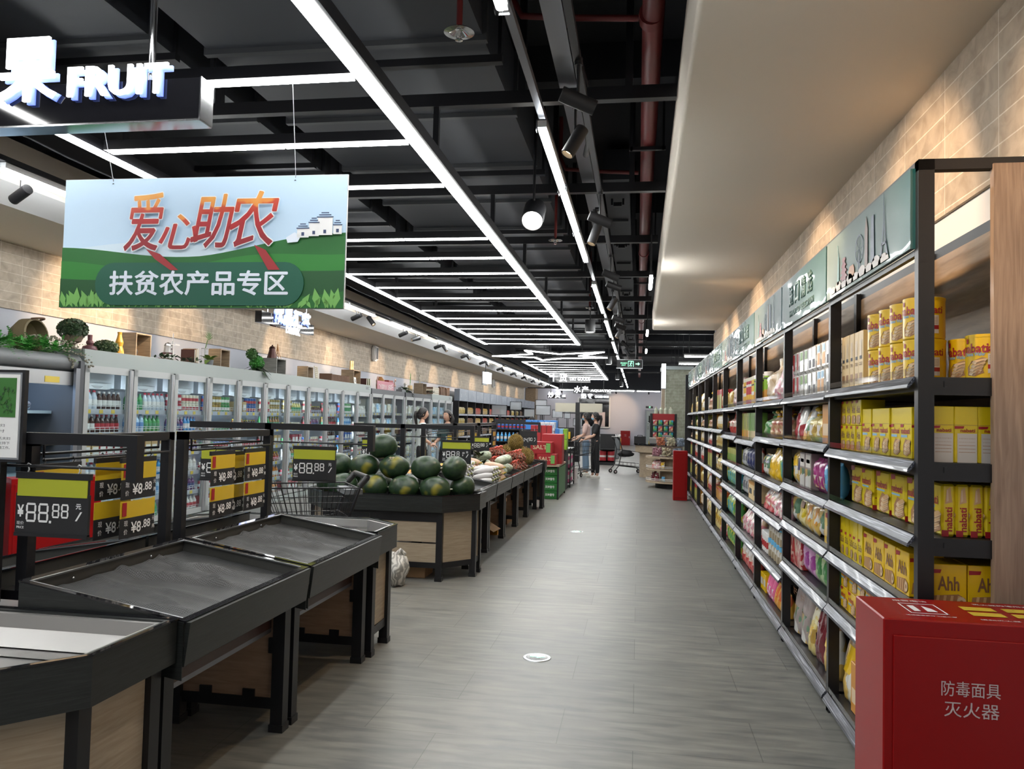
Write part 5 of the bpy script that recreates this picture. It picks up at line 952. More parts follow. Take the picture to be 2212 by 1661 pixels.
t = thing('potted_plant', 'yellow-green leafy plant in a grey pot by the books', 'plant', (DX+.05,10.40,DZ)); MB().lathe([(0,0),(.05,0),(.06,.09),(.05,.09),(.045,.07),(0,.07)], n=16).build('pot', 'grey_plastic', t); leaf_fan(t, 'leaves', (0,0,.08), 14, .24, .04, 'leaf_lime', 3, .2, 1.1, PI, .5)
t = thing('monstera_vase', 'single monstera leaf in a clear wire vase', 'plant', (DX-.08,10.5,DZ)); m = MB()
for a in range(6): m.tube([(.05*math.cos(a*PI/3),.05*math.sin(a*PI/3),.0),(.05*math.cos(a*PI/3),.05*math.sin(a*PI/3),.26)], .004, 5)
m.tube([(.05*math.cos(a),.05*math.sin(a),.26) for a in [2*PI*i/12 for i in range(13)]], .004, 5); m.build('wire_vase', 'alu', t)
m = MB(); m.tube([(0,0,0.02),(0,.0,.25),(.02,.02,.38)], .006, 6)
for j in range(9): a = -1.2+.3*j; m.add([(.02,.02,.38),(.04,.02+.05*math.sin(a-.1),.38+.10*math.cos(a-.1)),(.04,.02+.13*math.sin(a),.40+.14*math.cos(a)),(.04,.02+.05*math.sin(a+.1),.38+.10*math.cos(a+.1))], [(0,1,2,3)])
m.build('monstera_leaf', 'leaf_mid', t)
crate('small wooden display frame right of the potted plant', 10.75, .26, .27, .2, 'crate_wood')
t = thing('topiary_plant', 'twin ball topiary with trailing leaves', 'plant', (DX+.1,11.60,DZ)); leaf_ball(t, 'topiary_ball', (0,-.05,.27), .085, 260, 'leaf_mid', .03, 3); leaf_ball(t, 'topiary_ball', (.03,.06,.14), .11, 300, 'leaf_bright', .035, 4); leaf_fan(t, 'trailing_leaves', (.05,0,.05), 30, .30, .025, 'leaf_dark', 9, -.3, .5, PI, .5)
crate('grey wooden crate carrying the dark coffee pot', 12.53, .36, .27, .26, 'grey_wood')
t = thing('coffee_pot', 'dark bronze coffee pot standing on the grey crate', 'ornament', (DX,12.44,DZ+.271)); MB().lathe([(0,0),(.085,0),(.08,.02),(.055,.12),(.05,.16),(.055,.17),(.03,.20),(.012,.205),(.014,.225),(0,.23)], n=10, sm=False).build('pot_body', 'bronze', t); MB().tube([(0,.05,.15),(0,.10,.15),(0,.10,.06),(0,.07,.04)], .008, 6).build('pot_handle','bronze',t)
t = thing('tower_model', 'small copper lattice tower model beside the coffee pot', 'ornament', (DX,12.64,DZ+.271)); m = MB()
for sx in (-1,1):
    for sy in (-1,1): m.tube([(.05*sx,.05*sy,0),(.022*sx,.022*sy,.09),(.010*sx,.010*sy,.16),(0,0,.26)], .005, 5)
for z, r in ((.05,.034),(.09,.022),(.15,.012)): m.box(-r,r,-r,r,z-.004,z+.004)
m.build('lattice_legs', 'copper', t)
vase('tiny white vase inside the grey crate', 12.53, [(0,0),(.03,0),(.035,.04),(.02,.08),(.025,.10)], 'white_pack', DX, DZ+.017)
crate('pale wooden crate leaning left of the lattice trivet', 13.80, .32, .22, .2, 'crate_wood', rot=.1)
t = thing('lattice_trivet', 'pale woven lattice board leaning beside the pale crate', 'ornament', (DX+.05,14.25,DZ), (0,-.15,.15)); m = MB()
for i in range(7): m.box(-.006,.0,-.13+.04*i,-.115+.04*i,0,.26); m.box(0,.006,-.13,.13,.01+.038*i,.024+.038*i)
m.build('lattice', 'ivory', t)
t = thing('wicker_tray', 'long brown wicker tray basket on the silver coolers', 'basket', (DX,15.24,DZ)); m = MB()
for i in range(24): y = -.45+.9*i/23; m.box(.118,.128,y-.012,y+.012,0,.14); m.box(-.128,-.118,y-.012,y+.012,0,.14)
m.box(-.12,.12,-.47,.47,0,.01).box(-.13,.13,-.48,-.46,0,.15).box(-.13,.13,.46,.48,0,.15); m.build('basket_body', 'wicker', t); leaf_fan(t, 'dried_stalks', (.1,.2,.10), 10, .3, .006, 'copper', 4, .1, .6)
crate('pale wooden crate at the end of the silver coolers', 16.15, .42, .30, .28, 'crate_wood')
vase('left wooden bottle vase on the pale crate', 16.12, [(0,0),(.03,0),(.022,.08),(.028,.14),(.022,.20),(.018,.20)], 'carton_cream', DX, DZ+.301); vase('right wooden bottle vase on the pale crate', 16.22, [(0,0),(.03,0),(.022,.08),(.028,.14),(.022,.20),(.018,.20)], 'carton_cream', DX, DZ+.301)
t = thing('picture_frame', 'tiny white picture frame leaning on the pale crate', 'picture', (DX+.16,16.0,DZ), (0,-.12,0)); MB().box(-.008,.0,-.06,.06,0,.14).build('frame', 'white_pack', t); MB().box(.0,.002,-.04,.04,.02,.12).box(.002,.003,-.015,.015,.04,.10,1).build('picture', ['ivory','ink'], t)
for i, (w, mt, lb) in enumerate(((.05,'bronze','dark book standing on the dark freezer'),(.05,'book_green','olive green book leaning on the dark freezer'),(.06,'book_green','second olive book leaning beside the flamingo'))):
    tag(MB().box(-.10,.10,0,w,0,.22).box(-.098,.102,.006,w-.006,.004,.215,1).build('book', [mt,'ivory'], loc=(DX,16.85+.12*i,2.062), rot=(.15*i*.5,0,0)), lb, 'book', 'books on the dark freezer')
def flamingo(label, y):
    t = thing('flamingo_figure', label, 'ornament', (DX+.1,y,2.062)); MB().tube([(0,0,0),(0,0,.10),(0,-.03,.16),(0,-.05,.22),(0,-.03,.28),(0,.02,.30),(0,.05,.27),(0,.05,.24)], [.006,.006,.02,.014,.012,.016,.014,.004], 8).build('neck', 'flamingo_pink', t); MB().ell((0,-.02,.14),(.03,.05,.035)).build('body', 'flamingo_pink', t)
flamingo('pale pink flamingo figure left of the orange vase', 17.62); flamingo('small flamingo figure right of the red box', 18.95)
vase('orange terracotta jar vase on the dark freezer', 18.10, [(0,0),(.09,0),(.10,.10),(.10,.24),(.05,.30),(.05,.32)], 'terracotta', DX, 2.062)
tag(MB().box(-.10,.10,-.17,.17,0,.26).build('gift_box', 'book_red', loc=(DX,18.62,2.062)), 'red box standing on the dark freezer beside the orange jar', 'box')
t = thing('promo_card', 'pink promotion card standing on the freezer front', 'sign', (CX-.06,17.9,2.062)); MB().box(-.01,.0,-.62,.62,-.06,.20).build('card', 'promo_pink', t); text('lettering','广州酒家包点','white_print',(0,1,0),U_Z,(.002,-.22,.07),.62,.12,t); text('lettering','18折','white_print',(0,1,0),U_Z,(.002,.36,.07),.40,.18,t)
t = thing('trough_plant', 'dark trailing plant in a grey trough on the freezer', 'plant', (DX+.1,19.75,2.062)); MB().box(-.08,.08,-.45,.45,0,.07).build('trough', 'grey_plastic', t); leaf_fan(t, 'leaves', (.02,0,.08), 40, .35, .03, 'leaf_dark', 12, -.2, .9, PI, .6)
vase('white goose shaped vase beside the trough plant', 20.15, [(0,0),(.06,0),(.075,.06),(.03,.14),(.03,.20),(.045,.24),(.02,.27)], 'white_pack', DX, 2.062)
t = thing('leaf_vase', 'tall green leaf standing in a bundle vase', 'plant', (DX,20.6,2.062)); MB().lathe([(0,0),(.07,0),(.07,.22),(.06,.22)], n=10, sm=False).build('bundle_vase', 'carton_cream', t); m = MB(); m.tube([(0,0,.1),(0,0,.3),(0,.03,.5)], .006, 5)
for j in range(6): z = .26+.045*j; m.add([(0,0,z),(0,.05,z+.05),(0,.02,z+.08)],[(0,1,2)]); m.add([(0,0,z),(0,-.05,z+.04),(0,.0,z+.07)],[(0,1,2)])
m.build('leaf', 'leaf_bright', t)
crate('pale wooden crate on the second dark freezer', 21.6, .40, .32, .26, 'crate_wood', DX, 2.062)
t = thing('figurine', 'small wire figurine standing on the pale freezer crate', 'ornament', (DX,21.55,2.383)); MB().tube([(0,-.05,0),(0,-.02,.12),(0,0,.18)], .01, 6).tube([(0,.05,0),(0,.02,.12),(0,0,.18)], .01, 6).tube([(0,-.09,.12),(0,0,.17),(0,.08,.22)], .008, 6).ell((0,0,.22),.025).build('wire_body', 'ivory', t)
sprig('dark leaf sprig beside the freezer crate', 22.1, .5, 5)
for i in range(4): tag(MB().box(-.12,.12,-.35,.35,0,.055).box(-.118,.122,-.345,.345,.006,.049,1).build('book', [('wicker','bronze','ivory','wicker')[i],'ivory'], loc=(DX,22.9,2.102+.056*i)), f'{ORD[i]} book from the bottom of the flat pile on the freezer', 'book', 'flat book pile')
def log_basket(label, y, w): 
    t = thing('wicker_basket', label, 'basket', (DX,y,2.101)); m = MB()
    for i in range(7): a = -w/2+w*i/6; m.cyl((.05*(i%2),a,0),(.05*(i%2),a,.22+.03*(i%3)),.05,.045,8)
    m.build('basket_body', 'bark', t)
log_basket('brown stave basket on the silver topped freezer', 23.9, .5); log_basket('second brown stave basket next to the dark shelves', 24.6, .4); vase('dark round jar between the stave baskets', 24.28, [(0,0),(.08,0),(.13,.1),(.12,.2),(.06,.27),(.06,.3)], 'wicker', DX-.1, 2.101)
def speaker(label, y, z):
    t = thing('wall_speaker', label, 'speaker', (-6.595,y,z)); MB().box(0,.12,-.12,.12,-.19,.19).build('speaker_body', 'white_plastic', t, bevel=.03, seg=2); MB().box(.12,.125,-.07,.07,-.14,.14).build('grille', 'duct_grey', t, bevel=.002)
speaker('white wall speaker nearer the camera on the stone wall', 18.86, 3.0); speaker('farther white wall speaker above the dark snack shelves', 35.2, 3.0)
# ------------------------------------------------------------------ produce islands
ICX = -2.30
def groove_mat(name, col, rough):
    m, nt, b = node_mat(name); v = coords(nt); sp = N(nt, 'ShaderNodeSeparateXYZ'); nt.links.new(v, sp.inputs[0])
    w = N(nt, 'ShaderNodeMath', operation='FRACT'); k = N(nt, 'ShaderNodeMath', operation='MULTIPLY'); k.inputs[1].default_value = 26; nt.links.new(sp.outputs[2], k.inputs[0]); nt.links.new(k.outputs[0], w.inputs[0])
    g = N(nt, 'ShaderNodeMath', operation='GREATER_THAN'); g.inputs[1].default_value = .06; nt.links.new(w.outputs[0], g.inputs[0])
    n = N(nt, 'ShaderNodeTexNoise'); n.inputs['Scale'].default_value = 3; n.inputs['Detail'].default_value = 5; v2 = coords(nt, (4,4,60)); nt.links.new(v2, n.inputs['Vector'])
    c = ramp(nt, n.outputs[0], [(.3, tuple(x*.7 for x in col)), (.7, tuple(x*1.4 for x in col))]); nt.links.new(c, b.inputs['Base Color']); b.inputs['Roughness'].default_value = rough; bump(nt, b, g.outputs[0], .5, .003)
groove_mat('black_plank', (.015,.017,.0165), .33); mat('tray_steel', (.10,.10,.095), .35, .5); mat('rim_steel', (.30,.31,.32), .28, .9); mat('stainless', (.46,.45,.44), .40, .85)
def mesh_mat():
    m, nt, b = node_mat('slip_mesh'); v = coords(nt, (1,1,0)); t = N(nt, 'ShaderNodeTexVoronoi'); t.inputs['Scale'].default_value = 135; t.inputs['Randomness'].default_value = .05; nt.links.new(v, t.inputs['Vector'])
    nt.links.new(ramp(nt, t.outputs['Distance'], [(.26, (.060,.063,.065)), (.42, (.008,.008,.009))]), b.inputs['Base Color']); b.inputs['Roughness'].default_value = .55
    bump(nt, b, t.outputs['Distance'], .6, .004)
mesh_mat()
TL = 1.03
def tpart(s):
    """shared meshes of a sloped table; s = +1 faces the aisle, -1 faces the coolers"""
    P = {}; B0, B1, F0, F1 = .10, .75, .86, .757
    f = lambda x: B0+(B1-B0)*x; zf = lambda x: F0+(F1-F0)*x
    def sbox(m, a0, a1, y0, y1, d0, d1, mi=0):    # slab following the slope, a = 0 back .. 1 front, d below rim
        vs = [(s*f(a0),y0,zf(a0)-d1),(s*f(a1),y0,zf(a1)-d1),(s*f(a1),y1,zf(a1)-d1),(s*f(a0),y1,zf(a0)-d1),(s*f(a0),y0,zf(a0)-d0),(s*f(a1),y0,zf(a1)-d0),(s*f(a1),y1,zf(a1)-d0),(s*f(a0),y1,zf(a0)-d0)]
        fs = [(0,3,2,1),(4,5,6,7),(0,1,5,4),(1,2,6,5),(2,3,7,6),(3,0,4,7)]
        m.add(vs, fs if s > 0 else [q[::-1] for q in fs], mi)
    m = MB(); sbox(m,0,1,0,TL,.075,.085); sbox(m,0,.02,.0,TL,0,.085); sbox(m,.98,1,0,TL,0,.085); sbox(m,0,1,0,.015,0,.085); sbox(m,0,1,TL-.015,TL,0,.085); P['tray'] = m.mesh('tray','tray_steel')
    m = MB(); sbox(m,-.01,.03,0,TL,-.006,.002); sbox(m,.97,1.01,0,TL,-.006,.002); sbox(m,.03,.97,-.002,.02,-.006,.002); sbox(m,.03,.97,TL-.02,TL+.002,-.006,.002); P['rim'] = m.mesh('tray_rim','black_gloss')
    m = MB(); sbox(m,.03,.97,.022,.028,-.0065,.0); sbox(m,.03,.97,TL-.028,TL-.022,-.0065,0); sbox(m,.03,.04,.022,TL-.022,-.0065,.0); P['bead'] = m.mesh('rim_bead','rim_steel')
    m = MB(); q = [(s*(B1+.004),.757),(s*(B1+.022),.757),(s*(B1+.004),.605),(s*(B1-.016),.605)]
    vs = [(x,.004,z) for x,z in q]+[(x,TL-.004,z) for x,z in q]; fs = [(0,1,2,3),(7,6,5,4),(0,4,5,1),(1,5,6,2),(2,6,7,3),(3,7,4,0)]; m.add(vs, fs if s < 0 else [x[::-1] for x in fs]); P['front'] = m.mesh('front_board','black_plank')
    m = MB(); sbox(m,0,1,-.004,.0,.0,.20); P['cheek'] = m.mesh('side_board','black_plank'); m = MB(); sbox(m,0,1,TL,TL+.004,0,.2); P['cheek2'] = m.mesh('side_board','black_plank')
    m = MB(); m.box(*sorted((s*.62,s*.68)),.005,.065,0,.66).box(*sorted((s*.615,s*.685)),0,.07,0,.035); P['leg'] = m.mesh('leg','black_steel')
    m = MB(); m.box(*sorted((s*.12,s*.68)),.02,.05,.10,.15).box(*sorted((s*.12,s*.68)),TL-.05,TL-.02,.10,.15); P['bar'] = m.mesh('cross_bar','black_steel')
    m = MB()
    a, b_ = s*.13, s*.62; y0, y1 = TL-.042, TL-.030; q = [(a,.15),(b_,.15),(b_,.62),(a,.72)]; vs = [(x,y0,z) for x,z in q]+[(x,y1,z) for x,z in q]; fs = [(3,2,1,0),(4,5,6,7),(0,1,5,4),(1,2,6,5),(2,3,7,6),(3,0,4,7)]; m.add(vs, fs if s > 0 else [x[::-1] for x in fs]); P['board'] = m.mesh('end_board','table_wood')
    m = MB(); 
    for x in (.25,.47): m.box(*sorted((s*x,s*(x+.06))),TL-.052,TL-.042,.15,.185)
    m.box(*sorted((s*.595,s*.625)),TL-.056,TL-.042,.36,.43); P['clip'] = m.mesh('board_bracket','black_steel')
    m = MB(); m.box(*sorted((s*.44,s*.60)),.01,TL-.01,.50,.515).box(*sorted((s*.585,s*.60)),.01,TL-.01,.475,.50); P['ledge'] = m.mesh('under_ledge','brown_steel')
    m = MB(); m.box(*sorted((s*.58,s*.60)),.0,TL,.455,.475); P['ledger'] = m.mesh('ledge_rail','alu_dark')
    # wrinkled anti-slip mesh
    m = MB(); nx, ny = 26, 40; vs = []; fs = []; rs = random.Random(4 if s > 0 else 9); 
    folds = [(rs.uniform(.15,.85), rs.uniform(.1,.9), rs.uniform(-.6,.6), rs.uniform(.25,.7), rs.uniform(.010,.024)) for _ in range(10)]
    for i in range(nx+1):
        for j in range(ny+1):
            a = .03+.94*i/nx; y = .02+(TL-.04)*j/ny; h = .004
            edge = min(i, nx-i, j, ny-j)/4
            for (fx, fy, an, L, H) in folds:
                dx = (a-fx)*.65; dy = (y/TL-fy)*1.03; u = dx*math.cos(an)+dy*math.sin(an); v = -dx*math.sin(an)+dy*math.cos(an); v += .03*math.sin(u*9+fx*9)
                if abs(u) < L: h += H*math.exp(-(v/.018)**2)*math.cos(u/L*PI/2)
            h += .006*noise.noise(Vector((a*5, y*6, s)))
            if edge < 1: h += .022*(1-edge)
            vs.append((s*f(a), y, zf(a)-.072+max(.002, h)))
    for i in range(nx):
        for j in range(ny): q = (i*(ny+1)+j, (i+1)*(ny+1)+j, (i+1)*(ny+1)+j+1, i*(ny+1)+j+1); fs.append(q if s > 0 else q[::-1])
    m.add(vs, fs, 0, True); P['mat'] = m.mesh('slip_mat','slip_mesh')
    P['screw'] = MB().ell((s*f(.03),.25,zf(.03)-.03),(.004,.006,.006),8,5).ell((s*f(.03),.75,zf(.03)-.03),(.004,.006,.006),8,5).mesh('screw','chrome')
    return P
TP = {1: tpart(1), -1: tpart(-1)}
def table(label, y0, s, mat_=True):
    t = thing('produce_table', label, 'produce table', (ICX, y0, 0), 0, None); P = TP[s]
    for n, k in (('tray','tray'),('tray_rim','rim'),('rim_bead','bead'),('front_board','front'),('side_board','cheek'),('side_board','cheek2'),('cross_bar','bar'),('end_board','board'),('board_bracket','clip'),('under_ledge','ledge'),('ledge_rail','ledger'),('screw','screw')): link(n, P[k], t)
    if mat_: link('slip_mat', P['mat'], t)
    for y in (0, TL-.07): link('leg', P['leg'], t, (0,y,0)); link('leg', P['leg'], t, (-s*.52,y,0))
    return t
table('near black slatted produce table with an empty wrinkled mesh mat', 2.56, 1); table('second black slatted produce table, empty, between its neighbour and the steel end unit', 3.62, 1)
table('empty produce table facing the coolers behind the nearest price frame', 2.56, -1); table('empty produce table facing the coolers behind the second price frame', 3.62, -1)
def offset_poly(P, d):
    n = len(P); out = []
    for i in range(n):
        a = Vector(P[i-1]); b = Vector(P[i]); c = Vector(P[(i+1) % n]); e1 = (b-a).normalized(); e2 = (c-b).normalized(); n1 = Vector((-e1.y, e1.x)); n2 = Vector((-e2.y, e2.x)); bi = (n1+n2).normalized(); out.append(tuple(b + bi*d/max(.3, bi.dot(n1))))
    return out
def end_unit(label, yb, dirn, drawers=False, inner='stainless', zt=.77, side=.43, cx_=.73, ch=(.27,.32), deep=.115):
    """chamfered end unit; yb = the side that meets the tables, dirn = -1 points to the camera, +1 away"""
    t = thing('end_unit', label, 'end unit', (ICX, yb, 0)); d = dirn
    A = [(-cx_,0),(-cx_,d*side),(-cx_+ch[0],d*(side+ch[1])),(cx_-ch[0],d*(side+ch[1])),(cx_,d*side),(cx_,0)]
    if d > 0: A = A[::-1]                                 # keep counter-clockwise
    R = offset_poly(A, .03); Rin = offset_poly(A, .05); n = len(A)
    def ring(P, Q, z0, z1, mi, m):
        for i in range(n):
            j = (i+1) % n; a, b_, c, e = P[i], P[j], Q[j], Q[i]
            m.add([(*a,z0),(*b_,z0),(*c,z0),(*e,z0),(*a,z1),(*b_,z1),(*c,z1),(*e,z1)], [(3,2,1,0),(4,5,6,7),(0,1,5,4),(1,2,6,5),(2,3,7,6),(3,0,4,7)], mi)
    m = MB(); ring(A, R, zt-.15, zt, 0, m); m.build('rim_board', 'black_plank', t)
    m = MB(); ring(offset_poly(A,-.004), offset_poly(A,.012), zt-.002, zt+.004, 0, m); m.build('rim_trim', 'black_gloss', t)
    m = MB(); ring(R, Rin, zt-.11, zt-.006, 0, m); m.prism(R, .01, 0, Matrix.Translation((0,0,zt-deep)))
    if inner == 'stainless':
        for k in range(2): y = d*(.05+.09*k); m.add([(-cx_+.05,y,zt-.10+.045*(1-k)),(cx_-.05,y,zt-.10+.045*(1-k)),(cx_-.05,y+d*.07,zt-.10),(-cx_+.05,y+d*.07,zt-.10)], [(0,1,2,3) if d > 0 else (3,2,1,0)])
    m.build('well', inner, t)
    B = offset_poly(A, .06); BI = offset_poly(A, .085); k = MB()
    for (x, y) in B: k.box(x-.028, x+.028, y-.028, y+.028, 0, zt-.15); k.box(x-.034, x+.034, y-.034, y+.034, 0, .035)
    legs = k
    for (x, y) in B: MB().box(x-.028, x+.028, y-.028, y+.028, 0, zt-.15).box(x-.033, x+.033, y-.033, y+.033, 0, .035).build('leg', 'black_steel', t)
    for i in range(n):
        a, b_ = Vector(B[i]), Vector(B[(i+1) % n])
        if abs(a.y) < .12 and abs(b_.y) < .12: continue
        e = (b_-a).normalized(); p, q = a+e*.03, b_-e*.03
        MB().bar((*p,.14),(*q,.14),.03,.05).build('base_rail', 'black_steel', t)
        front = abs(e.x) > .9
        if front and drawers:
            MB().bar((*(p),.575),(*(q),.575),.03,.09).build('top_rail', 'black_steel', t)
            mid = (p+q)/2; L = (q-p).length
            for s0, s1 in ((p, mid-e*.01), (mid+e*.01, q)):
                for z in (.235,.445): MB().bar((*s0,z),(*s1,z),.018,.195).build('drawer', 'pale_wood', t)
        else: MB().bar((*p,.39),(*q,.39),.014,.45).build('side_panel', 'pale_wood', t)
    return t
end_unit('steel topped chamfered end unit nearest the camera', 2.55, -1)
C = end_unit('steel topped chamfered end unit after the second empty table', 4.68, 1, side=.40, ch=(.25,.22))
MB().box(-.35,.55,.36,.368,.745,.84).box(-.35,.55,.30,.36,.742,.747).build('acrylic_guard', 'clear_acrylic', C)
tag(MB().box(0,.34,0,.20,0,.006).box(.01,.35,.012,.21,.0062,.012).box(.0,.36,.02,.21,.0122,.018).build('grey_board', 'clear_wrap', loc=(ICX-.05,4.93,.672), rot=.15), 'small stack of pale plastic sheets lying in the steel end unit', 'sheets')
end_unit('chamfered end unit with drawers carrying the watermelons', 7.57, -1, True, 'black_steel', .77, .30, .85, (.28,.34), .08)
for k in range(5): 
    lb = ['black slatted table with an empty mesh mat right behind the watermelons','black slatted table piled with white radishes','black slatted table piled with pale cabbages and greens','black slatted table piled with netted nuts','black slatted table at the far end carrying durians'][k]
    table(lb, 7.60+1.06*k, 1, k == 0); table(f'{ORD[k]} table from the watermelons on the side facing the coolers', 7.60+1.06*k, -1, False)
end_unit('chamfered end unit beyond the durians', 12.92, 1, False, 'black_steel', .78, .25, .80, (.28,.30), .08)

# ---- price frames
def price_frame(label, y0, y1, top=1.385, bars=((-.03,1.31),(.03,1.29)), gap=None):
    t = thing('price_rack', label, 'price frame', (ICX, y0, .80)); L = y1-y0
    for y in (0, L): MB().box(-.022,.022,y-.022,y+.022,-.02,top-.80).build('frame_post', 'black_steel', t)
    MB().box(-.022,.022,-.022,L+.022,top-.84,top-.80).build('top_bar', 'black_steel', t)
    for x, z in bars:
        MB().tube([(x,.03,z-.80+.06),(x,.03,z-.80),(x,L-.03,z-.80),(x,L-.03,z-.80+.06)], .006, 6).build('hanging_rod', 'black_steel', t)
    MB().box(-.09,.09,-.03,L+.03,-.035,-.0).build('base_rail','black_gloss', t)
    return t
price_frame('black price frame over the nearest empty tables', 2.70, 3.59, 1.385); price_frame('black price frame over the second empty tables', 3.72, 4.66, 1.385)
for k in range(3): price_frame(f'{ORD[k]} black price frame from the watermelons along the produce tables', 8.3+1.5*k, 9.6+1.5*k, 1.40)
def arm(label, loc, x1, x0=0, top=.62, z0=.77):
    t = thing('price_hanger', label, 'price arm', loc); MB().box(-.022,.022,-.022,.022,0,top).build('arm_post', 'black_steel', t)
    MB().box(min(x0,0)-.022,x1,-.022,.022,top-.042,top).build('arm_bar', 'black_steel', t); MB().box(x1-.04,x1,-.022,.022,top-.17,top-.042).build('arm_end', 'black_steel', t)
    MB().tube([(min(x0,0),0,top-.125),(x1-.02,0,top-.125)], .006, 6).build('hanging_rod', 'black_steel', t); return t
arm('black price arm rising from the nearest steel end unit', (-2.375,2.62,.77), .59, top=.63); arm('black price arm rising from the second steel end unit', (-2.46,5.0,.77), .74, -.55, top=.65)
arm('black price arm over the watermelons', (-2.36,7.75,.77), .74, -.50, top=.63); arm('black price arm over the far end unit', (-2.4,12.98,.78), .80, top=.64)

# ---- seven segment digits and price tags
SEG = {'0':'abcdef','1':'bc','2':'abged','3':'abgcd','4':'fgbc','5':'afgcd','6':'afgedc','7':'abc','8':'abcdefg','9':'abcfgd',"'":'f'}
def seg_digit(m, ch, x, z, w, h, T, th=.18):
    k = w*th; y = .0008
    def hz(zc): m.prism([(x+k*.3,zc),(x+k*.8,zc+k/2),(x+w-k*.8,zc+k/2),(x+w-k*.3,zc),(x+w-k*.8,zc-k/2),(x+k*.8,zc-k/2)], y, 0, T)
    def vt(xc, z0, z1): m.prism([(xc,z0+k*.3),(xc-k/2,z0+k*.8),(xc-k/2,z1-k*.8),(xc,z1-k*.3),(xc+k/2,z1-k*.8),(xc+k/2,z0+k*.8)][::-1], y, 0, T)
    for s in SEG.get(ch, ''):
        if s == 'a': hz(z+h-k/2)
        if s == 'g': hz(z+h/2)
        if s == 'd': hz(z+k/2)
        if s == 'b': vt(x+w-k/2, z+h/2, z+h-k/2)
        if s == 'c': vt(x+w-k/2, z+k/2, z+h/2)
        if s == 'e': vt(x+k/2, z+k/2, z+h/2)
        if s == 'f': vt(x+k/2, z+h/2, z+h-k/2)
def big_tag(label, loc, big, small, strip='lime_card', rot=0, sc=1.0):
    """hanging price card, .30 x .25; loc = where it hangs from the rod"""
    t = thing('price_tag', label, 'price tag', loc, rot); t.scale = (sc,)*3
    MB().box(-.15,.15,-.006,.006,-.25,-.10).box(-.146,.146,-.005,.005,-.11,-.03).build('card', 'black_matte', t)
    MB().box(-.152,.152,-.009,.009,-.045,-.022).build('clip_bar', 'black_plastic', t); MB().box(-.15,.15,-.010,.008,-.258,-.245).build('foot_bar', 'black_plastic', t)
    MB().box(-.144,.144,-.0075,-.005,-.110,-.046).build('paper_strip', strip, t)
    for x in (-.11,.10): MB().tube([(x,0,-.022),(x+.008,-.004,-.012),(x+.004,-.002,-.004),(x+.010,0,.006),(x,0,.010),(x-.006,0,.002)], .0028, 6).build('hook', 'clear_wrap', t)
    T = basis(X_, Z_, (0,-.0065,0)); m = MB()
    x = -.105
    for ch in big: 
        if ch != ' ': seg_digit(m, ch, x, -.205, .042, .070, T)
        x += .051
    m.prism([(x-.005,-.207),(x+.004,-.207),(x+.004,-.198),(x-.005,-.198)], .0008, 0, T); x += .006
    for ch in small: seg_digit(m, ch, x, -.187, .030, .052, T, .2); x += .037
    m.build('digits', 'white_print', t)
    text('lettering', '¥', 'white_print', X_, Z_, (-.128,-.0068,-.165), .028, .045, t, 0, .03); text('lettering', '现价', 'white_print', X_, Z_, (-.127,-.0068,-.210), .030, .013, t); text('lettering', 'PRICE', 'white_print', X_, Z_, (-.127,-.0068,-.226), .030, .009, t, 0, .02)
    text('lettering', '元', 'white_print', X_, Z_, (.110,-.0068,-.142), .022, .020, t, 0, .02); text('lettering', '/', 'white_print', X_, Z_, (.112,-.0068,-.178), .028, .034, t)
    return t
big_tag('large black price tag reading 88.88 on the nearest price arm', (-2.13,2.62,1.275), '88', '88'); big_tag('black price tag reading 88.88 on the second price arm', (-2.13,5.0,1.295), '88', '88', rot=.02)
big_tag('black price tag reading 88 half hidden behind small price tags', (-2.80,5.0,1.275), '88', '88'); big_tag('black price tag reading 01.39 hanging left above the watermelons', (-2.645,7.75,1.275), '01', '39'); big_tag('black price tag reading 88.81 hanging right above the watermelons', (-1.80,7.75,1.275), '88', "81'"); big_tag('far black price tag reading 14.90 hanging before the durians', (-1.80,12.98,1.295), '14', '90', 'black_plastic')
big_tag('small far price tag reading 88 behind the watermelon price frame', (-2.05,10.2,1.25), '88', '88', sc=.8)
mat('amber_card', (.62,.42,.02), .3, coat=.4)
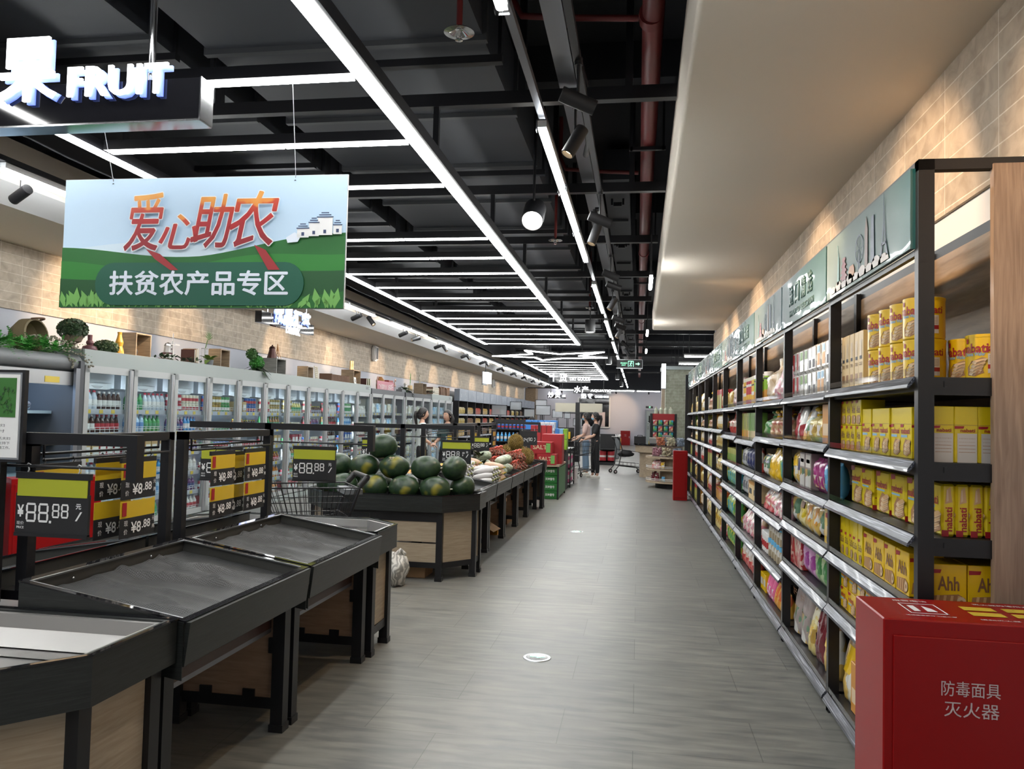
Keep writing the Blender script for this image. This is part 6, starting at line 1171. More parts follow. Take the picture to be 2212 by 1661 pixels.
def pair_tag(label, loc, red=True, n=2, rot=PI/2, sc=1.0):
    """two linked small price cards facing the aisle"""
    t = thing('price_tag', label, 'price tag', loc, rot); t.scale = (sc,)*3
    MB().box(-.125,.125,-.007,.007,-.035,-.012).build('clip_bar', 'black_plastic', t)
    for x in (-.075,.085): MB().tube([(x,0,-.012),(x+.008,0,-.004),(x+.002,0,.004),(x-.004,0,.010),(x-.008,0,.004)], .0025, 6).build('hook', 'black_plastic', t)
    for k in range(n):
        z = -.035-.172*k; m = MB(); 
        vs = []; fs = []; N_ = 8
        for i in range(N_+1):
            x = -.125+.25*i/N_; y = -.004-.003*math.sin(PI*i/N_); vs += [(x,y,z-.165),(x,y,z-.075),(x,y,z)]
        m.add(vs, [(3*i,3*i+3,3*i+4,3*i+1) for i in range(N_)], 0, False); m.add(vs, [(3*i+1,3*i+4,3*i+5,3*i+2) for i in range(N_)], 1, False); c = m.build('card', ['black_matte','amber_card'], t); md = c.modifiers.new('thick','SOLIDIFY'); md.thickness = .003; md.offset = 1
        if red and k < 2: MB().box(-.115,-.088,-.0115,-.0085,z-.065,z-.005).build('red_label', 'logo_red', t)
        text('lettering', '¥8', 'white_print', X_, Z_, (-.022,-.0150,z-.120), .072, .050, t, 0, .015); text('lettering', '.88', 'white_print', X_, Z_, (.052,-.0150,z-.112), .062, .038, t, 0, .015)
        text('lettering', '现', 'white_print', X_, Z_, (-.095,-.0150,z-.098), .026, .024, t); text('lettering', '价', 'white_print', X_, Z_, (-.095,-.0150,z-.135), .026, .024, t); text('lettering', '元', 'white_print', X_, Z_, (.105,-.0150,z-.095), .020, .018, t); text('lettering', '两', 'white_print', X_, Z_, (.107,-.0150,z-.132), .020, .018, t)
    return t
pair_tag('pair of small yellow price tags hanging nearest the frame post, first frame', (-2.262,3.31,1.288)); pair_tag('pair of small yellow price tags hanging behind its twin on the first frame', (-2.345,3.25,1.288), False); pair_tag('single yellow price tag hanging left behind the large price tag', (-2.262,2.80,1.288), True, 1)
pair_tag('left pair of small yellow price tags on the second frame', (-2.262,4.05,1.288)); pair_tag('right pair of small yellow price tags on the second frame', (-2.262,4.42,1.288)); pair_tag('pair of small yellow price tags between the twins on the second frame', (-2.345,4.32,1.270))
for k, y in enumerate((8.45,9.3,10.0,10.8,11.4,12.3)): pair_tag(f'{ORD[k]} small yellow price tag pair from the watermelons on the far price frames', (-2.255 if k % 2 else -2.345, y, 1.285), False, 2, sc=.85)
# poster board on the nearest frame
t = thing('poster_board', 'framed farmer poster at the left edge on a black post', 'poster', (-2.345,2.585,.77)); mat('poster_field', (.04,.16,.03), .5); mat('poster_dark', (.02,.07,.02), .5); mat('shirt_red', (.22,.02,.03), .6)
MB().box(-.22,.115,-.012,.006,.52,.86).build('poster_frame', 'black_plastic', t); MB().box(-.21,.105,-.015,-.012,.53,.85).build('inner_rim', 'alu', t); MB().box(-.203,.098,-.0165,-.015,.537,.843).build('poster_paper', 'white_print', t); MB().box(-.02,.02,.0,.03,0,.55).build('board_post', 'black_steel', t)
MB().box(-.19,.085,-.018,-.0165,.685,.83).build('photo_print', 'poster_field', t)
m = MB(); rs = random.Random(2)
for i in range(150): x = rs.uniform(-.185,.075); z = rs.uniform(.69,.80); r = rs.uniform(.004,.011); a = rs.uniform(0,3); m.prism([(x-r*math.cos(a),z-r*math.sin(a)),(x+r*.5*math.sin(a),z-r*.5*math.cos(a)),(x+r*math.cos(a),z+r*math.sin(a)),(x-r*.5*math.sin(a),z+r*.5*math.cos(a))], .0005, i % 2, basis(X_, Z_, (0,-.0181-.00002*i,0)))
m.build('leaf_print', ['leaf_mid','poster_dark'], t)
F_ = lambda pts, mt, nm, y=-.0225: MB().prism(pts, .0006, 0, basis(X_, Z_, (0,y,0))).build(nm, mt, t)
F_([(-.035,.735),(.005,.735),(.008,.775),(-.002,.783),(-.028,.783),(-.038,.775)], 'shirt_red', 'figure_print'); F_([(-.032,.69),(.002,.69),(.004,.736),(-.034,.736)], 'black_matte', 'figure_print'); F_([(-.022,.783),(-.008,.783),(-.006,.806),(-.024,.806)], 'skin', 'figure_print'); F_([(-.026,.795),(-.004,.795),(-.005,.811),(-.014,.815),(-.025,.811)], 'hair', 'figure_print', -.0232); F_([(-.038,.765),(-.030,.735),(-.012,.742),(-.02,.73),(-.042,.738)], 'ivory', 'figure_print', -.0232)
for z, s in ((.655,'李亚平、陈淑芬夫妇'),(.634,'兴县东咸镇都村'),(.607,'东咸镇都村贫困户村民李氏夫妇'),(.590,'在重点帮扶单位的鼓励与支持下'),(.573,'利用自然资源优势，开展香芋种植工作。')): text('lettering', s, 'ink', X_, Z_, (-.052,-.0168,z), .24 if z < .62 else .19, .011, t)
# ------------------------------------------------------------------ melons and produce
def melon_mat(name, patch):
    m, nt, b = node_mat(name); v = coords(nt); n = N(nt, 'ShaderNodeTexNoise'); n.inputs['Scale'].default_value = 3.2; n.inputs['Detail'].default_value = 2; nt.links.new(v, n.inputs['Vector'])
    w = N(nt, 'ShaderNodeTexNoise'); w.inputs['Scale'].default_value = 28; w.inputs['Detail'].default_value = 4; nt.links.new(v, w.inputs['Vector'])
    base = ramp(nt, w.outputs[0], [(.35, (.012,.030,.016)), (.7, (.030,.060,.022))])
    c = mixc(nt, ramp(nt, n.outputs[0], [(patch, (0,0,0)), (patch+.09, (1,1,1))]), base, (.30,.25,.02) if patch < .62 else (.10,.13,.02)); nt.links.new(c, b.inputs['Base Color']); b.inputs['Roughness'].default_value = .34; b.inputs['Specular IOR Level'].default_value = .45
melon_mat('melon_dark', .69); melon_mat('melon_yellow', .615)
mel = {}
for k, mt in (('d','melon_dark'),('y','melon_yellow')):
    for j in range(3):
        t = thing('watermelon', 'x', 'watermelon'); MB().ell((0,0,0),(.155,.128,.122),26,16,0,None,.05,j*3+1).build('melon_body', mt, t); MB().tube([(.152,0,0),(.165,.002,.003),(.172,.008,.0)],[.008,.006,.007],7).build('stalk', 'ivory', t); mel[k+str(j)] = [proto(t), False]
ML = [(-2.41,7.26,1.19,'d0',.25,'watermelon lying on top of the pile'),
 (-2.86,7.30,1.0,'d1',1.3,'dark watermelon at the left end of the upper row'),(-2.58,7.25,1.0,'y0',.12,'watermelon with a light green patch in the upper row'),(-2.275,7.22,1.0,'y1',.05,'watermelon with chalk writing in the middle of the upper row'),(-1.97,7.23,1.0,'d1',-.08,'large dark ribbed watermelon right of the chalk marked one'),(-1.71,7.30,1.0,'d2',1.4,'dark watermelon standing at the right end of the upper row'),
 (-2.74,7.108,.818,'d0',.05,'watermelon behind the cart handle in the bottom row'),(-2.44,7.105,.818,'y0',.0,'watermelon with a broad yellow belly in the bottom row'),(-2.14,7.105,.818,'y1',.0,'watermelon with a yellow cap in the middle of the bottom row'),(-1.845,7.11,.818,'y2',.0,'watermelon with a pale green end at the right of the bottom row'),
 (-2.98,7.375,.818,'y2',1.5,'watermelon with a yellow end at the far left of the bottom layer'),(-2.72,7.375,.818,'d1',1.57,'second bottom watermelon from left in the rear row'),(-2.46,7.375,.818,'d2',1.57,'third bottom watermelon from left in the rear row'),(-2.20,7.375,.818,'d0',1.57,'fourth bottom watermelon from left in the rear row'),(-1.94,7.375,.818,'y0',1.57,'yellow striped watermelon near the right end of the rear row'),(-1.645,7.375,.818,'d1',1.5,'dark watermelon alone at the right end of the pile')]
for (x, y, z, k, r, lb) in ML:
    o = mel[k][0] if not mel[k][1] else dup(mel[k][0]); mel[k][1] = True; o.location = (x,y,z); o.rotation_euler = (.9*math.sin(x*9+y),0,r); o.scale = (.93,.93,.93); o['label'] = lb; o['group'] = 'watermelon pile'
text('chalk_mark', '芸', 'print_cream', (1,.1,0), (0,.35,1), (-2.275,7.128,1.072), .055, .06, None); bpy.data.objects['chalk_mark'].parent = mel['y1'][0]; bpy.data.objects['chalk_mark'].matrix_parent_inverse = (Matrix.Translation(Vector(mel['y1'][0].location)) @ mel['y1'][0].rotation_euler.to_matrix().to_4x4() @ Matrix.Diagonal((.93,.93,.93,1))).inverted()
def slope(dx): return .86+(.757-.86)*(dx-.10)/.65-.070
PROD = {}
def produce(key, name, cat, desc, builder):
    t = thing(name, desc, cat); builder(t); PROD[key] = [proto(t), False, desc]
def lay(key, k, a, b_, dz, rot, lb, side=1, tilt=0, sc=1.0):
    """on table k: a = distance from the island centre, b_ = along the table"""
    p = PROD[key]; o = p[0] if not p[1] else dup(p[0]); p[1] = True
    o.location = (ICX+side*a, 7.60+1.06*k+b_, slope(a)+dz); o.rotation_euler = (0, side*.157+tilt, rot); o['label'] = lb; o['group'] = lb.split(' from ')[0] if ' from ' in lb else p[2]; o.scale = (sc,)*3; return o
mat('radish', (.66,.63,.62), .4); mat('peach', (.66,.44,.30), .45); mat('radish_green', (.35,.36,.10), .5); mat('cabbage', (.42,.48,.36), .5); mat('cabbage_pale', (.55,.57,.44), .5); mat('nut_brown', (.16,.055,.03), .5); mat('net_red', (.55,.07,.04), .4); mat('durian_skin', (.22,.15,.035), .6); mat('orange_skin', (.62,.25,.02), .45); mat('lemon_skin', (.60,.42,.04), .45); mat('sprout', (.06,.08,.03), .6)
produce('rad', 'white_radish', 'radish', 'white radish', lambda t: (MB().tube([(-.15,0,0),(-.13,0,0),(-.05,.004,.003),(.05,.0,0),(.11,-.004,0),(.15,-.01,-.01)],[.012,.034,.040,.038,.026,.006],12).build('root','radish',t), MB().tube([(-.15,0,0),(-.165,.004,.006)],[.016,.010],7).build('stub','radish_green',t)))
produce('peach', 'gourd', 'gourd', 'peach coloured long gourd', lambda t: (MB().tube([(-.14,0,0),(-.12,0,0),(-.04,.006,.003),(.06,.006,0),(.12,0,0),(.145,0,0)],[.010,.036,.044,.045,.034,.010],12).build('gourd_body','peach',t), MB().cyl((.14,0,0),(.165,.004,.004),.012,.008,7).build('stub','lemon_skin',t)))
def cab(t): MB().ell((0,0,0),(.105,.095,.075),16,10,0,None,.16,3).build('head','cabbage',t); leaf_fan(t,'outer_leaves',(0,0,-.03),9,.15,.055,'cabbage_pale',5,.2,.9,PI,.35)
produce('cab', 'cabbage', 'cabbage', 'pale green cabbage', cab)
produce('cauli', 'cauliflower', 'cauliflower', 'cream cauliflower', lambda t: (MB().ell((0,0,.01),(.085,.085,.06),16,10,0,None,.25,8).build('curd','cabbage_pale',t), leaf_fan(t,'leaves',(0,0,-.03),7,.13,.04,'leaf_lime',7,.2,.8,PI,.3)))
produce('greens', 'greens_bundle', 'greens', 'dark bundle of leafy greens', lambda t: (leaf_fan(t,'leaves',(.0,0,0),26,.20,.022,'sprout',3,.0,.9,PI,.3), leaf_fan(t,'pale_stalks',(0,0,0),10,.15,.014,'cabbage_pale',8,.1,.8,PI,.2)))
def nut(t):
    rs = random.Random(4); m = MB()
    for i in range(60):
        a = rs.uniform(0,2*PI); q = rs.random()**.5; m.ell((.13*q*math.cos(a),.12*q*math.sin(a),.055*(1-q*q)+rs.uniform(-.02,.02)),.021,7,5)
    o = m.build('nuts','nut_brown',t); n = MB()
    for i in range(16):
        a = 2*PI*i/16; n.tube([(.15*math.cos(a),.14*math.sin(a),-.03),(.11*math.cos(a+.2),.10*math.sin(a+.2),.05),(.04*math.cos(a+.5),.04*math.sin(a+.5),.085)],.0022,4)
    n.tube([(0,0,.08),(.02,.02,.11),(.05,.02,.10)],[.02,.012,.02],6); n.build('net','net_red',t)
produce('nut', 'net_bag', 'bag of nuts', 'red net bag of brown nuts', nut)
def dur(t):
    rs = random.Random(6); m = MB(); R = (.12,.11,.135); m.ell((0,0,0),R,18,12); n = 330
    for i in range(n):
        z = 1-2*(i+.5)/n; a = i*2.39996; q = math.sqrt(1-z*z); d = Vector((q*math.cos(a),q*math.sin(a),z)); p = Vector((d.x*R[0],d.y*R[1],d.z*R[2])); u = d.orthogonal().normalized(); v = d.cross(u)
        m.add([p+u*.013,p-u*.0065+v*.011,p-u*.0065-v*.011,p+d*.026],[(0,1,3),(1,2,3),(2,0,3)])
    m.build('husk','durian_skin',t); MB().cyl((0,0,.125),(.01,0,.175),.016,.013,8).build('stem','bark',t)
produce('dur', 'durian', 'durian', 'spiky golden durian', dur)
produce('orange', 'orange', 'orange', 'orange', lambda t: (MB().ell((0,0,0),(.042,.042,.039),14,9).build('peel','orange_skin',t), MB().ell((0,0,.038),(.007,.007,.004),6,4).build('stem_end','leaf_mid',t)))
produce('mango', 'mango', 'mango', 'yellow mango', lambda t: (MB().ell((0,0,0),(.062,.042,.038),14,9,0,None,.1,5).build('peel','lemon_skin',t), MB().cyl((.058,0,0),(.068,0,.002),.005,.004,6).build('stem_end','bark',t)))
rs = random.Random(21); c = 0
for L in range(3):
    for j in range(8-L):
        for i in range(2): lay('rad', 1, .27+.30*i, .07+.078*j+.039*L, .046+.058*L, (PI if (i+j) % 2 else 0)+rs.uniform(-.02,.02), f'{ORD[c % 16]} white radish from the front, {("bottom","middle","top")[L]} layer', tilt=0, sc=.84); c += 1
    c = 0
for L in range(3):
    for j in range(4-L):
        for i in range(2): lay('peach', 1, .27+.30*i, .715+.085*j+.042*L, .050+.066*L, rs.uniform(-.02,.02), f'{ORD[c]} peach coloured gourd from the radishes, {("bottom","middle","top")[L]} layer', sc=.84); c += 1
    c = 0
n_ = dict(cauli=0, greens=0, cab=0); NMx = dict(cauli='cream cauliflower', greens='dark leafy greens bundle', cab='pale green cabbage')
def heap(k, a, b_, dz, q): lay(q, k, a, b_, dz, rs.uniform(0,6), f'{ORD[n_[q]]} {NMx[q]} from the radish side', sc=.80); n_[q] += 1
for j, (qa, qb) in enumerate((('greens','cauli'),('cauli','cab'),('greens','cab'),('cab','cab'))): heap(2, .25, .14+.245*j, .085, qa); heap(2, .55, .14+.245*j, .085, qb)
for j in range(3): heap(2, .28, .26+.245*j, .215, ('greens','cab','cab')[j]); heap(2, .56, .26+.245*j, .215, ('cauli','cab','cab')[j])
c = 0
for j in range(3):
    for i in range(2): lay('nut', 3, .26+.30*i, .19+.30*j, .062, rs.uniform(-.1,.1), f'{ORD[c]} red net bag of nuts from the cabbage side'); c += 1
for j in range(2):
    for i in range(2): lay('nut', 3, .27+.28*i, .34+.30*j, .20, rs.uniform(-.1,.1), f'{ORD[c]} red net bag of nuts from the cabbage side'); c += 1
for k, (a, b_, dz, r) in enumerate(((.26,.19,.165,.2),(.57,.19,.165,1),(.26,.52,.165,.8),(.57,.52,.165,2.2),(.42,.84,.165,3),(.41,.36,.36,.5))): lay('dur', 4, a, b_, dz, r, f'{ORD[k]} spiky durian from the nut bags', sc=.9)
c = d_ = 0
for k in range(0, 3):
    for j in range(6):
        for i in range(3):
            q = 'orange' if (i+j) % 2 else 'mango'; lay(q, k, .20+.15*i, .12+.15*j, .048, rs.uniform(0,6), f'{ORD[c if q == "orange" else d_]} {q} from the near end, {ORD[k]} table facing the coolers', -1)
            if q == 'orange': c += 1
            else: d_ += 1
    c = d_ = 0
# ---- things stored under the tables
def open_box(label, loc, w, d, h, rot=0, mt='cardboard', flap=.10, ang=.6):
    t = thing('cardboard_box', label, 'box', loc, rot); k = .006
    MB().box(-w/2,w/2,-d/2,d/2,0,k).box(-w/2,-w/2+k,-d/2,d/2,0,h).box(w/2-k,w/2,-d/2,d/2,0,h).box(-w/2,w/2,-d/2,-d/2+k,0,h).box(-w/2,w/2,d/2-k,d/2,0,h).build('box_body', mt, t)
    for sx in (-1,1): MB().bar((sx*w/2,0,h),(sx*(w/2+flap*math.cos(ang)),0,h+flap*math.sin(ang)),d,.005).build('flap', mt, t)
    return t
def shut_box(label, loc, w, d, h, rot=0, mt='cardboard', tape='carton_tan', txt=None):
    t = thing('cardboard_box', label, 'box', loc, rot); MB().box(-w/2,w/2,-d/2,d/2,0,h).build('box_body', mt, t, bevel=.004); MB().box(-.025,.025,-d/2-.001,d/2+.001,h*.7,h+.001).build('tape', tape, t)
    if txt: text('lettering', txt, 'ink_brown', X_, Z_, (0,-d/2-.002,h*.5), w*.5, None, t)
    return t
open_box('open cardboard box at the first table leg behind the watermelons', (-1.80,8.00,0), .20, .30, .30, .0); shut_box('tall narrow carton leaning under the first produce table', (-1.78,8.34,0), .10, .22, .40, .0)
open_box('open cardboard box with a folded out flap under the radishes', (-1.84,9.05,0), .22, .30, .26, -.1, flap=.16, ang=-.5)
mat('crate_yellow', (.62,.28,.01), .4); t = thing('plastic_bin', 'bright orange-yellow plastic bin under the radish table', 'bin', (-1.86,10.05,0)); MB().add([(-.12,-.17,0),(.12,-.17,0),(.12,.17,0),(-.12,.17,0),(-.15,-.20,.42),(.15,-.20,.42),(.15,.20,.42),(-.15,.20,.42)],[(0,3,2,1),(0,1,5,4),(1,2,6,5),(2,3,7,6),(3,0,4,7)]).build('bin_body','crate_yellow',t); MB().box(-.17,.17,-.22,-.19,.39,.43).box(-.17,.17,.19,.22,.39,.43).box(-.17,-.145,-.19,.19,.39,.43).box(.145,.17,-.19,.19,.39,.43).build('bin_rim','crate_yellow',t)
for k in range(3): tag(MB().box(-.02,.02,-.22,.22,0,.50).build('flattened_carton','cardboard', loc=(-1.80-.06*k,11.1,0), rot=(0,-.04,0)), f'{ORD[k]} flattened carton from the aisle leaning under the cabbage table', 'carton', 'flattened cartons')
shut_box('flat orange-brown carton under the watermelon drawers', (-2.28,7.22,0), .74, .28, .10, 0, 'cardboard', 'carton_tan', '空投  空投  空投')
t = thing('net_roll', 'white striped rolled net bag at the foot of the steel end unit', 'net', (-2.07,6.72,0)); m, nt, b = node_mat('net_stripe'); v = coords(nt, (1,1,1)); w_ = N(nt, 'ShaderNodeTexWave'); w_.inputs['Scale'].default_value = 9; w_.inputs['Distortion'].default_value = 14; nt.links.new(v, w_.inputs['Vector']); nt.links.new(ramp(nt, w_.outputs[0], [(.3,(.62,.60,.56)),(.6,(.30,.29,.27))]), b.inputs['Base Color'])
MB().ell((0,0,.15),(.10,.13,.15),20,14,0,None,.35,4).build('roll_body','net_stripe',t); MB().tube([(0,-.03,.27),(.03,0,.31),(.06,.03,.27)],.02,6).build('knot','net_stripe',t)
# ---- shopping carts
def cart(label, loc, rot, full=True, sc=1.0):
    t = thing('shopping_cart', label, 'cart', loc, rot); t.scale = (sc,)*3
    F = MB()                                          # cart points to +Y; handle at -Y
    for s in (-1,1):
        F.tube([(s*.24,-.36,1.0),(s*.25,-.30,.92),(s*.24,-.22,.66),(s*.20,-.30,.22),(s*.22,-.40,.10)],.013,8); F.tube([(s*.20,-.30,.22),(s*.17,.32,.16),(s*.17,.40,.10)],.012,8); F.tube([(s*.24,-.22,.66),(s*.19,.30,.60)],.009,6)
    F.tube([(-.20,-.30,.22),(.20,-.30,.22)],.011,8).tube([(-.17,.32,.16),(.17,.32,.16)],.011,8); F.build('cart_frame','black_steel',t)
    MB().tube([(-.25,-.36,1.0),(.25,-.36,1.0)],.020,10).tube([(-.24,-.36,1.0),(-.24,-.30,.93)],.026,8).tube([(.24,-.36,1.0),(.24,-.30,.93)],.026,8).build('handle','black_plastic',t)
    B = MB()
    if full:
        b0 = [(-.19,-.20),(.19,-.20),(.15,.28),(-.15,.28)]; b1 = [(-.26,-.28),(.26,-.28),(.21,.42),(-.21,.42)]; z0, z1 = .58, .92
        for zf in (0,.33,.66,1): 
            P = [Vector((a[0]+(b[0]-a[0])*zf, a[1]+(b[1]-a[1])*zf, z0+(z1-z0)*zf)) for a, b in zip(b0,b1)]
            B.tube(P+[P[0]],.006 if zf == 1 else .0035,5)
        for e in range(4):
            a0,a1,c0,c1 = Vector((*b0[e],z0)),Vector((*b0[(e+1)%4],z0)),Vector((*b1[e],z1)),Vector((*b1[(e+1)%4],z1)); n_ = 16 if e % 2 else 11
            for i in range(n_): f = i/n_; B.tube([a0.lerp(a1,f),c0.lerp(c1,f)],.0028,4,cap=False)
        for i in range(9): x = -.17+.34*i/8; B.tube([(x,-.20,z0),(x*.8,.28,z0)],.0028,4,cap=False)
    for i in range(9): x = -.17+.34*i/8; B.tube([(x,-.28,.24),(x*.85,.30,.19)],.0035,4,cap=False)
    for s in (-1,1): B.tube([(s*.18,-.28,.32),(s*.15,.30,.28)],.005,5); 
    for i in range(6): y = -.28+.58*i/5; B.tube([(-.18,y,.32-.04*i/5),(-.18,y,.235-.04*i/5),(.18,y,.235-.04*i/5),(.18,y,.32-.04*i/5)],.003,4)
    B.build('wire_basket','black_steel',t)
    for x, y in ((-.22,-.40),(.22,-.40),(-.17,.40),(.17,.40)):
        w = MB().lathe([(0,-.014),(.045,-.014),(.055,-.008),(.055,.008),(.045,.014),(0,.014)],n=16,T=Matrix.Translation((x,y,.055)) @ Matrix.Rotation(PI/2,4,'Y')).build('wheel','rubber',t)
        MB().lathe([(0,-.017),(.022,-.016),(.022,.016),(0,.017)],n=12,T=Matrix.Translation((x,y,.055)) @ Matrix.Rotation(PI/2,4,'Y')).build('hub','dull_white',w)
    return t
k1 = cart('black shopping cart parked left of the watermelon stand', (-2.52,5.95,0), PI/2+.55)
MB().box(-.18,.18,-.34,-.20,.86,.90).build('child_seat','grey_plastic',k1)
# ------------------------------------------------------------------ red safety cabinets
def red_cabinet(label, loc, w, d, h, rot=0, txt=True, top=False, handle=False):
    t = thing('fire_cabinet', label, 'cabinet', loc, rot); MB().box(-w/2,w/2,0,d,.0,h).build('cabinet_body', 'red_paint', t, bevel=.004)
    dr = MB().box(-w/2+.028,w/2-.028,-.006,.0,.05,h-.05).build('door', 'red_paint', t, bevel=.002)
    if handle: MB().box(w/2-.06,w/2-.04,-.02,-.006,h*.5,h*.64).build('latch', 'alu', dr)
    if txt: 
        u = .168 if w > .6 else .12; text('lettering','防毒面具','dull_white',X_,Z_,(txt if isinstance(txt,float) else 0,-.0075,h-.20 if w > .6 else h*.72),u,.046 if w > .6 else .035,dr); text('lettering','灭火器','dull_white',X_,Z_,((txt if isinstance(txt,float) else 0)+.002,-.0075,h-.262 if w > .6 else h*.64),u*.93,.046 if w > .6 else .035,dr)
    if top:
        T = Matrix.Translation((0,0,h+.0012)); x0 = -w/2
        text('lettering','报警电话','white_print',X_,(0,1,0),(x0+.16,d-.05,h+.0015),.11,.022,t); text('lettering','灭火器的使用方法','white_print',X_,(0,1,0),(x0+.46,d-.05,h+.0015),.20,.02,t)
        m = MB()
        for a, b in ((.11,.115),(.22,.225)): m.prism([(x0+a,.09),(x0+a+.004,.09),(x0+a+.004,d-.09),(x0+a,d-.09)],.0006,0,T)
        m.prism([(x0+.11,.09),(x0+.225,.09),(x0+.225,.094),(x0+.11,.094)],.0006,0,T); m.prism([(x0+.11,d-.094),(x0+.225,d-.094),(x0+.225,d-.09),(x0+.11,d-.09)],.0006,0,T)
        m.prism([(x0+.13,.12),(x0+.15,.12),(x0+.15,d-.12),(x0+.13,d-.12)],.0006,0,T); m.prism([(x0+.17,.12),(x0+.20,.12),(x0+.195,.16),(x0+.175,.2)],.0006,0,T)
        for i in range(2):
            for j in range(2): a = x0+.30+.13*i; b = .10+.075*j; m.prism([(a,b),(a+.10,b),(a+.10,b+.05),(a,b+.05)],.0006,1,T)
        m.build('printed_panel',['white_print','lemon_skin'],t)
        text('lettering','请将面罩戴好 扣紧头带','white_print',X_,(0,1,0),(x0+.16,.06,h+.0015),.15,.012,t); text('lettering','提起灭火器 拔下保险销','white_print',X_,(0,1,0),(x0+.42,.05,h+.0015),.24,.014,t)
    return t
red_cabinet('large red safety cabinet at the near end of the snack shelving', (1.166,2.64,0), .80, .32, .90, 0, -.150, True)
red_cabinet('narrow red safety cabinet at the far part of the snack shelving', (.80,15.2,0), .26, .30, .93, 0, False, False)
red_cabinet('red safety cabinet behind the nearest price tags by the coolers', (-5.12,6.35,0), .72, .28, .86, .9, False, False, True)
red_cabinet('small red safety cabinet standing against the back wall', (-.73,46.3,0), .55, .30, .84, 0, True, False, True)
# ------------------------------------------------------------------ grey-headed snack shelves along the left wall
mat('header_slate', (.20,.23,.28), .4); mat('speckle', (.5,.5,.52), .5)
SHF = {}
m = MB().box(-.74,-.70,0,1.33,0,2.36).box(-.70,0,0,.03,0,2.0).box(-.70,0,1.30,1.33,0,2.0); SHF['case'] = m.mesh('case','black_steel')
SHF['head'] = MB().box(-.16,.02,.0,1.33,1.99,2.38).mesh('header_box','header_slate')
SHF['shelf'] = MB().box(-.70,.0,.03,1.30,-.03,0,0).box(0,.012,.03,1.30,-.05,.01,1).mesh('shelf',['black_steel','shelf_lip'])
m = MB(); rs = random.Random(3)
for i in range(14): y = .75+.3*rs.random(); z = 2.03+.3*rs.random(); m.box(.02,.022,y,y+.03+.03*rs.random(),z,z+.02)
SHF['art'] = m.mesh('header_print','speckle')
pk = {}
for k, mt, nm in (('a','p_red','red snack pack'),('b','p_gold','golden snack pack'),('c','p_whiteprint','white snack pack'),('d','p_cracker','cream snack pack'),('e','p_oldtin','dark jar')):
    t = thing('snack_pack', nm, 'pack'); MB().box(-.06,.06,-.085,.085,0,.24).build('pack_body', mt, t, bevel=.03, seg=2); pk[k] = [proto(t), nm, False]
rs = random.Random(13)
for k in range(14):
    y0 = 25.35+1.36*k; t = thing('shelf_bay', f'{ORD[k]} grey-headed snack shelf from the freezers along the left wall', 'shelving unit', (CX,y0,0), 0, 'grey-headed snack shelves')
    link('case', SHF['case'], t); link('header_box', SHF['head'], t); link('header_print', SHF['art'], t); text('lettering', '喜', 'speckle', (0,1,0), U_Z, (.022,.25,2.17), .12, .12, t)
    for z in (1.55,1.18,.80,.42,.10): link('shelf', SHF['shelf'], t, (0,0,z))
    for l, z in enumerate((1.55,1.18) if k > 5 else (1.55,1.18,.80)):
        q = rs.choice('aabbcde') 
        for i in range(5):
            p = pk[q]; o = p[0] if not p[2] else dup(p[0]); p[2] = True; o.location = (CX-.12, y0+.16+.25*i, z+.001); o['label'] = f'{ORD[i]} {p[1]} from left, {ORD[l]} shelf from top, {ORD[k]} grey-headed bay'; o['group'] = f'{p[1]}s, {ORD[l]} shelf, {ORD[k]} grey-headed bay'
# ------------------------------------------------------------------ cartons stacked past the produce
def gift(label, loc, w, d, h, mt, txt=None, tm='print_cream', dec=None, rot=0, name='gift_box', cat='box'):
    t = thing(name, label, cat, loc, rot); MB().box(-w/2,w/2,-d/2,d/2,0,h).build('box_body', mt, t, bevel=.006)
    if txt: text('lettering', txt, tm, X_, Z_, (-w*.06,-d/2-.002,h*.55), w*.66, h*.36, t, 0, .02)
    if dec: MB().box(w*.22,w*.42,-d/2-.002,-d/2,h*.12,h*.88).build('printed_panel', dec, t)
    return t
mat('box_green', (.02,.16,.03), .4); mat('box_red', (.36,.02,.025), .4); mat('box_blue', (.04,.20,.55), .4); mat('box_sky', (.18,.40,.62), .4); mat('box_white', (.62,.63,.66), .4)
for k in range(4): gift(f'{ORD[k]} green beverage carton from the floor in the stack', (-1.58,14.75,.145*k), .26, .40, .14, 'box_green', '天地壹号', 'white_print', name='beverage_carton', cat='carton')
t = thing('display_table', 'black framed table of cartons at the end of the produce', 'table', (-1.58,15.1,0)); m = MB()
MB().box(-.42,.16,-.65,.75,.60,.63).build('table_top','counter_wood',t)
for x in (-.40,.14):
    for y in (-.62,.72): MB().box(x-.015,x+.015,y-.015,y+.015,0,.60).build('leg','black_steel',t)
MB().box(.145,.155,-.60,.70,.05,.58).build('side_panel','box_green',t)
gift('red gift box standing at the front of the carton table', (-1.66,14.62,.6305), .36, .30, .20, 'box_red', 'SALT', 'print_cream', 'sign_leaf'); gift('second red gift box stacked on the front one', (-1.76,14.62,.8315), .40, .30, .22, 'box_red', 'SALT', 'print_cream', 'sign_leaf'); gift('large dark red gift box behind the two stacked ones', (-1.60,15.05,.6305), .38, .42, .56, 'box_red', '', 'print_cream'); gift('wide red gift box lying under the stacked gift boxes', (-1.86,15.0,.6305), .10, .36, .2, 'box_red', None)
for k in range(4): gift(f'{ORD[k]} tall dark red box from left behind the durians', (-2.12+.11*k,16.05,0), .10, .12, 1.34, 'box_red', None)
for k in range(3):
    for j in range(3): gift(f'white and blue drink carton, {ORD[k]} from left, {ORD[j]} from bottom, behind the red boxes', (-2.0+.11*k,16.6,.84+.19*j), .105, .3, .185, 'box_white', '01', 'box_blue')
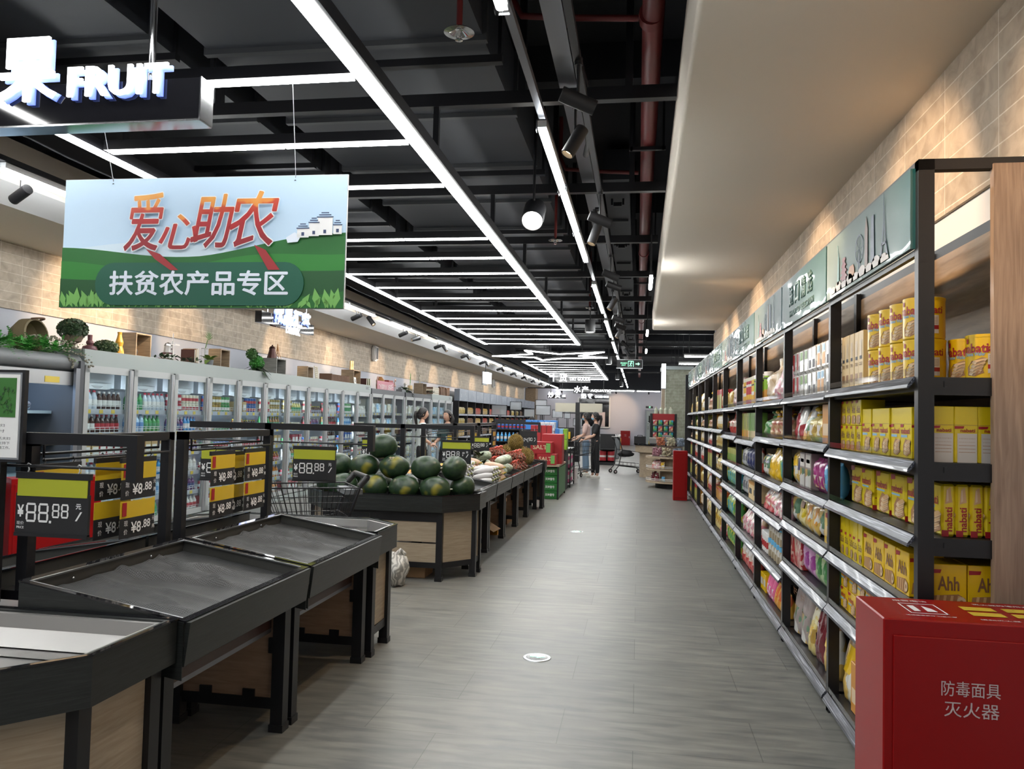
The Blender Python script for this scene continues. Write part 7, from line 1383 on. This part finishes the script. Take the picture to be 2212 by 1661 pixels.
t = thing('display_plinth', 'dark plinth holding up the drink cartons', 'plinth', (-1.80,16.6,0)); MB().box(-.30,.34,-.3,.4,.80,.84).build('plinth_top','black_steel',t); MB().box(-.28,.32,-.28,.38,0,.80).build('plinth_body','black_matte',t)
for k in range(3):
    for j in range(2): gift(f'{("blue","sky blue","light green")[k]} drink carton in the {("lower","upper")[j]} layer beside the white cartons', (-1.665+.085*k,16.5,.84+.22*j), .08, .3, .215, ('box_blue','box_sky','tube_green')[k], None)
for k in range(5): gift(f'{ORD[k]} bright blue carton from left on top of the white cartons', (-2.38+.14*k,17.3,.842 if k > 9 else 1.22), .13, .3, .22, 'box_blue', None)
t = thing('display_plinth', 'second dark plinth farther back under the blue cartons', 'plinth', (-2.11,17.3,0)); MB().box(-.38,.38,-.2,.2,0,1.18).build('plinth_body','black_matte',t); MB().box(-.4,.4,-.22,.22,1.18,1.219).build('plinth_top','black_steel',t)
# rack of pink bottles beside the aisle
t = thing('bottle_rack', 'low black rack of pink bottles beside the aisle', 'rack', (-1.56,17.6,0))
for x in (-.12,.12):
    for y in (-.5,.5): MB().box(x-.012,x+.012,y-.012,y+.012,0,.86).build('leg','black_steel',t)
for z in (.10,.42,.84): MB().box(-.13,.13,-.51,.51,z-.015,z).build('shelf','black_steel',t)
can('pinkb', 'pink_bottle', 'pink bottle', .045, .26, ['pink','white_pack'], [(.3,0),(.65,1),(1,0)], 'bottle', 'white_pack'); pb = PR['pinkb']['o']; f0 = True
for l, z in enumerate((.10,.42)):
    for i in range(9):
        for j in range(2):
            o = pb if f0 else dup(pb); f0 = False; o.location = (-1.61+.10*j,17.16+.11*i,z+.001); o['label'] = f'{ORD[i]} pink bottle from the near end, {("inner","aisle")[j]} row, {("lower","middle")[l]} rack shelf'; o['group'] = 'pink bottles on the rack'
MB_ = MB().box(-.05,.05,-.06,.06,0,.36); tag(MB_.build('white_canister','white_pack',loc=(-1.42,18.35,0)), 'white square canister on the floor beside the pink bottle rack', 'canister')
# blue bottle display beyond the price frames
t = thing('bottle_display', 'tiered display full of blue and clear bottles past the price frames', 'display', (-2.85,17.5,0)); MB().box(-.42,.42,-.2,.35,0,.10).build('base','black_steel',t)
for k, z in enumerate((.62,.95,1.22)): MB().box(-.42,.42,-.18+.1*k,.33,z-.02,z).build('shelf','black_steel',t)
MB().box(-.42,.42,.30,.34,.1,1.44).build('back_panel','black_matte',t)
for l, (z, k, nm) in enumerate(((.62,'water','clear water bottle'),(.95,'blue','bright blue bottle'),(1.22,'cblue','blue can'))):
    for i in range(9):
        o = dup(BT[k]['o']); o.location = (-3.2+.087*i,17.38+.10*l,z+.001); o['label'] = f'{ORD[i]} {nm} from left on the {("lowest","middle","top")[l]} tier of the bottle display'; o['group'] = f'{nm}s on the bottle display'
# clear sign frames on stands
FR = [(-5.62,-5.01,1.55,1.95),(-4.90,-4.44,1.76,2.09),(-3.92,-3.47,1.82,2.18),(-3.90,-3.32,1.59,1.97),(-3.26,-2.84,1.50,1.81),(-4.35,-3.93,1.51,1.82),(-2.80,-2.55,1.48,1.78),(-2.45,-2.1,1.2,1.5)]
for k, (x0,x1,z0,z1) in enumerate(FR):
    y = 30+.35*k-(1.5 if k == 3 else 0); f = y/30; x0,x1 = x0*f,x1*f; z0,z1 = 1.5+(z0-1.5)*f,1.5+(z1-1.5)*f
    t = thing('sign_stand', ['widest clear sign frame on the left stand','high clear sign frame before the grey shelves','highest clear sign frame at the back','large clear sign frame overlapping the highest one','clear sign frame over the blue cartons','small clear sign frame left of the overlapping pair','narrow clear sign frame right of the others','lowest clear sign frame near the masked shoppers'][k], 'sign frame', ((x0+x1)/2,y,0)); w = x1-x0; a = .018
    MB().box(-w/2,w/2,-.01,.01,z0,z0+a).box(-w/2,w/2,-.01,.01,z1-a,z1).box(-w/2,-w/2+a,-.01,.01,z0,z1).box(w/2-a,w/2,-.01,.01,z0,z1).build('sign_frame','black_steel',t); MB().box(-w/2+a,w/2-a,-.003,.003,z0+a,z1-a).build('clear_sheet','film',t)
    MB().box(-.03,.0,-.012,.012,.02,z0).box(.03,.05,-.012,.012,.02,z0).build('stand_post','black_steel',t); MB().box(-.2,.2,-.15,.15,0,.02).build('stand_base','black_steel',t)
# dark mid-store gondolas and freezers behind the couple
def gondola(label, x, y, w, d, h, cols, rows=3):
    t = thing('display_stand', label, 'display stand', (x,y,0)); MB().box(-w/2,w/2,-d/2,d/2,0,.12).box(-w/2,w/2,.0,.04,.12,h).build('stand_frame','black_steel',t)
    for k in range(rows): z = .12+(h-.2)*k/rows; MB().box(-w/2,w/2,-d/2,d/2,z-.02,z).build('shelf','black_steel',t)
    return t
gondola('dark display stand beyond the masked shoppers', -1.0, 26.5, .5, 1.2, 1.0, None, 2); gondola('second dark display stand deeper behind the shoppers', -3.2, 25, 2.4, .9, 1.2, None)
rs = random.Random(17)
for i in range(9): gift(f'{ORD[i]} {("red","cream","yellow")[i%3]} package from left on the deeper dark stand', (-4.2+.25*i,24.75,.85), .2, .2, .22+.05*(i%2), ('box_red','carton_cream','pack_yellow')[i%3], None, name='package', cat='package')
can('redjug', 'red_jug', 'red jug', .11, .30, ['label_red','white_pack'], [(.4,0),(.6,1),(1,0)], 'jug', 'label_red'); rj = PR['redjug']['o']
for i in range(6):
    o = rj if i == 0 else dup(rj); o.location = (-1.13+.26*(i%2),26.15+.28*(i//2),.13+.293*(1 if i > 9 else 0)); o['label'] = f'{ORD[i]} red jug from the near corner of the dark stand'; o['group'] = 'red jugs'
t = thing('chest_freezer', 'grey chest freezer with sliding lids near the back wall', 'freezer', (-1.05,31.2,0)); MB().box(-.55,.35,-.9,.9,.0,.82).build('freezer_body','grey_plastic',t,bevel=.02); MB().box(-.57,.37,-.92,.92,.82,.88).build('freezer_rim','white_pack',t); MB().box(-.5,.3,-.85,.85,.88,.89).build('sliding_lid','film',t); MB().box(-.3,.1,-.905,-.9,.2,.6).build('vent_panel','alu_dark',t)
t = thing('tall_box', 'orange box on cardboard carton near the back wall', 'box', (-1.05,40.5,0)); MB().box(-.2,.2,-.2,.2,0,.55).build('box_body','crate_yellow',t); 
t = thing('menu_canopy', 'pale boxy canopy on a black post behind the shoppers', 'canopy', (-2.0,27.5,0)); MB().box(-.85,-.15,-.3,.3,1.72,2.02).box(.0,.75,-.3,.3,1.72,2.02).build('canopy_box','carton_olive' if False else 'ivory',t); MB().box(-.15,.0,-.28,.28,.0,2.05).build('canopy_post','black_steel',t); MB().box(-.6,.6,-.32,-.30,1.66,1.70).build('canopy_bar','black_steel',t)
# ------------------------------------------------------------------ checkout counter, snack rack and candy stand
t = thing('checkout_counter', 'round wooden checkout counter beyond the snack shelving', 'counter', (.55,21.2,0)); MB().lathe([(.50,.0),(.50,.62),(.62,.66),(.62,.84)],n=40).build('counter_body','counter_wood',t); MB().lathe([(.66,.84),(.66,.875),(0,.875)],n=40).build('counter_top','black_gloss',t)
tag(MB().box(-.15,.15,-.10,.10,0,.19).tube([(-.08,-.1,.12),(-.06,-.11,.22),(.06,-.11,.22),(.08,-.1,.12)],.01,6).build('duffel_bag','black_matte',loc=(.05,20.95,.877),bevel=.05,seg=3), 'dark rounded bag lying on the checkout counter', 'bag'); tag(MB().box(-.13,.13,-.1,.1,0,.17).build('printer','grey_plastic',loc=(.42,20.95,.876),bevel=.02), 'dark grey till printer on the checkout counter', 'printer'); tag(MB().box(-.12,.12,-.09,.09,0,.24).build('till','alu_dark',loc=(.75,21.05,.876),bevel=.01), 'grey till box on the checkout counter', 'till'); tag(MB().box(-.14,.14,-.05,.05,0,.07).build('yellow_tray','lemon_card' if False else 'lemon_skin',loc=(.42,21.3,.876)), 'yellow tray on the back of the checkout counter', 'tray')
t = thing('snack_rack', 'tall red-headed rack of hanging snack packets by the checkout', 'rack', (.68,22.0,0)); MB().box(-.30,.30,0,.06,0,1.68).box(-.36,-.30,-.05,.30,0,1.68).box(.30,.36,-.05,.30,0,1.68).build('rack_frame','black_steel',t); MB().box(-.30,.30,-.01,0,1.48,1.68).build('header','box_red',t)
for k in range(4): MB().box(-.29,.29,-.06,0,.84+.17*k,.85+.17*k).build('shelf','alu_dark',t)
bag('hang','snack_packet','x',.12,.145,.05,'p_candy','pillow'); bag('hang2','snack_packet','x',.12,.145,.05,'p_bluegreen','pillow'); hb = {'hang':0,'hang2':0}
for r in range(4):
    for i in range(4):
        k = 'hang' if (r+i) % 2 else 'hang2'; o = PR[k]['o'] if not hb[k] else dup(PR[k]['o']); hb[k] = 1; o.location = (.455+.145*i,21.968,.852+.17*r); o.rotation_euler = (0,0,PI/2); o['label'] = f'{ORD[i]} snack packet from left, {("lowest","second","third","top")[r]} row of the red-headed rack'; o['group'] = 'packets on the red-headed rack'
for i in range(4): 
    tt = thing('cream_bottle', f'{ORD[i]} cream bottle from left on top of the snack rack', 'bottle', (.48+.13*i,22.03,1.681), 0, 'cream bottles on the rack'); MB().lathe([(0,0),(.05,0),(.05,.12),(.02,.16)],n=12).build('bottle_body','cabbage_pale',tt); MB().cyl((0,0,.16),(0,0,.19),.022,.022,10).build('cap','ivory',tt)
# candy stand: half-round wooden tiers
t = thing('candy_stand', 'half-round wooden candy stand beside the narrow red cabinet', 'display stand', (.80,18.1,0))
def half(r, z0, z1, mt, nm): P = [(r*math.cos(a), r*math.sin(a)) for a in [PI*.5+PI*i/16 for i in range(17)]]; MB().prism(P+[(.18,-r),(.18,r)], z1-z0, 0, Matrix.Translation((0,0,z0))).build(nm, mt, t)
half(.40,.0,.10,'black_matte','plinth'); half(.62,.115,.15,'counter_wood','tier'); half(.60,.39,.425,'counter_wood','tier'); half(.62,.66,.70,'counter_wood','tier'); half(.30,.15,.66,'counter_wood','core')
for z in (.15,.425):
    for dz in (.03,.06): MB().tube([(.61*math.cos(a),.61*math.sin(a),z+dz) for a in [PI*.5+PI*i/16 for i in range(17)]],.006,5).build('guard_wire','white_pack',t)
mat('candy_pink', (.52,.22,.27), .3, coat=.4); mat('candy_cream', (.62,.55,.36), .3, coat=.4); mat('candy_orange', (.62,.20,.08), .3, coat=.4); mat('candy_blue', (.35,.40,.48), .3, coat=.4)
rs = random.Random(5)
for k, (x, y, z, mt, nm) in enumerate(((.42,17.75,.701,'candy_pink','pink'),(.63,17.62,.701,'candy_cream','cream'),(.85,17.60,.701,'candy_blue','silver'),(.50,17.82,.93,'candy_orange','orange'),(.72,17.68,.93,'candy_cream','cream'),(.94,17.66,.93,'candy_blue','silver'))):
    tt = thing('candy_bin', f'clear bin of {nm} candies on the {("stand tier","upper row")[z > .8]} {("left","middle","right","left","middle","right")[k]}', 'candy bin', (x,y,z)); m = MB()
    for i in range(90): m.ell((rs.uniform(-.09,.09),rs.uniform(-.09,.09),.02+rs.uniform(0,.17)),(.022,.018,.015),6,4)
    c_ = m.build('candies', mt, tt); c_['kind'] = 'stuff'; MB().box(-.104,.104,-.104,.104,0,.008).box(-.104,-.10,-.104,.104,0,.20).box(.10,.104,-.104,.104,0,.20).box(-.10,.10,-.104,-.10,0,.20).box(-.1,.1,.1,.104,0,.22).build('clear_bin','clear_acrylic',tt)
for k in range(7):
    a = PI*.62+PI*.62*k/6+.25; q = ['candyred','candypink','pack_y','yellowprint'][k % 4]; o = dup(PR[q]['o']); o.location = (.80+.47*math.cos(a),18.1+.47*math.sin(a),.426); o.rotation_euler = (0,0,a-PI); o['label'] = f'{ORD[k]} small snack bag from the back along the candy stand middle tier'; o['group'] = 'bags on the candy stand'; o.scale = (.7,.7,.7)
for k in range(5):
    a = PI*.75+PI*.5*k/4+.25; q = 'soda' if k < 4 else 'blue'; o = dup(PR[q]['o']); o.location = (.80+.46*math.cos(a),18.1+.46*math.sin(a),.151); o.rotation_euler = (0,0,a-PI); o['label'] = f'{ORD[k]} packet from the back along the candy stand bottom tier'; o['group'] = 'packets on the candy stand bottom tier'; o.scale = (.55,.55,.55)
cart('black shopping cart beside the checkout counter', (-.30,22.3,0), -PI/2+.35, False); cart('black shopping cart pushed by the masked shoppers', (-1.42,19.75,0), PI-.5)
tag(MB().ell((0,0,0),(.22,.12,.10),16,10,0,None,.3,3).build('black_backpack','black_matte',loc=(-.34,22.15,.56)), 'black backpack hanging over the cart beside the counter', 'bag')
# small floor studs and far lamps
for k, (x, y) in enumerate(((-.60,4.95),(-.78,10.5),(-.62,17.0))):
    t = thing('floor_sign', ['round green floor exit marker nearest the camera','second round floor exit marker along the aisle','pale round floor plate beyond the produce'][k], 'floor marker', (x,y,0)); MB().lathe([(.088,0),(.085,.004),(.070,.005)],n=28).build('metal_ring','alu',t); MB().lathe([(.070,.0048),(0,.0048)],n=28).build('glass_disc','black_gloss' if k < 2 else 'ivory',t)
    if k < 2: MB().prism([(-.045,-.008),(.0,-.008),(.0,-.028),(.05,0),(.0,.028),(.0,.008),(-.045,.008)],.0008,0,Matrix.Translation((0,.01,.0055))).build('arrow','exit_green',t)
# tubes and ceiling fittings over the checkout on the right
for k in range(5): dup(tl, (1.05,19.6+2.6*k,3.10), -PI/2, f'{ORD[k]} white tube light from the near end over the checkout', 'tubes over the checkout')
for k in range(5): tag(MB().cyl((1.2,0,-.62),(1.2,0,.92),.008,.008,6).cyl((2.2,0,-.62),(2.2,0,.92),.008,.008,6).box(1.05,2.4,-.015,.015,-.636,-.60).build('tube_hanger','black_steel',loc=(0,19.6+2.6*k,3.765 if k else 3.765)), f'{ORD[k]} hanger bar from the near end carrying a tube over the checkout', 'hanger')
for k in range(3): MB_ = thing('vertical_tube', f'{ORD[k]} blue-white tube sign from the near end beside the right bulkhead', 'tube light', (.12+.02*k,(9.6,15.2,19.2)[k],3.15)); MB().box(-.02,.02,-.4,.4,.03,.06).build('housing','black_steel',MB_); MB().tube([(0,-.38,0),(0,.38,0)],.022,8).build('tube','led_tube',MB_); MB().box(-.008,.008,-.3,-.28,.06,1.5).box(-.008,.008,.28,.3,.06,1.5).build('hanging_rod','black_steel',MB_)
t = thing('light_box', 'white lit box sign mounted high on the stone pillar', 'sign', (.72,23.6,2.75)); MB().box(-.06,.06,0,.2,-.3,.42).build('sign_box','led_sign',t); MB().box(-.07,.07,.2,.25,-.32,.44).build('sign_back','black_steel',t)

# ------------------------------------------------------------------ people
def body(t, name, pts, edges, mt, sub=2):
    me = bpy.data.meshes.new(name); me.from_pydata([p[:3] for p in pts], edges, []); o = bpy.data.objects.new(name, me); COL.objects.link(o); o.parent = t
    sk = o.modifiers.new('skin','SKIN'); sk.use_smooth_shade = True
    for v, p in zip(me.skin_vertices[0].data, pts): v.radius = (p[3], p[4] if len(p) > 4 else p[3])
    me.skin_vertices[0].data[0].use_root = True
    s = o.modifiers.new('sub','SUBSURF'); s.levels = sub; s.render_levels = sub
    dg = bpy.context.evaluated_depsgraph_get(); ev = o.evaluated_get(dg); nm = bpy.data.meshes.new_from_object(ev); o.modifiers.clear(); o.data = nm; nm.materials.clear(); nm.materials.append(M[mt])
    return o
mat('shirt_black', (.014,.014,.017), .8); mat('shirt_pink', (.60,.42,.38), .8); mat('shirt_white', (.55,.60,.60), .8); mat('shirt_teal', (.015,.045,.05), .7); mat('jeans', (.16,.24,.34), .8); mat('leggings', (.008,.008,.010), .7); mat('shoe_white', (.62,.60,.55), .6); mat('mask_blue', (.22,.45,.62), .7); mat('number_red', (.6,.05,.07), .6); mat('eye_white', (.7,.7,.7), .3); mat('lip', (.45,.12,.10), .5)
def person(label, loc, rot, top, legs, h=1.62, tail=True, mask=True, arms=((.30,.30,.95),(.28,-.05,.86)), shoes='shoe_white', smile=False, longhair=False, sleeve=True):
    """stands facing +Y of its own frame; arms = hand positions (forward, sideways add, height)"""
    t = thing('person', label, 'person', loc, rot); t.scale = (h/1.62,)*3
    pts = [(0,0,.92,.145,.105),(0,.0,1.06,.125,.09),(0,.0,1.22,.150,.10),(0,-.01,1.32,.125,.075),(0,-.005,1.385,.05,.05),(0,.012,1.44,.046,.046)]; ed = [(0,1),(1,2),(2,3),(3,4),(4,5)]
    def chain(start, ps):
        i = start
        for p in ps: pts.append(p); ed.append((i, len(pts)-1)); i = len(pts)-1
        return i
    H = []
    for s, (fw, sd, hz) in zip((1,-1), arms):
        el = (s*(.205+sd*.3), fw*.30-.05, 1.07); wr = (s*(.16+sd), fw*.86, hz+.02)
        chain(3, [(s*.155,-.005,1.31,.056),(s*.185,fw*.12-.02,1.19,.045),(*el,.037),((el[0]+wr[0])/2,(el[1]+wr[1])/2,(el[2]+wr[2])/2,.033),(*wr,.023)]); H.append((wr, s, fw))
    for s in (1,-1): chain(0, [(s*.085,.0,.84,.098,.10),(s*.095,.01+.03*s,.50,.062),(s*.095,-.005+.04*s,.30,.058),(s*.095,.0+.05*s,.075,.035),(s*.10,.07+.05*s,.035,.034)])
    b = body(t, 'body', pts, ed, 'skin')
    # head with face
    hm = MB(); vs = []; fs = []; n, m_ = 20, 16
    for j in range(m_+1):
        ph = PI*j/m_
        for k in range(n):
            a = 2*PI*k/n; x, y, z = math.sin(ph)*math.sin(a), math.sin(ph)*math.cos(a), math.cos(ph)
            jaw = 1-.22*max(0,-z)**1.5; yy = y*.092*(1-.1*max(0,-z)); 
            if y > .6 and abs(x) < .22: yy += .016*math.exp(-((z+.12)/.16)**2)
            if y > .5 and abs(abs(x)-.38) < .16: yy -= .006*math.exp(-((z-.08)/.1)**2)
            vs.append((x*.072*jaw, .02+yy, 1.535+z*.112))
    for j in range(m_):
        for k in range(n): a = j*n+k; c = j*n+(k+1)%n; fs.append((a, c, c+n, a+n))
    hm.add(vs, fs, 0, True)
    for s in (-1,1): hm.ell((s*.073,.012,1.53),(.010,.020,.030),8,6); 
    hd = hm.build('head','skin',t)
    e = MB()
    for s in (-1,1): e.ell((s*.028,.101,1.545),(.013,.006,.006),8,5)
    e.build('eyes','eye_white',hd); e = MB()
    for s in (-1,1): e.ell((s*.028,.106,1.545),(.006,.003,.006),8,5); e.bar((s*.016,.108,1.562),(s*.042,.100,1.564),.006,.004)
    e.build('pupils','hair',hd)
    if mask: MB().ell((0,.055,1.497),(.058,.060,.048),14,10).build('face_mask','mask_blue',hd)
    else: MB().ell((0,.105,1.484),(.024 if smile else .018,.008,.007),10,6).build('mouth','lip',hd)
    # hair
    q = MB(); vs = []; fs = []
    for j in range(12):
        ph = PI*.70*j/11
        for k in range(n):
            a = 2*PI*k/n; fr = math.cos(a); lim = ph if fr < .2 else ph*(1-.52*min(1,(fr-.2)/.5))
            x, y, z = math.sin(lim)*math.sin(a), math.sin(lim)*math.cos(a), math.cos(lim); vs.append((x*.084*(1-.12*max(0,-z)), .010+y*.106, 1.54+z*.122))
    for j in range(11):
        for k in range(n): a = j*n+k; c = j*n+(k+1)%n; fs.append((a, c, c+n, a+n))
    q.add(vs, fs, 0, True)
    q.ell((0,-.048,1.50),(.068,.052,.075),12,8)
    for s in (-1,1): q.tube([(s*.070,.055,1.585),(s*.081,.02,1.56),(s*.074,-.03,1.50)],[.014,.018,.022],8)
    if tail: q.tube([(0,-.07,1.57),(0,-.125,1.56),(0,-.135,1.48),(0,-.115,1.36),(0,-.10,1.26)],[.02,.035,.034,.026,.008],10)
    if longhair:
        for s in (-1,0,1): q.tube([(s*.06,-.03+.0*s,1.57),(s*.085,-.04,1.48),(s*.085,-.03,1.38),(s*.07,-.02,1.30)],[.03,.038,.034,.014],8)
    q.build('hair','hair',hd)
    # clothes follow the body
    cp = [(0,0,.80,.168,.130),(0,0,.92,.165,.125),(0,.0,1.06,.148,.112),(0,.0,1.22,.168,.118),(0,-.01,1.325,.14,.088),(0,-.008,1.375,.062,.062)]; ce = [(0,1),(1,2),(2,3),(3,4),(4,5)]
    for (wr, s, fw), (f2, sd, hz) in zip(H, arms):
        el = (s*(.205+sd*.3), fw*.30-.05, 1.07); i = 4
        for p in [(s*.158,-.005,1.31,.070),(s*.188,fw*.12-.02,1.19,.062),(el[0],el[1],el[2]+.02,.054)]: cp.append(p); ce.append((i, len(cp)-1)); i = len(cp)-1
    body(t, 'shirt', cp, ce, top)
    lp = [(0,0,1.0,.142,.105),(0,0,.90,.150,.112)]; le = [(0,1)]
    for s in (1,-1):
        i = 1
        for p in [(s*.088,.0,.82,.106,.108),(s*.095,.01+.03*s,.50,.072),(s*.095,-.005+.04*s,.30,.066),(s*.095,.0+.05*s,.11,.050)]: lp.append(p); le.append((i, len(lp)-1)); i = len(lp)-1
    body(t, 'trousers', lp, le, legs)
    for s in (1,-1):
        y = .05*s; S = MB().ell((s*.098,.05+y,.040),(.046,.125,.040),14,8); S.box(s*.098-.040,s*.098+.040,-.06+y,.165+y,0,.022); S.build('shoe',shoes,t)
    # hands: palm, four fingers, thumb
    for (wr, s, fw) in H:
        w = Vector(wr); d = Vector((-s*.10,1,-.30 if fw > .1 else -1.6)).normalized(); sd_ = Vector((1,0,0)); sd_ = (sd_-d*sd_.dot(d)).normalized(); up = sd_.cross(d)
        hp = [(*w,.022),(*(w+d*.04),.030,.018),(*(w+d*.075),.032,.017)]; he = [(0,1),(1,2)]
        hnd = MB(); hnd.ell(w+d*.045,(.034,.034,.020),10,8)
        for k in range(4):
            b0 = w+d*.075+sd_*(.024-.016*k); L = (.062,.070,.066,.050)[k]; hnd.tube([w+d*.05+sd_*(.018-.012*k), b0, b0+d*L*.5-up*.012, b0+d*L*.75-up*.035],[.010,.0095,.0085,.007],7)
        hnd.tube([w+d*.015-sd_*s*.02, w+d*.045-sd_*s*.045-up*.006, w+d*.075-sd_*s*.05-up*.022],[.012,.010,.008],7); hnd.build('hand','skin',t)
    return t
p1 = person('masked woman in a black shirt and leggings standing in the aisle', (-1.06,20.05,0), PI/2+.15, 'shirt_black', 'leggings', 1.63, True, True, ((.34,.02,.96),(.36,.0,.94)))
text('number_print', '32', 'number_red', (0,-1,.0) if False else (0,1,0), Z_, (-.0,0,0), .09, .08, None)
np_ = bpy.data.objects['number_print']; np_.parent = p1; np_.matrix_local = basis((0,1,0), (0,0,1), (.252,.01,1.16))
for z, mt in ((1.085,'box_blue'),(1.065,'number_red')): MB().lathe([(.057,-.008),(.058,0),(.057,.008)],(.208,.05,z),14).build('sleeve_band', mt, p1)
person('masked woman in a pale pink shirt and blue jeans behind the cart', (-1.36,21.0,0), PI/2-.05, 'shirt_pink', 'jeans', 1.62, False, True, ((.34,.0,.98),(.30,.05,.92)))
person('woman in a white shirt with a black ponytail before the freezers', (-4.02,14.4,0), -PI*.40, 'shirt_white', 'leggings', 1.60, True, False, ((.20,.02,.95),(.18,.02,.92)))
person('smiling woman in a dark teal top facing the camera by the price frames', (-3.60,14.7,0), PI*.86, 'shirt_teal', 'leggings', 1.57, False, False, ((.22,.0,.98),(.20,.05,.92)), smile=True, longhair=True)
for k in range(7): dup(tl, (-4.4+1.42*k,44.5,3.12), -PI/2, f'{ORD[k]} tube light from left in the row before the back wall', 'tubes before the back wall')
tag(MB().box(-4.5,5.5,-.02,.02,-.03,.02).box(-4.41,-4.39,-.01,.01,.02,1.52).box(-1.01,-.99,-.01,.01,.02,1.52).box(2.39,2.41,-.01,.01,.02,1.52).box(4.99,5.01,-.01,.01,.02,1.52).build('lighting_track','black_steel',loc=(0,44.5,3.17)), 'black track carrying the tube row before the back wall', 'track')
for k, x in enumerate((-4.3,-2.9,-1.25,.55)): place_spot((x,44.4,2.95),(x+.1,47,1.95),f'{ORD[k]} warm spotlight from left shining on the back wall','back wall spotlights',3.17,x,120 if k == 2 else 12,size=52)
for k in range(10):  # added tubes, out of view, to brighten the dark far end
    o = dup(tl, (3.0,20+2.6*k,3.3), 0, f'{ORD[k]} added fill tube from the near end over the area right of the pillar', 'added fill tubes right of the pillar'); MB().cyl((0,.2,.028),(0,.2,1.38),.008,.008,6).build('drop_rod','black_steel',o); MB().cyl((0,1.1,.028),(0,1.1,1.38),.008,.008,6).build('drop_rod','black_steel',o)
person('person half hidden behind the drink cartons, only the dark hair showing', (-2.98,22.2,0), 0, 'shirt_black', 'leggings', 1.50, False, False)
